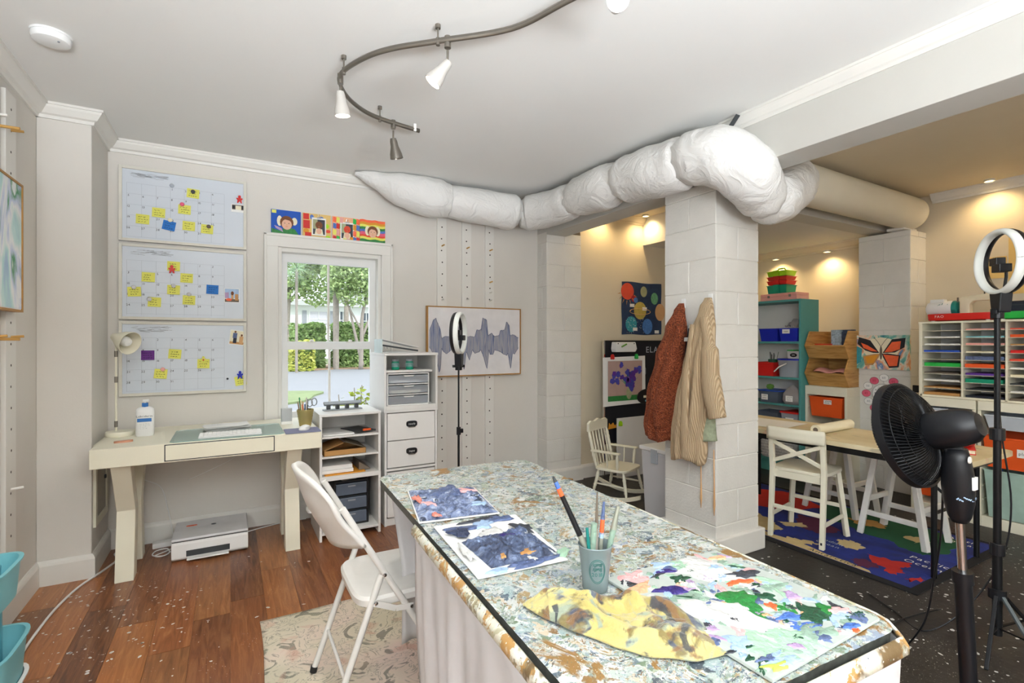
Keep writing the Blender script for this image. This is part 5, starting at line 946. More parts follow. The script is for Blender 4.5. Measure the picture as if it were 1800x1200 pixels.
# cross back child chair
Cc = thing('cross_back_chair', 'cream wooden child chair with X shaped back at the work table', 'chair', (3.165, 1.92, .0098), math.radians(10))
def bar(par, nm, p, q, w, h, m='cream', up=(0, 0, 1), bv=.004): return MB().bar(p, q, w, h, up).build(nm, m, par, bevel=bv)
for s in (-1, 1):
    MB().prism([(-.012, 0), (.018, 0), (.055, .45), (.025, .715), (-.005, .715), (.02, .45)], s*.155-.0145, s*.155+.0145, MYM).build('rear_leg', 'cream', Cc, bevel=.004)
    bar(Cc, 'front_leg', (.375, s*.175, 0), (.325, s*.135, .44), .032, .03); bar(Cc, 'side_stretcher', (.012, s*.155, .14), (.36, s*.163, .14), .014, .026)
bar(Cc, 'stretcher', (.018, -.15, .20), (.018, .15, .20), .014, .026); bar(Cc, 'stretcher', (.352, -.16, .20), (.352, .16, .20), .014, .026)
loft(MB(), [[(x+.20, y, z) for x, y, z in rring(.175, .17, zz, 32, 5)] for zz in (.438, .46)]).build('seat', 'cream', Cc, bevel=.004); bar(Cc, 'apron', (.04, -.15, .415), (.04, .15, .415), .016, .05); bar(Cc, 'apron', (.32, -.13, .415), (.32, .13, .415), .016, .05)
MB().sheet(lambda u, v: Vector((.0-.018*(1-(2*u-1)**2), (u-.5)*.345, .645+.085*v)), 14, 3).build('top_rail', 'cream', Cc, smooth=40, solid=.022)
bar(Cc, 'cross_bar', (.035, -.145, .50), (.012, .145, .63), .012, .026); bar(Cc, 'cross_bar', (.030, .145, .50), (.008, -.145, .63), .012, .026)
MB().box(-.013, -.011, -.160, -.150, .03, .045).build('mark', 'ink', Cc)
def stool(x, y, label, m):
    S = thing('wooden_stool', label, 'stool', (x, y, .0098), 0, 'white stools under the work table')
    for sx in (-1, 1):
        for sy in (-1, 1): bar(S, 'leg', (sx*.155, sy*.185, 0), (sx*.135, sy*.10, .56), .036, .036, m)
        bar(S, 'side_stretcher', (sx*.152, -.165, .15), (sx*.152, .165, .15), .018, .034, m)
    for sy in (-1, 1): bar(S, 'end_stretcher', (-.145, sy*.15, .235), (.145, sy*.15, .235), .018, .034, m)
    MB().box(-.165, .165, -.15, .15, .56, .585).build('seat', m, S, bevel=.006); return S
stool(3.87, 1.62, 'white stool pushed under the near end of the work table', 'white_metal'); stool(4.10, 2.13, 'white stool at the far side of the work table', 'white_metal')
# ================================================================ floor fan
Fx, Fy = 2.13, .70
Fn = thing('pedestal_fan', 'black pedestal fan with round cage standing beside the paint table', 'fan', (Fx, Fy, 0))
MB().lathe([(0, 0), (.15, 0), (.15, .012), (.05, .03), (.026, .05), (0, .05)], 32, (0, -.04, 0)).build('base', 'black_plastic', Fn, smooth=True)
tl = Vector((-.085, .01, 0)); pz = lambda z: tl*(z/.94)+Vector((0, 0, z))
MB().cyl(Vector((0, 0, .03)), pz(.545), .0235).build('lower_pole', 'black_plastic', Fn, smooth=True); MB().cyl(pz(.515), pz(.553), .028).build('collar', 'black_plastic', Fn, smooth=True); MB().cyl(pz(.54), pz(.76), .0125).build('chrome_pole', 'chrome', Fn, smooth=True)
MB().tube([pz(z) for z in (.715, .735, .78, .83, .88, .92, .955)], [.022, .031, .041, .044, .042, .037, .03], 20, flat=.9).build('control_column', 'black_plastic', Fn, smooth='all')
axis = Vector((.03, .93, -.30)).normalized(); Qf = axis.to_track_quat('Z', 'X').to_matrix().to_4x4(); Hc = Vector((-.098, .03, 1.015))
MB().lathe([(0, -.095), (.035, -.09), (.052, -.07), (.060, -.035), (.062, .0), (.060, .05), (.048, .085), (.04, .09), (0, .09)], 28, Hc, Qf).build('motor_housing', 'black_plastic', Fn, smooth=True); MB().bar(pz(.93), Hc+Vector((.01, -.01, -.05)), .035, .05).build('neck', 'black_plastic', Fn, bevel=.006); MB().lathe([(0, 0), (.011, 0), (.01, .004), (0, .005)], 14, pz(.925)+Vector((-.01, -.035, 0)), Matrix.Rotation(PI/2, 4, 'X')).build('screw_cap', 'white_metal', Fn)
RF = .174
def cage(name, off, bulge, n, inner):
    mb = MB()
    for k in range(n):
        a = 2*PI*k/n; pts = []
        for j in range(7):
            f = j/6; r_ = inner+(RF-inner)*f; z = off+bulge*(1-f**2.6); pts.append(Hc+Qf.to_3x3() @ Vector((r_*math.cos(a+.35*f), r_*math.sin(a+.35*f), z)))
        mb.tube(pts, .0012, 4, False)
    o = mb.build(name, 'black_metal', Fn); o['kind'] = 'stuff'; return o
cage('rear_cage', .105, -.062, 84, .05); cage('front_cage', .115, .062, 84, .035)
for r_, z, w_ in ((RF, .105, .0035), (RF, .118, .0035), (.05, .046, .003), (.12, .065, .0016), (.155, .083, .0016), (.035, .177, .003), (.11, .16, .0016), (.15, .14, .0016)):
    MB().tube([Hc+Qf.to_3x3() @ Vector((r_*math.cos(a), r_*math.sin(a), z)) for a in [2*PI*k/48 for k in range(49)]], w_, 6, False).build('cage_ring', 'black_metal', Fn, smooth='all')
MB().lathe([(.172, .100), (.178, .10), (.178, .124), (.172, .124), (.172, .10)], 48, Hc, Qf).build('cage_rim', 'black_plastic', Fn, smooth=40); MB().lathe([(0, .172), (.036, .172), (.033, .182), (0, .185)], 24, Hc, Qf).build('badge', 'black_plastic', Fn); MB().lathe([(.03, .046), (.075, .052), (.076, .048), (.03, .042), (.03, .046)], 32, Hc, Qf).build('rear_plate', 'black_plastic', Fn, smooth=40)
for k in range(5):
    a0 = 2*PI*k/5
    MB().sheet(lambda u, v: Hc+Qf.to_3x3() @ Vector(((.03+.125*v)*math.cos(a0+(u-.5)*(1.0-.2*v)+.3*v), (.03+.125*v)*math.sin(a0+(u-.5)*(1.0-.2*v)+.3*v), .115+.018*(u-.5)*2*(1-.3*v))), 8, 6).build('blade', mat('blade_smoke', '#2b2d31', .3), Fn, smooth='all', solid=.002)
MB().lathe([(0, .08), (.034, .08), (.034, .145), (.02, .155), (0, .155)], 20, Hc, Qf).build('blade_hub', 'black_plastic', Fn, smooth=True)
MB().box(-.014, .014, -.046, -.040, .83, .87).build('rating_label', 'paper_white', Fn, tuple(tl*.9)); sp_ = MB(); q = random.Random(8)
for i in range(18): a = -2.9+i*.14; p = Vector((.0425*math.cos(a), .0395*math.sin(a), .80+q.uniform(-.006, .006))); sp_.tube([p, p+Vector((.005*math.cos(a+1.5), .005*math.sin(a+1.5), q.uniform(-.004, .006)))], .0022, 5)
sp_.build('paint_smear', 'paint_sky', Fn, tuple(tl*.85))
cord('fan_cord', 'black fan cord looping behind the pedestal fan pole', [(2.10, .765, .80), (2.18, .80, .62), (2.24, .84, .45), (2.26, .88, .25), (2.35, 1.0, .05), (2.5, 1.1, .006), (2.7, 1.15, .006), (3.0, 1.1, .006)], .0035, 'black_plastic')
# ================================================================ teal shelf with bins
Ts = thing('teal_shelf', 'tall teal bookcase full of craft bins against the annex wall', 'bookcase', (4.74, 2.82, 0))
H_ = 1.71; D_ = .30; L_ = .80
for nm, b, m in [('side_panel', (0, D_, 0, .02, 0, H_), 'teal_shelf'), ('side_panel', (0, D_, L_-.02, L_, 0, H_), 'teal_shelf'), ('top', (0, D_, .02, L_-.02, H_-.022, H_), 'teal_shelf'), ('back_panel', (D_-.008, D_, .02, L_-.02, .05, H_-.022), 'white_laminate')]+[('shelf_board', (.002, D_-.008, .02, L_-.02, z-.02, z), 'teal_shelf') for z in (1.30, .95, .685, .42, .13)]+[('plinth', (.01, .03, .02, L_-.02, 0, .11), 'teal_shelf')]:
    MB().box(*b).build(nm, m, Ts, bevel=.002)
def binbox(name, label, x0, x1, y0, y1, z0, z1, m, cat='bin', tag_=None, taper=.86, rim=.006, group=None, tagm='paper_white', txt=None):
    B = thing(name, label, cat, ((x0+x1)/2, (y0+y1)/2, z0), 0, group); w, d, h = (x1-x0)/2, (y1-y0)/2, z1-z0; t_ = .003
    def R(s, z, e=0): return [(w*s+e, d*s+e, z), (-w*s-e, d*s+e, z), (-w*s-e, -d*s-e, z), (w*s+e, -d*s-e, z)]
    loft(MB(), [R(taper, 0), R(.97, h-.01), R(.97, h-.01, rim*.6), R(.97, h, rim*.6), R(.97, h, -t_), R(taper, .004, -t_)]).build('tub', m, B, bevel=.0015)
    if tag_:
        ty, tz, tw, th = tag_; xx = -w*(taper+(.97-taper)*tz/h)-.003; MB().box(xx-.001, xx, ty-tw/2, ty+tw/2, tz-th/2, tz+th/2).build('name_tag', tagm, B)
        s_ = MB()
        if txt: text(s_, txt, th*.5, WRIGHT(xx-.0016, ty, tz-th*.18))
        else: scribble(s_, tw*.9, th*.8, WRIGHT(xx-.0016, ty, tz), 2, 0, .003)
        s_.build('lettering', 'ink', B)
    return B
binbox('blue_bin', 'blue plastic bin left of two on the upper teal shelf', 4.725, 5.0, 3.045, 3.245, 1.301, 1.43, 'blue_plastic'); binbox('blue_bin', 'blue plastic bin with a white name tag on the upper teal shelf', 4.725, 5.0, 2.845, 3.035, 1.301, 1.43, 'blue_plastic', tag_=(.02, .10, .075, .045), txt='tape')
single('plastic_bag', MB().sheet(lambda u, v: Vector((.1*(v-.5), (u-.5)*.16, .07*math.sin(u*PI)*math.sin(v*PI)+.03*noise.noise(Vector((u*5, v*5, 0)))+.03)), 14, 10), 'clear_bag', 'crumpled clear plastic bag on top of the tagged blue bin', 'bag', loc=(4.84, 2.93, 1.42), smooth='all')
binbox('red_bin', 'red plastic bin on the middle teal shelf', 4.73, 4.98, 3.09, 3.30, .951, 1.09, 'red')
Gc = thing('green_cup', 'dark green cup of tools standing in the red bin', 'cup', (4.80, 3.14, .96)); MB().lathe([(0, 0), (.035, 0), (.045, .16), (.042, .16), (.033, .004), (0, .004)], 20).build('cup', mat('cup_green', '#14563d', .4), Gc, smooth=40)
for i in range(6): MB().tube([(.01*(i-3), .006*(i % 3), .01), (.022*(i-2.5), .012*((i*2) % 5-2), .21+.012*(i % 3))], .004, 6).build('tool', 'ferrule_dirty' if i % 2 else 'dark_grey', Gc)
Bk = thing('clear_bucket', 'clear bucket with blue lid and white handle on the middle shelf', 'bucket', (4.83, 2.955, .951))
loft(MB(), [rring(.085, .10, 0, 28, 5), rring(.095, .112, .165, 28, 5)]).build('tub', 'clear_plastic', Bk, smooth=40); loft(MB(), [rring(.10, .117, .165, 28, 5), rring(.10, .117, .18, 28, 5)]).build('lid', 'blue_plastic', Bk, bevel=.002); loft(MB(), [rring(.075, .09, .004, 20, 4), rring(.08, .1, .10, 20, 4)]).build('contents', mat('contents_blue', '#8aa3b8', .6, 0, .5, 30), Bk, smooth=True)
MB().tube([(-.098, .0, .135), (-.125, .06, .10), (-.115, .118, .05)], .006, 8).build('handle', 'white_plastic', Bk, smooth=True)
Sb = thing('small_clear_box', 'small clear box with lime lid on the blue bucket lid', 'box', (4.81, 2.90, 1.133)); MB().frustum((-.05, .05, -.06, .06), (-.055, .055, -.065, .065), 0, .075).build('box', 'frosted_plastic', Sb, bevel=.003); MB().box(-.058, .058, .0, .066, .075, .085).build('lid', 'bright_green', Sb, bevel=.002); loft(MB(), [[(-.056-z, x, y+.035) for x, y, z in rring(.035, .02, t_, 20, 2)] for t_ in (0, .001)]).build('chalk_label', 'black_plastic', Sb); t = MB(); text(t, 'Gift', .018, WRIGHT(-.0576, 0, .03)); t.build('lettering', 'paper_white', Sb)
binbox('clear_tub', 'clear tub with blue rim and tag, third teal shelf', 4.73, 4.98, 3.04, 3.25, .686, .80, 'smoky', tag_=(.045, .055, .07, .06)); MB().box(4.72, 4.99, 3.03, 3.26, .80, .81).build('tub_rim', 'blue_lid', bpy.data.objects['clear_tub'], (-4.855, -3.145, -.686)); single('green_craft_ball', MB().lathe([(0, 0), (.03, .01), (.038, .03), (.03, .05), (0, .058)], 16), 'leaf_green', 'green craft ball piled on the clear tub', 'ball', loc=(4.80, 3.17, .811), smooth=True)
q = random.Random(4)
Bg = thing('bead_jar', 'clear bag of beads with white tag on the third teal shelf', 'bag', (4.80, 2.93, .686)); loft(MB(), [[(x+.01*noise.noise(Vector((x*20, y*20, zz))), y, z) for x, y, z in rring(w1, w2, zz, 24, 2.6)] for w1, w2, zz in ((.05, .08, 0), (.062, .10, .04), (.055, .095, .10), (.03, .06, .15), (.006, .01, .19))]).build('bag', 'clear_bag', Bg, smooth='all'); MB().box(-.068, -.066, -.035, .035, .03, .085).build('name_tag', 'paper_white', Bg)
t = MB(); scribble(t, .06, .04, WRIGHT(-.069, 0, .058), 3, 0, .002); t.build('lettering', 'ink', Bg); 
for i in range(14): MB().lathe([(0, -.014), (.012, -.007), (.014, 0), (.01, .01), (0, .014)], 8, (q.uniform(-.03, .03), q.uniform(-.065, .065), .02+q.uniform(0, .10))).build('bead', ['red', 'pink', 'paint_ochre', 'planet_grey', 'bright_green'][i % 5], Bg, smooth=True)
binbox('red_lid_box', 'clear box with a red lid on the fourth teal shelf', 4.74, 4.98, 2.85, 3.02, .421, .60, 'clear_plastic', tag_=(0, .11, .08, .05)); MB().box(4.73, 4.99, 2.845, 3.025, .60, .615).build('lid', 'red', bpy.data.objects['red_lid_box'], (-4.86, -2.935, -.421)); binbox('grey_box', 'smoky grey storage box on the fourth teal shelf', 4.74, 4.98, 3.05, 3.3, .421, .59, 'smoky')
Wb = thing('woven_basket', 'white woven basket on the bottom teal shelf', 'basket', (4.86, 3.08, .131)); loft(MB(), [rring(.10, .18, 0, 32, 5), rring(.11, .2, .22, 32, 5), rring(.115, .205, .225, 32, 5), rring(.1, .19, .225, 32, 5), rring(.09, .17, .01, 32, 5)]).build('basket', mat('wicker', '#d9d6d4', .8, 0, .3, 60, .8, 60), Wb); single('purple_cloth', MB().sheet(lambda u, v: Vector((.16*(v-.5), (u-.5)*.3, .05*math.sin(u*PI)*math.sin(v*PI)+.02*noise.noise(Vector((u*7, v*7, 0))))), 16, 10), 'purple', 'purple cloth heaped in the woven basket', 'cloth', loc=(4.86, 3.08, .345), smooth='all', solid=.003)
for r in range(7):
    for c in range(12): MB().box(-.004, 0, -.012, .012, 0, .012).build('weave', 'white_laminate', Wb, (-.1035-.0012*r, -.165+c*.03+(r % 2)*.015, .02+r*.029)) if r+c else None
Pc = thing('pink_case', 'flat pink wooden case on top of the teal bookcase', 'case', (4.86, 3.06, 1.71)); MB().box(-.1, .1, -.19, .19, 0, .04).build('body', 'pink', Pc, bevel=.003); MB().box(-.1, .1, -.19, .19, .041, .07).build('lid', 'pink', Pc, bevel=.003)
for y in (-.12, .1): MB().box(-.106, -.098, y-.01, y+.01, .028, .052).build('latch', 'nickel', Pc)
def caddy(z, h, m, label, hnd):
    K_ = thing('craft_caddy', label, 'caddy', (4.88, 3.10, z), .0, 'stacked craft caddies'); R = lambda s: [( .085*s, .10*s), (-.085*s, .10*s), (-.085*s, -.10*s), (.085*s, -.10*s)]
    MB().frustum((-.075, .075, -.095, -.03), (-.085, .085, -.105, -.03), 0, h).build('compartment', m, K_, bevel=.003); MB().frustum((-.09, .09, -.028, .028), (-.1, .1, -.03, .03), 0, h+.004).build('compartment', m, K_, bevel=.003); MB().frustum((-.075, .075, .03, .095), (-.085, .085, .03, .105), 0, h).build('compartment', m, K_, bevel=.003)
    MB().box(-.09, .09, -.11, .11, h-.004, h).build('rim', m, K_, bevel=.001)
    if hnd: MB().tube([(-.0, -.05, h), (0, -.03, h+.03), (0, .03, h+.03), (0, .05, h)], .008, 8).build('handle', m, K_, smooth=True)
caddy(1.781, .085, 'green_plastic', 'bottom green caddy of the stack on the pink case', 0); caddy(1.872, .04, 'red', 'lower red caddy of the stack', 0); caddy(1.918, .035, mat('caddy_red2', '#cf3a2c', .4), 'upper red caddy directly beneath the lime one', 0); caddy(1.959, .05, 'lime', 'lime green caddy topping the stack', 1)
# crates on cream cabinet
def m_plywood():
    t = NT('plywood'); n = t.noise(5, 5, t.co((1, 1.2, 10)), .6); t.color(t.ramp(n.outputs[0], [(.3, '#9d7138'), (.5, '#bf9152'), (.7, '#cda263')])); t.set(Roughness=.55); reg(t)
m_plywood()
def crate(z, label):
    K_ = thing('wooden_crate', label, 'crate', (4.78, 2.45, z), 0, 'stacked plywood crates'); P = [(.075, 0), (.0, .12), (.075, .255), (.40, .255), (.40, 0)]
    for y in (0, .348): MB().prism(P, y, y+.012, MYM).build('side_panel', 'plywood', K_, bevel=.001)
    MB().box(.075, .40, .012, .348, 0, .01).build('bottom', 'plywood', K_); MB().box(.39, .40, .012, .348, .01, .255).build('back_panel', 'plywood', K_); MB().bar((.078, .18, .004), (.006, .18, .122), .336, .01, (-1, 0, .5)).build('front_panel', 'plywood', K_)
crate(.884, 'lower plywood stacking crate on the cream cabinet'); crate(1.142, 'upper plywood stacking crate holding books and a red box')
Cb = thing('cream_cabinet', 'cream cabinet with orange bin below the plywood crates', 'cabinet', (4.80, 2.44, 0))
for nm, b in [('side_panel', (0, .42, 0, .022, 0, .80)), ('side_panel', (0, .42, .353, .375, 0, .80)), ('top', (0, .42, 0, .375, .80, .882)), ('back_panel', (.41, .42, .022, .353, .05, .80)), ('bottom', (0, .42, .022, .353, .0, .06))]: MB().box(*b).build(nm, 'cream', Cb, bevel=.003)
for z in (.3, .5, .68):
    MB().box(.02, .4, .022, .028, z, z+.012).build('runner', 'cream', Cb); MB().box(.02, .4, .347, .353, z, z+.012).build('runner', 'cream', Cb)
binbox('orange_bin', 'orange bin with white tag in the cream cabinet', 4.79, 5.15, 2.475, 2.775, .60, .785, 'orange', tag_=(-.02, .14, .07, .04), taper=.88)
single('mauve_folders', MB().box(-.11, .11, -.13, .13, 0, .012).box(-.10, .10, -.12, .14, .014, .022), mat('mauve', '#b08a8e', .6, 0, .2), 'mauve folders stacked inside the lower crate', 'folders', loc=(5.0, 2.63, .97), rz=.15); single('pink_pouch', MB().sheet(lambda u, v: Vector((.16*(v-.5), (u-.5)*.28, .03*math.sin(v*PI)+.01*math.sin(u*9)+.012)), 12, 8), 'pink', 'flat pink pouch on the mauve folders in lower crate', 'pouch', loc=(4.94, 2.63, 1.0), smooth='all', solid=.004); single('folder_rest', bx(-.12, .12, -.14, .14, 0, .074), 'mount_brown', 'brown cardboard filler box at the bottom of lower crate', 'box', loc=(5.0, 2.63, .8945))
single('red_pencil_box', MB().box(-.045, .045, -.075, .075, 0, .028).box(-.046, .046, -.076, .076, .03, .038), 'red', 'red pencil box at the front of the upper crate', 'box', loc=(4.95, 2.71, 1.24), rz=.1, bevel=.003); single('crate_filler', bx(-.12, .12, -.16, .16, 0, .085), 'brown_card', 'cardboard box filling the bottom of the upper crate', 'box', loc=(5.0, 2.63, 1.153)); single('patterned_notebook', bx(-.01, .01, -.045, .045, 0, .17), mat('dotted', '#a9bccb', .6, 0, .6, 50), 'pale blue dotted notebook standing in the upper crate', 'notebook', loc=(4.94, 2.60, 1.239)); single('picture_book', MB().box(-.009, .009, -.06, .06, 0, .17).box(-.03, -.012, -.055, .05, 0, .15), mat('cover_navy', '#3d4a63', .4, 0, .7, 30), 'dark picture books leaning in the upper crate', 'books', loc=(4.97, 2.515, 1.239))
# ================================================================ on the second column: butterfly canvas, clock with petals
Bt = thing('butterfly_painting', 'colourful canvas of an orange and black butterfly on the column', 'painting', (5.015, 2.255, 1.205)); WF = WRIGHT(0, 0, 0)
def m_bfly():
    t = NT('butterfly_ground'); n = t.noise(7, 4, None, 1.2); t.color(t.ramp(n.outputs[0], [(.3, '#2f7f8f'), (.4, '#6fb5a8'), (.5, '#eadfcd'), (.58, '#e9a06a'), (.66, '#4f83b5'), (.75, '#efe6da')])); t.set(Roughness=.6); reg(t)
m_bfly()
MB().box(-.03, 0, -.21, .21, -.15, .15).build('canvas', 'butterfly_ground', Bt)
def shp(m, poly, z): MB().prism([(a*.42, b*.30) for a, b in poly], .03, .0305+z*.0004, WF).build('painted_shape', m, Bt, tri=True)
shp('paper_cream', el(.0, .1, .34, .34), 0); shp('ink', [(-.03, -.02), (-.2, .35), (-.42, .45), (-.45, .25), (-.3, .05), (-.15, -.02)], 1); shp('paint_coral', [(-.06, .02), (-.25, .2), (-.38, .28), (-.33, .12), (-.18, .03)], 2); shp('ink', [(.03, -.02), (.2, .38), (.44, .42), (.42, .15), (.25, .0)], 1); shp('paint_coral', [(.06, -.0), (.2, .3), (.36, .33), (.34, .1), (.2, .02)], 2); shp('paint_ochre', [(-.02, -.04), (-.12, -.05), (-.34, -.12), (-.3, -.4), (-.15, -.38), (-.04, -.15)], 1); shp('envelope_orange', [(-.05, -.07), (-.3, -.14), (-.26, -.34), (-.14, -.32)], 2); shp('ink', [(.02, -.04), (.12, -.03), (.35, -.08), (.32, -.42), (.15, -.45), (.04, -.15)], 1); shp('paint_coral', [(.04, -.06), (.32, -.1), (.29, -.38), (.15, -.4)], 2); shp('mount_brown', el(0, -.02, .025, .2), 3); shp('planet_teal', [(-.49, -.4), (-.38, -.3), (-.36, .1), (-.49, .2)], 1)
for s in (-1, 1): MB().tube([WF @ Vector((0, .05, .032)), WF @ Vector((s*.03, .10, .032)), WF @ Vector((s*.055, .13, .032))], .0015, 5).build('antenna', 'ink', Bt)
Ck = thing('wall_clock', 'round white wall clock on the column above petals', 'clock', (5.018, 2.25, .842)); MB().lathe([(0, 0), (.085, 0), (.087, .008), (.085, .022), (.078, .024), (.076, .016), (0, .016)], 40, M=WF).build('case', mat('clock_rim', '#c9c9c4', .4), Ck, smooth=35); MB().lathe([(.0, .016), (.076, .016), (.076, .0168), (0, .0168)], 36, M=WF).build('dial', 'paper_white', Ck)
t = MB()
for k in range(1, 13): a = PI/2-k*PI/6; text(t, str(k), .02, WF @ Matrix.Translation((.06*math.cos(a), .06*math.sin(a)-.007, .0172)))
t.build('numerals', 'ink', Ck)['kind'] = 'stuff'
for a, L, w_ in ((2.28, .056, .004), (.95, .036, .005)): MB().bar(WF @ Vector((0, 0, .018)), WF @ Vector((L*math.cos(a), L*math.sin(a), .018)), w_, .001, (1, 0, 0)).build('hand', 'ink', Ck)
pet = [(2.322, .95, 'hot_pink', '55'), (2.246, .981, 'paper_white', '60'), (2.173, .951, 'hot_pink', '05'), (2.118, .896, 'paper_white', '10'), (2.373, .901, 'paper_white', '50'), (2.387, .833, 'hot_pink', '45'), (2.368, .763, 'paper_white', '40'), (2.322, .707, 'hot_pink', '35'), (2.246, .69, 'paper_white', '30'), (2.17, .725, 'hot_pink', '25')]
CLK = ['at eleven', 'at twelve', 'at one', 'at two', 'at ten', 'at nine', 'at eight', 'at seven', 'at six', 'at five']
for (y, z, m, s), ck in zip(pet, CLK):
    P_ = thing('minute_petal', ('pink' if m == 'hot_pink' else 'white')+' paper petal '+ck+' o clock around the wall clock', 'paper disc', (5.018, y, z), 0, 'minute petals around the clock'); loft(MB(), [[tuple(WF @ Vector((x, yy, zz))) for x, yy, zz in rring(.036, .032, q_, 24, 2)] for q_ in (0, .0015)]).build('disc', m, P_); t = MB(); text(t, s, .026, WF @ Matrix.Translation((0, -.009, .0022))); t.build('lettering', 'ink_grey' if m != 'hot_pink' else 'red_cloth', P_); t = MB(); t.tube([WF @ Vector((.036*math.cos(a), .032*math.sin(a), .0018)) for a in [2*PI*k/24 for k in range(25)]], .0009, 4); t.build('outline', 'ink', P_)
single('wall_switch', MB().box(-.02, 0, -.02, .02, -.03, .03), 'black_plastic', 'small black box beside the paper sorter', 'box', loc=(5.0, 2.0, .905), bevel=.003)
# ================================================================ cabinets with bins, paper sorter, craft machines
def unit(y0, y1, label):
    U_ = thing('bin_cabinet', label, 'cabinet', (4.62, y0, 0), 0, 'cream bin cabinets along the wall'); w_ = y1-y0
    for nm, b in [('side_panel', (0, .44, 0, .02, 0, .815)), ('side_panel', (0, .44, w_-.02, w_, 0, .815)), ('top', (0, .44, 0, w_, .815, .88)), ('back_panel', (.43, .44, .02, w_-.02, .05, .815)), ('bottom', (0, .44, .02, w_-.02, 0, .075))]: MB().box(*b).build(nm, 'cream', U_, bevel=.003)
    for z in (.18, .28, .40, .52, .64, .73):
        for y in (.02, w_-.026): MB().box(.02, .42, y, y+.006, z, z+.01).build('runner', 'cream', U_)
unit(1.495, 1.885, 'cream bin cabinet next to the clock column'); unit(1.09, 1.485, 'cream bin cabinet at right with large clear bin')
binbox('clear_bin', 'clear bin with a paint tag in the cabinet by the column', 4.63, 5.0, 1.53, 1.85, .68, .80, 'bin_clear', tag_=(.03, .085, .11, .05), txt='Paint'); binbox('clear_bin', 'second clear bin below the paint bin', 4.63, 5.0, 1.53, 1.85, .55, .66, 'bin_clear'); binbox('orange_bin', 'deep orange bin low in the cabinet by the column', 4.63, 5.0, 1.53, 1.85, .12, .40, 'orange')
binbox('clear_bin', 'shallow clear tray bin topmost in right cabinet', 4.61, 5.0, 1.125, 1.45, .69, .79, 'bin_clear'); binbox('orange_bin', 'orange bin tagged play dough in the right cabinet', 4.58, 5.0, 1.125, 1.45, .43, .645, 'orange', tag_=(-.09, .12, .15, .055), txt='play dough'); binbox('clear_bin', 'large clear bin of green and coral things at floor level', 4.60, 5.0, 1.125, 1.45, .08, .41, 'bin_mint')
single('blue_bottle_top', MB().lathe([(0, 0), (.02, 0), (.02, .05), (.012, .06), (0, .06)], 14), 'paint_blue', 'blue bottle top poking out above the large clear bin', 'bottle', loc=(4.72, 1.40, .378), smooth=True)
Os = thing('paper_sorter', 'white paper sorter with slots of coloured paper on the cabinets', 'paper sorter', (4.66, 1.841, .882))
ys = [0, -.256, -.497, -.745]; SH = .555; ns = 10
for y in ys: MB().box(0, .33, y-.006-(0 if y else .008), y+.006+(0 if y else 0), 0, SH).build('upright', 'cream', Os, bevel=.001)
MB().box(-.004, .335, ys[-1]-.008, .008, SH, SH+.014).build('top', 'cream', Os, bevel=.001); MB().box(0, .33, ys[-1], 0, -.001, .012).build('bottom', 'cream', Os); MB().box(.322, .33, ys[-1], 0, .012, SH).build('back_panel', 'white_laminate', Os)
pal = {0: ['', 'paper_white', 'paper_white', 'blue_lid', '', 'bright_green', 'mount_brown', 'paper_white', 'brown_card', 'brown_card'][::-1], 1: ['pink', 'teal_plastic', 'pink', 'paper_cream', 'paint_slate', 'orange', 'purple', 'green_plastic', 'dark_grey', 'navy_case'][::-1], 2: ['sun_red', 'orange', 'brown_card', 'red', 'sun_red', 'paper_white', 'paper_cream', 'dark_grey', 'paper_white', 'mount_brown'][::-1]}
q = random.Random(9); grp = 'coloured paper in the sorter'
COLN = {'paper_white': 'white', 'blue_lid': 'blue', 'bright_green': 'bright green', 'mount_brown': 'dark brown', 'brown_card': 'tan', 'pink': 'pink', 'teal_plastic': 'aqua', 'paper_cream': 'cream', 'paint_slate': 'slate blue', 'orange': 'orange', 'purple': 'purple', 'green_plastic': 'green', 'dark_grey': 'dark grey', 'navy_case': 'navy', 'sun_red': 'brick red', 'red': 'red'}
ORD = ['lowest', 'second', 'third', 'fourth', 'fifth', 'sixth', 'seventh', 'eighth', 'ninth', 'topmost']
for c in range(3):
    yA, yB = ys[c+1]+.008, ys[c]-.008-(.006 if c == 0 else 0)
    for r in range(ns):
        z = .012+r*(SH-.012)/ns
        if r: MB().box(.004, .322, yA-.002, yB+.002, z-.003, z).build('shelf_board', 'cream', Os)
        m = pal[c][r]
        if m: single('paper_ream', bx(0, .28, yA+.006+q.uniform(0, .01), yB-.006, 0, q.choice([.009, .014, .02, .027])), m, COLN[m]+' paper in the '+ORD[r]+' slot of the '+['left', 'middle', 'right'][c]+' sorter column', 'paper', grp, loc=(4.66+.012+q.uniform(0, .012), 1.841, .882+z+.0008))
def tray(y0, y1, m, label, txt=None):
    T_ = thing('machine_tray', label, 'tray', (4.84, (y0+y1)/2, 1.452)); w_ = (y1-y0)/2
    loft(MB(), [[(x, y, z) for x, y, z in rring(.13*s, w_*s, zz, 32, 7)] for s, zz in ((.95, .008), (.985, .014), (1, .058), (.97, .058), (.95, .02))]).build('tray', m, T_, smooth=40)
    for x in (-.1, .1):
        for y in (-w_*.8, w_*.8): MB().cyl((x, y, 0), (x, y, .01), .012).build('foot', 'paper_white', T_)
    if txt: t = MB(); text(t, txt, .027, WRIGHT(-.132, w_*.55, .028)); t.build('lettering', 'paper_white', T_)
tray(1.425, 1.828, 'red', 'red tray lettered on its side carrying craft machines', 'FAO'); tray(1.10, 1.415, 'bright_green', 'bright green tray on top of the paper sorter')
M1 = thing('craft_machine', 'white barrel shaped craft machine with teal end on red tray', 'craft machine', (4.84, 1.775, 1.478))
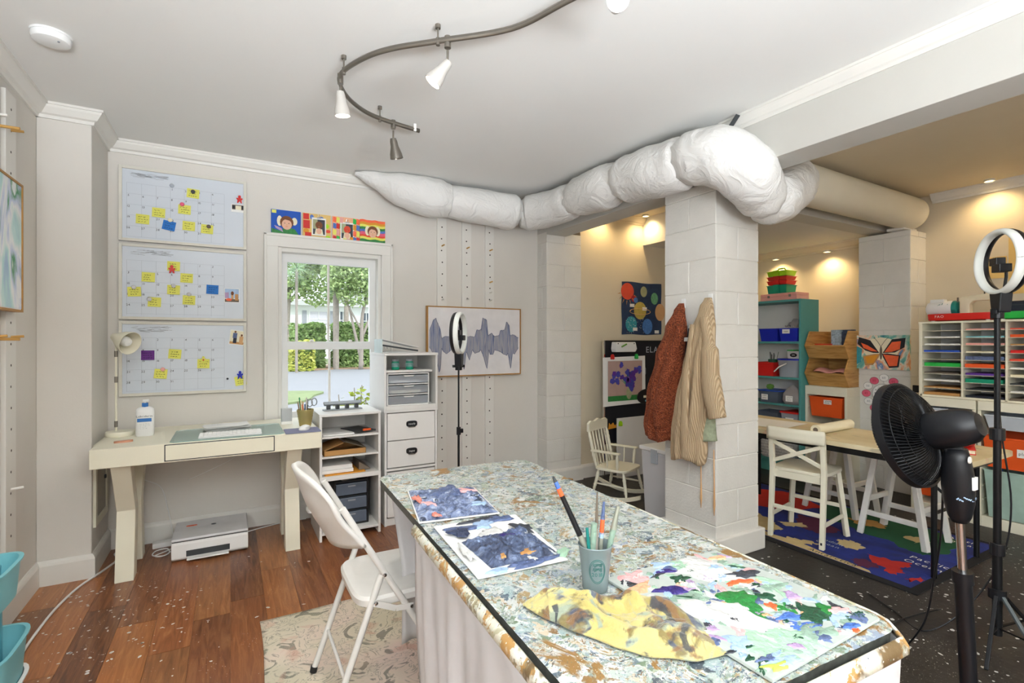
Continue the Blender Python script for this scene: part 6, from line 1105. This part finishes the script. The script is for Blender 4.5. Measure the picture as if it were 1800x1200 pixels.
loft(MB(), [rring(.06, .07, 0, 28, 2.5), rring(.07, .075, .008, 28, 2.5), rring(.066, .071, .012, 28, 2.5)]).build('teal_plate', mat('teal_plate', '#2299a8', .4), M1, smooth=True)
MB().lathe([(0, -.09), (.03, -.088), (.05, -.078), (.058, -.055), (.06, .07), (.056, .083), (0, .083)], 28, (0, .0, .075), Matrix.Rotation(PI/2, 4, 'X') ).build('barrel', 'white_plastic', M1, smooth=True); MB().lathe([(0, .08), (.058, .08), (.06, .088), (.056, .108), (.04, .114), (0, .114)], 28, (0, 0, .075), Matrix.Rotation(PI/2, 4, 'X')).build('teal_end', 'teal_dark', M1, smooth=True); MB().box(-.03, .03, -.03, .06, .12, .15).build('hatch', 'white_plastic', M1, bevel=.005)
t = MB()
for i in range(5): t.tube([(-.052+.003*i, .03-.018*i, .085+.012*(i % 2)), (-.052, .0-.015*i, .10+.008*(i % 3))], .002, 5)
t.build('emblem', 'teal_dark', M1)
M2 = thing('sewing_machine', 'cream sewing machine with open arm on the red tray', 'sewing machine', (4.84, 1.545, 1.478)); W2 = WRIGHT(.03, 0, 0)
MB().prism([(-.105, .0), (.11, .0), (.115, .02), (.09, .035), (-.045, .035), (-.045, .10), (-.025, .125), (.065, .125), (.07, .095), (.11, .095), (.112, .155), (.09, .168), (.03, .172), (-.09, .158), (-.105, .15)], 0, .065, W2).build('body', mat('machine_cream', '#e6dcc0', .4), M2, bevel=.006, smooth=35); MB().cyl((0, -.088, .05), (0, -.088, .10), .003).box(-.012, .008, -.1, -.076, .036, .046).build('needle', 'chrome', M2); MB().box(-.04, -.036, .108, .118, .12, .155).build('dial_mark', 'mount_brown', M2); MB().cyl((.0, -.03, .165), (0, -.03, .19), .004).build('spool_pin', 'black_plastic', M2)
loft(MB(), [[(x, y-.015, z-.012) for x, y, z in rring(.08, .11, zz, 24, 5)] for zz in (0, .011)]).build('base_plate', 'red', M2)
Nc = thing('navy_case', 'dark navy carrying case standing on the green tray', 'case', (4.86, 1.27, 1.476)); MB().box(-.06, .06, -.14, .14, 0, .11).build('body', 'navy_case', Nc, bevel=.012); MB().box(-.062, .062, -.142, .142, .08, .084).build('seam', 'dark_grey', Nc)
for y0, y1, z0, z1, ws, lab in ((1.14, 1.515, 1.67, 2.13, [('IS', .12, .17, .05), ('getti', .06, .06, .06), ('tio', .10, -.06, .075), ('n', .14, -.15, .055)], 'large yellow paper poster with handwriting on the right wall'), (1.525, 1.69, 1.80, 1.97, [('all', .0, .05, .045)], 'small yellow paper with handwriting on the right wall')):
    Kp = thing('kraft_poster', lab, 'poster', (5.298, (y0+y1)/2, (z0+z1)/2)); w_, h_ = (y1-y0)/2, (z1-z0)/2; MB().sheet(lambda u, v: Vector((-.002-.006*abs(math.sin(u*3))*(1-v), (u-.5)*2*w_, (v-.5)*2*h_)), 8, 8).build('sheet', 'kraft', Kp, solid=.001)
    t = MB()
    for s, a, b, sz in ws: text(t, s, sz, WRIGHT(-.0115, a, b))
    t.build('lettering', 'ink', Kp)
# downlights in the crown ledges (real warm lamps)
def downlight(x, y, z, label, e, shade=True):
    Dn = thing('downlight', label, 'light', (x, y, z), 0, 'warm ledge lights'); MB().lathe([(0, .012), (.032, .012), (.036, 0), (.03, -.004), (.026, .004), (0, .006)], 24).build('trim_ring', 'white_metal', Dn, smooth=True); MB().lathe([(0, .003), (.025, .003), (.025, .0045), (0, .0045)], 20).build('lamp', mat('warm_lamp', '#ffdf9e', .5, 0, 0, emit=14), Dn)
    light('warm_spot', 'SPOT', (x, y, z-.012), e, (1, .72, .36), (0, 0, 0), spot_size=2.5, spot_blend=.9, shadow_soft_size=.025)
downlight(5.20, 3.37, 2.196, 'warm downlight above the teal bookcase, left one', 9); downlight(5.20, 2.83, 2.196, 'warm downlight above the crates, right one', 9); downlight(5.17, 1.59, 2.553, 'warm downlight above the paper sorter', 9); downlight(3.62, 3.72, 2.553, 'warm downlight above planet picture near the column', 8); downlight(3.12, 3.72, 2.553, 'warm downlight above the chalkboard', 8)
light('warm_spot', 'SPOT', (5.17, .6, 2.54), 12, (1, .72, .36), (0, 0, 0), spot_size=2.5, spot_blend=.9, shadow_soft_size=.03); light('warm_spot', 'SPOT', (3.9, .2, 2.54), 18, (1, .76, .45), (0, 0, 0), spot_size=2.6, spot_blend=.9, shadow_soft_size=.05)
# ================================================================ the annex back wall: planets, chalkboard, rocking chair
Pp = thing('planets_painting', 'child painting of planets on dark blue paper on the annex wall', 'painting', (3.68, 3.838, 1.635)); WB_ = WBACK(0, 0, 0)
MB().sheet(lambda u, v: Vector(((u-.5)*.54+.004*math.sin(v*9), -.004-.004*math.sin(u*7), (v-.5)*.53+.004*math.sin(u*8))), 14, 14).build('paper', mat('deep_blue_wash', '#2c3f5f', .8, 0, .35, 14), Pp, solid=.002)
def pl(m, cx, cy, r, i, ry=None, n=20): MB().prism([(cx+a, cy+b) for a, b in el(0, 0, r, ry or r, n)], .010, .0105+i*.0004, WB_).build('planet', m, Pp)
pl('sun_red', -.20, .17, .085, 0); pl('red_cloth', -.115, .10, .035, 1); pl('planet_blue', -.09, .085, .028, 2); pl('planet_grey', .02, .175, .045, 1, .055); pl('planet_green', .17, .11, .05, 1, .062); pl('planet_yellow', -.03, -.02, .085, 1, .09); pl('planet_tan', .25, -.03, .07, 1, .09); pl('planet_teal', -.15, -.16, .075, 1, .08); pl('planet_blue', .07, -.18, .07, 1, .08)
MB().tube([WB_ @ Vector((-.03+.14*math.cos(a), -.03+.03*math.sin(a), .0125)) for a in [2*PI*k/28 for k in range(29)]], .006, 6, flat=.5).build('saturn_ring', 'planet_tan', Pp)
for cx, cy in ((-.14, .03), (.03, .0), (-.10, -.21), (.2, -.235)): MB().prism(rc(cx-.03, cx+.03, cy-.016, cy+.016), .0125, .0135, WB_).build('caption_label', 'paper_white', Pp)
for k in range(7): a = -.4-k*.42; MB().prism([(-.20+.095*math.cos(a+d), .17+.095*math.sin(a+d)) for d in (-.06, .06)]+[(-.20+.14*math.cos(a), .17+.14*math.sin(a))], .0105, .0112, WB_).build('sun_ray', 'paint_ochre', Pp)
t = MB(); q = random.Random(6)
for i in range(50): t.disc((0, 0, 0), q.uniform(.002, .004), 5, WB_ @ Matrix.Translation((q.uniform(-.22, .02), q.uniform(-.25, -.09), .0118)))
t.build('stars', 'paper_white', Pp)['kind'] = 'stuff'
Cb2 = thing('chalkboard', 'black chalkboard easel with silver edge against the annex wall', 'chalkboard', (3.07, 3.70, 0))
MB().box(.012, .84, .0, .015, .34, 1.305).build('board', mat('slate_black', '#14161f', .6, 0, .3, 6), Cb2)
for nm, b in [('edge_rail', (0, .012, -.004, .02, .0, 1.31)), ('edge_rail', (.84, .852, -.004, .02, 0, 1.31)), ('edge_rail', (.012, .84, -.004, .02, 1.298, 1.31)), ('edge_rail', (.012, .84, -.004, .02, .33, .342))]: MB().box(*b).build(nm, 'chrome' if b[1] < .02 else 'black_metal', Cb2)
t = MB(); text(t, 'ELA', .085, WBACK(.62, -.001, 1.19), 0, 1.1); t.tube([(.50+.0, -.002, 1.08), (.53, -.002, 1.03), (.53, -.002, .98), (.50, -.002, .95)], .002, 5); t.build('chalk_writing', mat('chalk', '#b9bcc4', .9), Cb2)
Ct = thing('chalk_tray', 'white plastic marker tray hooked on the chalkboard top', 'tray', (3.28, 3.66, 1.20)); MB().prism([(-.12, .0), (.12, 0), (.14, .03), (.12, .095), (-.12, .095), (-.13, .03)], -.035, .035, MYM).build('tray', 'white_plastic', Ct, bevel=.006); MB().cyl((-.06, -.04, .05), (.0, -.04, .075), .007).build('green_chalk', 'leaf_green', Ct, smooth=True)
for x in (-.1, .1): MB().lathe([(0, 0), (.006, 0), (.006, .001), (0, .001)], 10, (x, -.0352, .08), WB_).build('screw_hole', 'ink', Ct)
Fp = thing('flower_print', 'print of purple flowers in a vase clipped to the chalkboard', 'print', (3.29, 3.665, .925), 0)
MB().sheet(lambda u, v: Vector(((u-.5)*.53, -.004-.012*(1-v)*abs(u-.5), (v-.5)*.46+.012*(u-.5))), 10, 8).build('paper', 'paper_white', Fp, solid=.002)
def fp(m, poly, i): MB().prism(poly, .012, .0125+i*.0004, WB_).build('printed_shape', m, Fp, tri=True)
fp(mat('print_mauve', '#b79a90', .8), rc(-.21, .22, -.155, .19), 0); fp('paint_green', rc(-.21, .22, -.19, -.14), 1); fp('planet_grey', el(.05, -.12, .035, .06), 2); q = random.Random(3)
for k in range(12): a = .4+k*.2; L = q.uniform(.08, .2); fp('green_plastic', [(.05-.01, -.06), (.05+.01, -.06), (.05+L*math.cos(a), -.05+L*math.sin(a))], 3)
for x, z in ((-.14, .06), (-.09, .05), (-.15, .01), (-.05, .15), (-.1, .0), (.03, .08), (.06, .05), (.1, .07), (.02, .02), (.06, -.0), (.11, .02), (.14, .09), (.03, -.04), (.09, -.03), (.07, -.08), (.18, .1), (-.03, .04)): [fp('purple' if q.random() < .4 else mat('iris_blue', '#4a49a8', .8, 0, .2, 40), [(x+dx+rr_*math.cos(a_), z+dz+rr_*math.sin(a_)) for a_, rr_ in [(2*PI*k_/9, q.uniform(.014, .034)) for k_ in range(9)]], 4+kk) for kk, (dx, dz) in enumerate([(q.uniform(-.014, .014), q.uniform(-.014, .014)) for _ in range(3)])]
for x, m, l in ((3.13, 'red', 'red clip at the top left of the flower print'), (3.43, 'bright_green', 'green clip at the top right of the flower print'), (3.23, 'lime', 'lime clip low on the chalkboard behind the rocking chair')):
    zz = 1.155 if m != 'lime' else .52; single('clip', MB().prism([(-.02, -.02), (-.008, -.025), (.0, -.01), (.008, -.025), (.02, -.02), (.018, .01), (.008, .025), (-.008, .025), (-.018, .01)], 0, .016, WB_), m, l, 'clip', loc=(x, 3.655, zz), bevel=.002)
single('orange_paper_shape', MB().prism([(-.06, 0), (.06, .01), (.05, .05), (.02, .03), (.0, .06), (-.03, .04), (-.05, .06)], 0, .003, WB_), 'envelope_orange', 'orange paper crown shape behind the rocking chair back', 'paper', loc=(3.17, 3.685, .47))
Op = thing('hanging_palette', 'black oval plate with aqua dab hanging low on the chalkboard', 'plate', (3.57, 3.655, .76)); MB().prism(el(0, 0, .13, .075, 28), 0, .01, WB_).build('plate', 'black_plastic', Op, bevel=.003); MB().prism(el(.03, -.04, .06, .018, 16), .01, .011, WB_).build('dab', 'teal_plastic', Op); MB().prism(rc(-.05, .08, -.01, .012), .01, .0115, WB_).build('white_dab', 'paper_cream', Op)
single('blank_panel', MB().box(0, .60, 0, .012, 0, .57), 'white_laminate', 'blank white panel leaning below the chalkboard', 'panel', loc=(3.20, 3.66, 0), bevel=.002)
Rk = thing('rocking_chair', 'cream child rocking chair with spindle back in the annex corner', 'chair', (2.84, 3.24, 0), math.radians(-68))   # local +x faces forward
for s in (-1, 1):
    pts = [(-.27+.54*k/12, s*.15, .016+.075*((k/12-.5)*2)**2*.8) for k in range(13)]
    for a, b in ((0, 0),): MB().sheet(lambda u, v: Vector(pts[int(round(u*12))])+Vector((0, (v if v < 1 else 0)*0, 0)), 1, 1)
    V = []; 
    for p in pts:
        for dy, dz in ((-.010, -.016), (.010, -.016), (.010, .016), (-.010, .016)): V.append((p[0], p[1]+dy, p[2]+dz))
    F = [(4*i+k, 4*i+(k+1) % 4, 4*i+4+(k+1) % 4, 4*i+4+k) for i in range(12) for k in range(4)]+[(3, 2, 1, 0), (48, 49, 50, 51)]
    MB().add(V, F).build('rocker', 'cream', Rk, bevel=.003)
def turned(p, q_, r, nm, beads=True):
    p, q_ = Vector(p), Vector(q_); n = 17; R_ = []
    for i in range(n): f = i/(n-1); R_.append(r*(.75+.35*math.sin(f*PI)+(.28 if beads and i in (3, 5, 11, 13) else 0)))
    MB().tube([p.lerp(q_, i/(n-1)) for i in range(n)], R_, 10).build(nm, 'cream', Rk, smooth='all')
for sx in (-1, 1):
    for sy in (-1, 1): turned((sx*.15, sy*.15, .045), (sx*.11, sy*.125, .24), .012, 'leg')
for sy in (-1, 1): turned((-.13, sy*.14, .12), (.13, sy*.14, .12), .008, 'stretcher', False)
loft(MB(), [[(x, y, z) for x, y, z in rring(.15, .165, zz, 32, 5)] for zz in (.238, .258)]).build('seat', 'cream', Rk, bevel=.004)
for sy in (-1, 1): turned((-.125, sy*.145, .255), (-.195, sy*.15, .56), .0125, 'back_post')
for k in range(5): turned((-.128, (k-2)*.05, .255), (-.19, (k-2)*.05, .56), .006, 'spindle', False)
MB().prism([(-.165, .54), (.165, .54), (.165, .61), (.13, .63), (.06, .622), (0, .64), (-.06, .622), (-.13, .63), (-.165, .61)], -.011, .011, Matrix.Translation((-.195, 0, 0)) @ Matrix(((0,0,1,0),(1,0,0,0),(0,1,0,0),(0,0,0,1)))).build('top_rail', 'cream', Rk, bevel=.004)
for sy in (-1, 1): MB().box(-.16, .10, sy*.165-.017, sy*.165+.017, .385, .40).build('armrest', 'cream', Rk, bevel=.004); turned((.07, sy*.15, .255), (.075, sy*.163, .386), .011, 'arm_post'); turned((-.02, sy*.15, .255), (-.02, sy*.163, .386), .007, 'arm_spindle', False)
Sb2 = thing('storage_box', 'tall frosted plastic storage box behind the main column', 'box', (2.79, 2.585, 0)); MB().frustum((-.16, .16, -.125, .125), (-.185, .185, -.14, .14), .0, .52).build('tub', 'frosted_plastic', Sb2, bevel=.012); MB().box(-.195, .195, -.15, .15, .52, .548).build('lid', 'white_plastic', Sb2, bevel=.008); MB().box(-.20, -.185, -.03, .03, .44, .54).build('clasp', 'clear_plastic', Sb2, bevel=.004)
single('wood_offcut', MB().box(-.06, .06, -.03, .03, 0, .05).box(-.02, .05, -.025, .02, .05, .08), 'brown_card', 'brown cardboard offcut on the floor by the pilaster', 'cardboard', loc=(2.60, 3.62, 0), rz=.5); single('wood_offcut', bx(-.07, .07, -.03, .03, 0, .04), 'bark', 'dark wood offcut at the foot of the pilaster', 'offcut', loc=(2.40, 3.70, 0), rz=-.3)
# ================================================================ garments on the main column
t = NT('rust_boucle'); t.color(t.ramp(t.voro(130).outputs['Distance'], [(.1, '#b8643a'), (.5, '#8f4323'), (.9, '#6b2f18')])); t.set(Roughness=.95); t.bump(t.voro(130).outputs['Distance'], 1.0, .012); reg(t)
t = NT('beige_rib'); w = t.new('ShaderNodeTexWave', wave_type='BANDS', bands_direction='Y'); w.inputs['Scale'].default_value = 42; w.inputs['Distortion'].default_value = .25; t.link(t.co((1, 1, .1)), w.inputs[0]); t.color(t.ramp(w.outputs[0], [(.1, '#a68d6c'), (.6, '#bda483'), (.9, '#c8b190')])); t.set(Roughness=.95); t.bump(w.outputs[0], .7, .006); reg(t)
def garment(par, levels, x_wall, m, name, k, amp, seed, nz=44, n=72):
    zs = [l[0] for l in levels]
    def lv(z, i):
        for a, b in zip(levels, levels[1:]):
            if a[0] >= z >= b[0]: f = (a[0]-z)/(a[0]-b[0]); f = f*f*(3-2*f); return a[i]*(1-f)+b[i]*f
        return levels[-1][i]
    rings = []
    for j in range(nz+1):
        z = zs[0]+(zs[-1]-zs[0])*j/nz; c, hw, dp = lv(z, 1), lv(z, 2), lv(z, 3); R_ = []
        for i in range(n):
            th = 2*PI*i/n; fo = 1+amp*min(1, j/nz*1.8)*math.sin(k*th+seed+1.5*noise.noise(Vector((j*.05, seed, 0)))+.6*math.sin(th*2))*(.35+.65*max(0, -math.cos(th)))
            x = -dp*(.5-.5*math.cos(th))*fo if False else dp*.5*(math.cos(th)*fo-1); y = hw*math.sin(th)*(1+.06*math.sin(3*th+seed))
            zz = z+.015*math.sin(th*3+seed)*(j/nz)**3; R_.append((x_wall+min(0, x)-.002-.004*noise.noise(Vector((th*2, z*9, seed))), c+y+.008*noise.noise(Vector((z*7, th, seed+3))), zz))
        rings.append(R_)
    return loft(MB(), rings).build(name, m, par, smooth='all')
xw = 2.498
hk = lambda par, y, z: MB().box(xw-.004, xw+.008, y-.012, y+.012, z-.02, z+.04).tube([(xw, y, z-.01), (xw-.02, y, z-.012), (xw-.026, y, z+.01)], .005, 8).build('hook', 'white_plastic', par)
G1 = thing('rust_coat', 'rust orange boucle coat hanging on the block column', 'coat', (0, 0, 0)); hk(G1, 2.235, 1.53)
garment(G1, [(1.54, 2.235, .018, .03), (1.50, 2.235, .04, .06), (1.38, 2.245, .075, .10), (1.20, 2.28, .105, .13), (.95, 2.33, .125, .14), (.74, 2.37, .12, .13), (.67, 2.37, .115, .12)], xw, 'rust_boucle', 'body', 7, .22, 1)
MB().tube(smoothp([(xw-.08, 2.17, 1.40), (xw-.11, 2.24, 1.15), (xw-.115, 2.31, .92), (xw-.10, 2.33, .75)], 6), [.03]*6+[.045]*6+[.046]*6+[.04], 14).build('sleeve', 'rust_boucle', G1, smooth='all'); MB().tube([(xw-.02, 2.165, 1.38), (xw-.035, 2.16, 1.25), (xw-.03, 2.18, 1.1)], [.012, .02, .016], 8).build('navy_lining', 'navy_case', G1, smooth='all'); MB().box(xw-.065, xw-.045, 2.14, 2.18, 1.30, 1.325).build('buckle', 'white_metal', G1, bevel=.003)
G2 = thing('beige_cardigan', 'long beige ribbed cardigan hanging on the block column', 'cardigan', (0, 0, 0)); hk(G2, 2.03, 1.545)
garment(G2, [(1.56, 2.03, .02, .035), (1.50, 2.03, .045, .07), (1.36, 2.035, .075, .11), (1.15, 2.06, .10, .14), (.90, 2.10, .125, .15), (.66, 2.135, .125, .14), (.58, 2.14, .12, .13)], xw, 'beige_rib', 'body', 8, .26, 4)
MB().tube(smoothp([(xw-.09, 2.0, 1.44), (xw-.10, 1.955, 1.25), (xw-.10, 1.945, 1.08), (xw-.10, 1.915, .93), (xw-.10, 1.90, .865)], 6), [.03]*6+[.05]*6+[.055]*6+[.05]*6+[.046], 14).build('sleeve', 'beige_rib', G2, smooth='all'); MB().tube(smoothp([(xw-.12, 2.06, 1.40), (xw-.15, 2.08, 1.1), (xw-.14, 2.10, .8), (xw-.12, 2.11, .60)], 6), [.02]*6+[.034]*6+[.036]*6+[.034], 12, flat=.7).build('front_band', 'beige_rib', G2, smooth='all')
MB().tube(smoothp([(xw-.06, 2.0, 1.0), (xw-.07, 1.99, .85), (xw-.06, 1.985, .72)], 6), [.02]*6+[.04]*6+[.042], 10, flat=.5).build('plaid_scarf_end', mat('plaid_green', '#9aa287', .9, 0, .4, 40), G2, smooth='all')
for y, z in ((2.095, .29), (2.0, .27)): MB().tube([(xw-.008, y, .66), (xw-.004, y, .45), (xw-.004, y, z+.06), (xw-.004, y, z)], [.003, .0035, .007, .002], 8).build('belt_cord', 'planet_tan', G2, smooth='all')
# ================================================================ outside the window
GZ = -.2
tag(bx(-40, 70, 4.3, 90, GZ-.1, GZ).build('street', 'asphalt'), kind='structure')
def patch(name, pts, m, z): return tag(MB().prism(smooth2(pts), GZ, GZ+z).build(name, m, tri=True), kind='structure')
def smooth2(P): return [(p.x, p.y) for p in smoothp([(a, b, 0) for a, b in P+P[:1]], 5)[:-1]]
patch('lawn', [(-2, 13.2), (1.2, 13.0), (2.0, 14.6), (2.3, 15.6), (.8, 16.2), (-2, 16)], 'lawn', .05)
patch('lawn', [(-6, 36), (4, 35.2), (12, 36), (20, 38), (20, 60), (-6, 60)], 'lawn', .03)
patch('mulch_bed', [(1, 28.8), (3.2, 27.6), (5.2, 28.2), (7.2, 27.4), (10, 28), (11, 34), (6.6, 35.2), (4.8, 33.4), (2.5, 31), (1, 31)], 'mulch', .04)
patch('garden_path', [(2.6, 31.5), (4.6, 31.8), (5.4, 34), (4.2, 35.5), (2.2, 34)], 'path_concrete', .045)
def leaves(name, par, pts, size, m, seed, asp=.55):
    q = random.Random(seed); V = []; F = []
    for p in pts:
        a = Vector((q.gauss(0, 1), q.gauss(0, 1), q.gauss(0, .6))).normalized(); b = a.cross(Vector((q.gauss(0, 1), q.gauss(0, 1), q.gauss(0, 1)))).normalized(); s = size*q.uniform(.6, 1.3); k = len(V)
        V += [p-a*s, p+b*s*asp, p+a*s, p-b*s*asp]; F.append((k, k+1, k+2, k+3))
    mb = MB(); mb.v = [tuple(v) for v in V]; mb.f = F; o = mb.build(name, m, par, fix=False); o['kind'] = 'stuff'; return o
def hedge(x, y, w, d, h, label, m, seed, n=2600, size=.13):
    Hd = thing('hedge', label, 'hedge', (x, y, GZ)); q = random.Random(seed); P = []
    loft(MB(), [rring(w*.9, d*.9, 0, 24, 4), rring(w*.93, d*.93, h*.5, 24, 4), rring(w*.85, d*.85, h*.93, 24, 4)]).build('core', mat('hedge_core', '#4f6b35', .9, 0, .4, 3), Hd)
    for i in range(n):
        u, v = q.uniform(-1, 1), q.uniform(-1, 1); f = q.randint(0, 4)
        p = [(u*w, -d, (v*.5+.5)*h), (u*w, -d, (v*.5+.5)*h), (u*w, v*d, h), (-w, u*d, (v*.5+.5)*h), (w, u*d, (v*.5+.5)*h)][f]
        P.append(Vector(p)*q.uniform(.92, 1.04)+Vector((0, 0, .06*math.sin(p[0]*4))))
    leaves('foliage', Hd, P, size, m, seed)
hedge(3.72, 30, .80, .9, 2.40, 'clipped green hedge at left outside the window', 'hedge_leaf', 1); hedge(6.9, 30, 1.75, .9, 2.45, 'long clipped green hedge at right outside the window', 'hedge_leaf', 2, 3800); hedge(3.15, 27.6, .55, .5, 1.45, 'low golden shrub in front of left hedge outside', 'golden_leaf', 3, 900, .12)
hedge(4.85, 34, .35, .35, 1.7, 'small round green bush between the two hedges outside', 'golden_leaf', 5, 600, .12)
def tree(x, y, trunks, blobs, label, m, seed, size=.16, n=2600, tm='bark'):
    Tt = thing('tree', label, 'tree', (x, y, GZ)); q = random.Random(seed); P = []
    for pts, r in trunks: MB().tube(smoothp(pts, 4), [r*(1-.5*i/(4*(len(pts)-1))) for i in range(4*(len(pts)-1)+1)], 8).build('trunk', tm, Tt, smooth='all')
    tot = sum(b[3]*b[4]*b[5] for b in blobs)
    for bx_, by_, bz_, rx, ry, rz in blobs:
        for i in range(int(n*rx*ry*rz/tot)):
            v = Vector((q.gauss(0, 1), q.gauss(0, 1), q.gauss(0, 1))).normalized()*q.uniform(.35, 1)**.6; P.append(Vector((bx_+v.x*rx, by_+v.y*ry, bz_+v.z*rz)))
    leaves('foliage', Tt, P, size, m, seed); return Tt
tree(6.1, 27.5, [([(0, 0, 0), (.05, 0, 1.5), (.1, 0, 3.0), (.5, 0, 4.4)], .13), ([(.1, 0, .2), (-.25, .1, 1.8), (-.6, .1, 3.4)], .10), ([(.1, 0, 1.8), (.55, 0, 3.0), (.9, .1, 4.2)], .08), ([(0, 0, 2.2), (-.5, 0, 3.1), (-.9, 0, 3.9)], .06)], [(.1, 0, 5.4, 1.7, 1.5, 1.5), (-.9, 0, 4.6, .9, .9, .8), (1.1, 0, 4.7, .9, .9, .8), (-.3, 0, 3.9, 1.0, .8, .6), (-1.3, 0, 5.2, .8, .8, .9), (.0, .2, 6.6, 1.5, 1.2, 1.0)], 'leafy multi stemmed tree at right outside the window', 'tree_leaf', 7, .10, 9000)
tree(3.6, 40, [([(0, 0, 0), (0, 0, 3), (.2, 0, 6)], .25)], [(0, 0, 6.8, 2.4, 2, 2.4), (2.2, 0, 6.0, 1.8, 1.5, 1.9), (-1.6, 0, 6.0, 1.6, 1.5, 1.8), (1.2, 0, 8.2, 2.2, 1.6, 1.6)], 'broad hazy green tree behind the house at left outside', 'tree_leaf', 9, .16, 8000)
tree(7.4, 38, [([(0, 0, 0), (0, 0, 4), (.2, 0, 7)], .22)], [(0, 0, 8.2, 2.6, 2, 2.2), (2.0, 0, 7.4, 2.0, 1.5, 1.8)], 'pale green tree behind house at right outside', 'palm_leaf', 10, .2, 3600)
def palm(x, y, h, label, seed, n=26, L=1.5, r=.15):
    Pm = thing('palm_tree', label, 'palm', (x, y, GZ)); q = random.Random(seed)
    MB().tube([(0, 0, h*k/10) for k in range(11)], [r*(1+.12*(k % 2)) for k in range(11)], 9).build('trunk', 'bark', Pm)
    for k in range(n):
        a = 2*PI*k/n+q.uniform(-.2, .2); el_ = q.uniform(-.5, 1.0); d = Vector((math.cos(a)*math.cos(el_), math.sin(a)*math.cos(el_), math.sin(el_))); s_ = Vector((-math.sin(a), math.cos(a), 0)); mb = MB()
        for j in range(-5, 6):
            e = (d+s_*j*.16).normalized()*L*q.uniform(.8, 1.1); b0 = Vector((0, 0, h))+d*L*.35; tip = Vector((0, 0, h))+e*1.05-Vector((0, 0, .25*L*(e.length/L)**2)); w_ = s_*.02; mb.add([b0-w_, b0+w_, tip], [(0, 1, 2)])
        mb.tube([(0, 0, h), tuple(Vector((0, 0, h))+d*L*.4)], .014, 4); mb.build('frond', 'palm_leaf', Pm, fix=False)
palm(4.95, 28.2, 4.3, 'palm with shaggy trunk at the centre outside the window', 3, 24, 1.0); palm(2.75, 26, 5.0, 'palm with fan fronds at the upper left outside', 5, 26, 1.5, .06)
Hs = thing('house', 'white house with gable and window blinds across the street', 'house', (4, 45, GZ))
MB().box(0, 11, 0, 8, 0, 4.55).build('wall', 'house_white', Hs); MB().prism([(-.4, 4.5), (11.4, 4.5), (10.8, 5.0), (6.9, 6.5), (3.6, 4.95), (-.2, 4.9)], -.5, 8, MYM).build('roof', mat('roof_pale', '#d6d6da', .8), Hs)
for x0, x1, z0, z1, gl in ((1.80, 3.17, 2.7, 4.02, 'blind'), (4.24, 4.72, 2.6, 4.07, 'dark_glass'), (6.0, 6.9, 2.6, 4.0, 'dark_glass')):
    Wn = MB().box(x0-.09, x0, -.06, 0, z0-.09, z1+.09).box(x1, x1+.09, -.06, 0, z0-.09, z1+.09).box(x0, x1, -.06, 0, z1, z1+.09).box(x0, x1, -.06, 0, z0-.09, z0).box((x0+x1)/2-.03, (x0+x1)/2+.03, -.05, 0, z0, z1).box(x0, x1, -.05, 0, (z0+z1)/2-.025, (z0+z1)/2+.025).build('window', 'house_white', Hs); MB().box(x0, x1, -.02, -.005, z0, z1).build('pane', gl, Wn)
for x in (1.2, 3.42): MB().box(x, x+.34, -.05, 0, 2.6, 4.1).build('shutter', mat('shutter_grey', '#a6a8b4', .7), Hs)
# leafy twigs of a bush just outside the sill
Tw_ = thing('nandina_bush', 'bright green leafy twigs just outside the lower window', 'bush', (1.05, 5.0, GZ)); q = random.Random(12); P = []
for k in range(9):
    x = -.18+k*.05; top = 1.0+.09*math.sin(k*1.7)-(0.1 if k < 3 else 0); pts = [(x*.4, 0, 0), (x*.8, .05, top*.5), (x+q.uniform(-.03, .03), q.uniform(-.05, .08), top)]
    MB().tube(smoothp(pts, 4), .005, 6).build('stem', 'bark', Tw_, smooth='all')
    for j in range(26): f = q.uniform(.62, 1.0); P.append(Vector((x*f, .03, top*f))+Vector((q.gauss(0, .03), q.gauss(0, .03), q.gauss(0, .025))))
mat('twig_leaf', '#9aa834', .5, 0, .3, 8); leaves('foliage', Tw_, P, .034, 'twig_leaf', 3, .5)
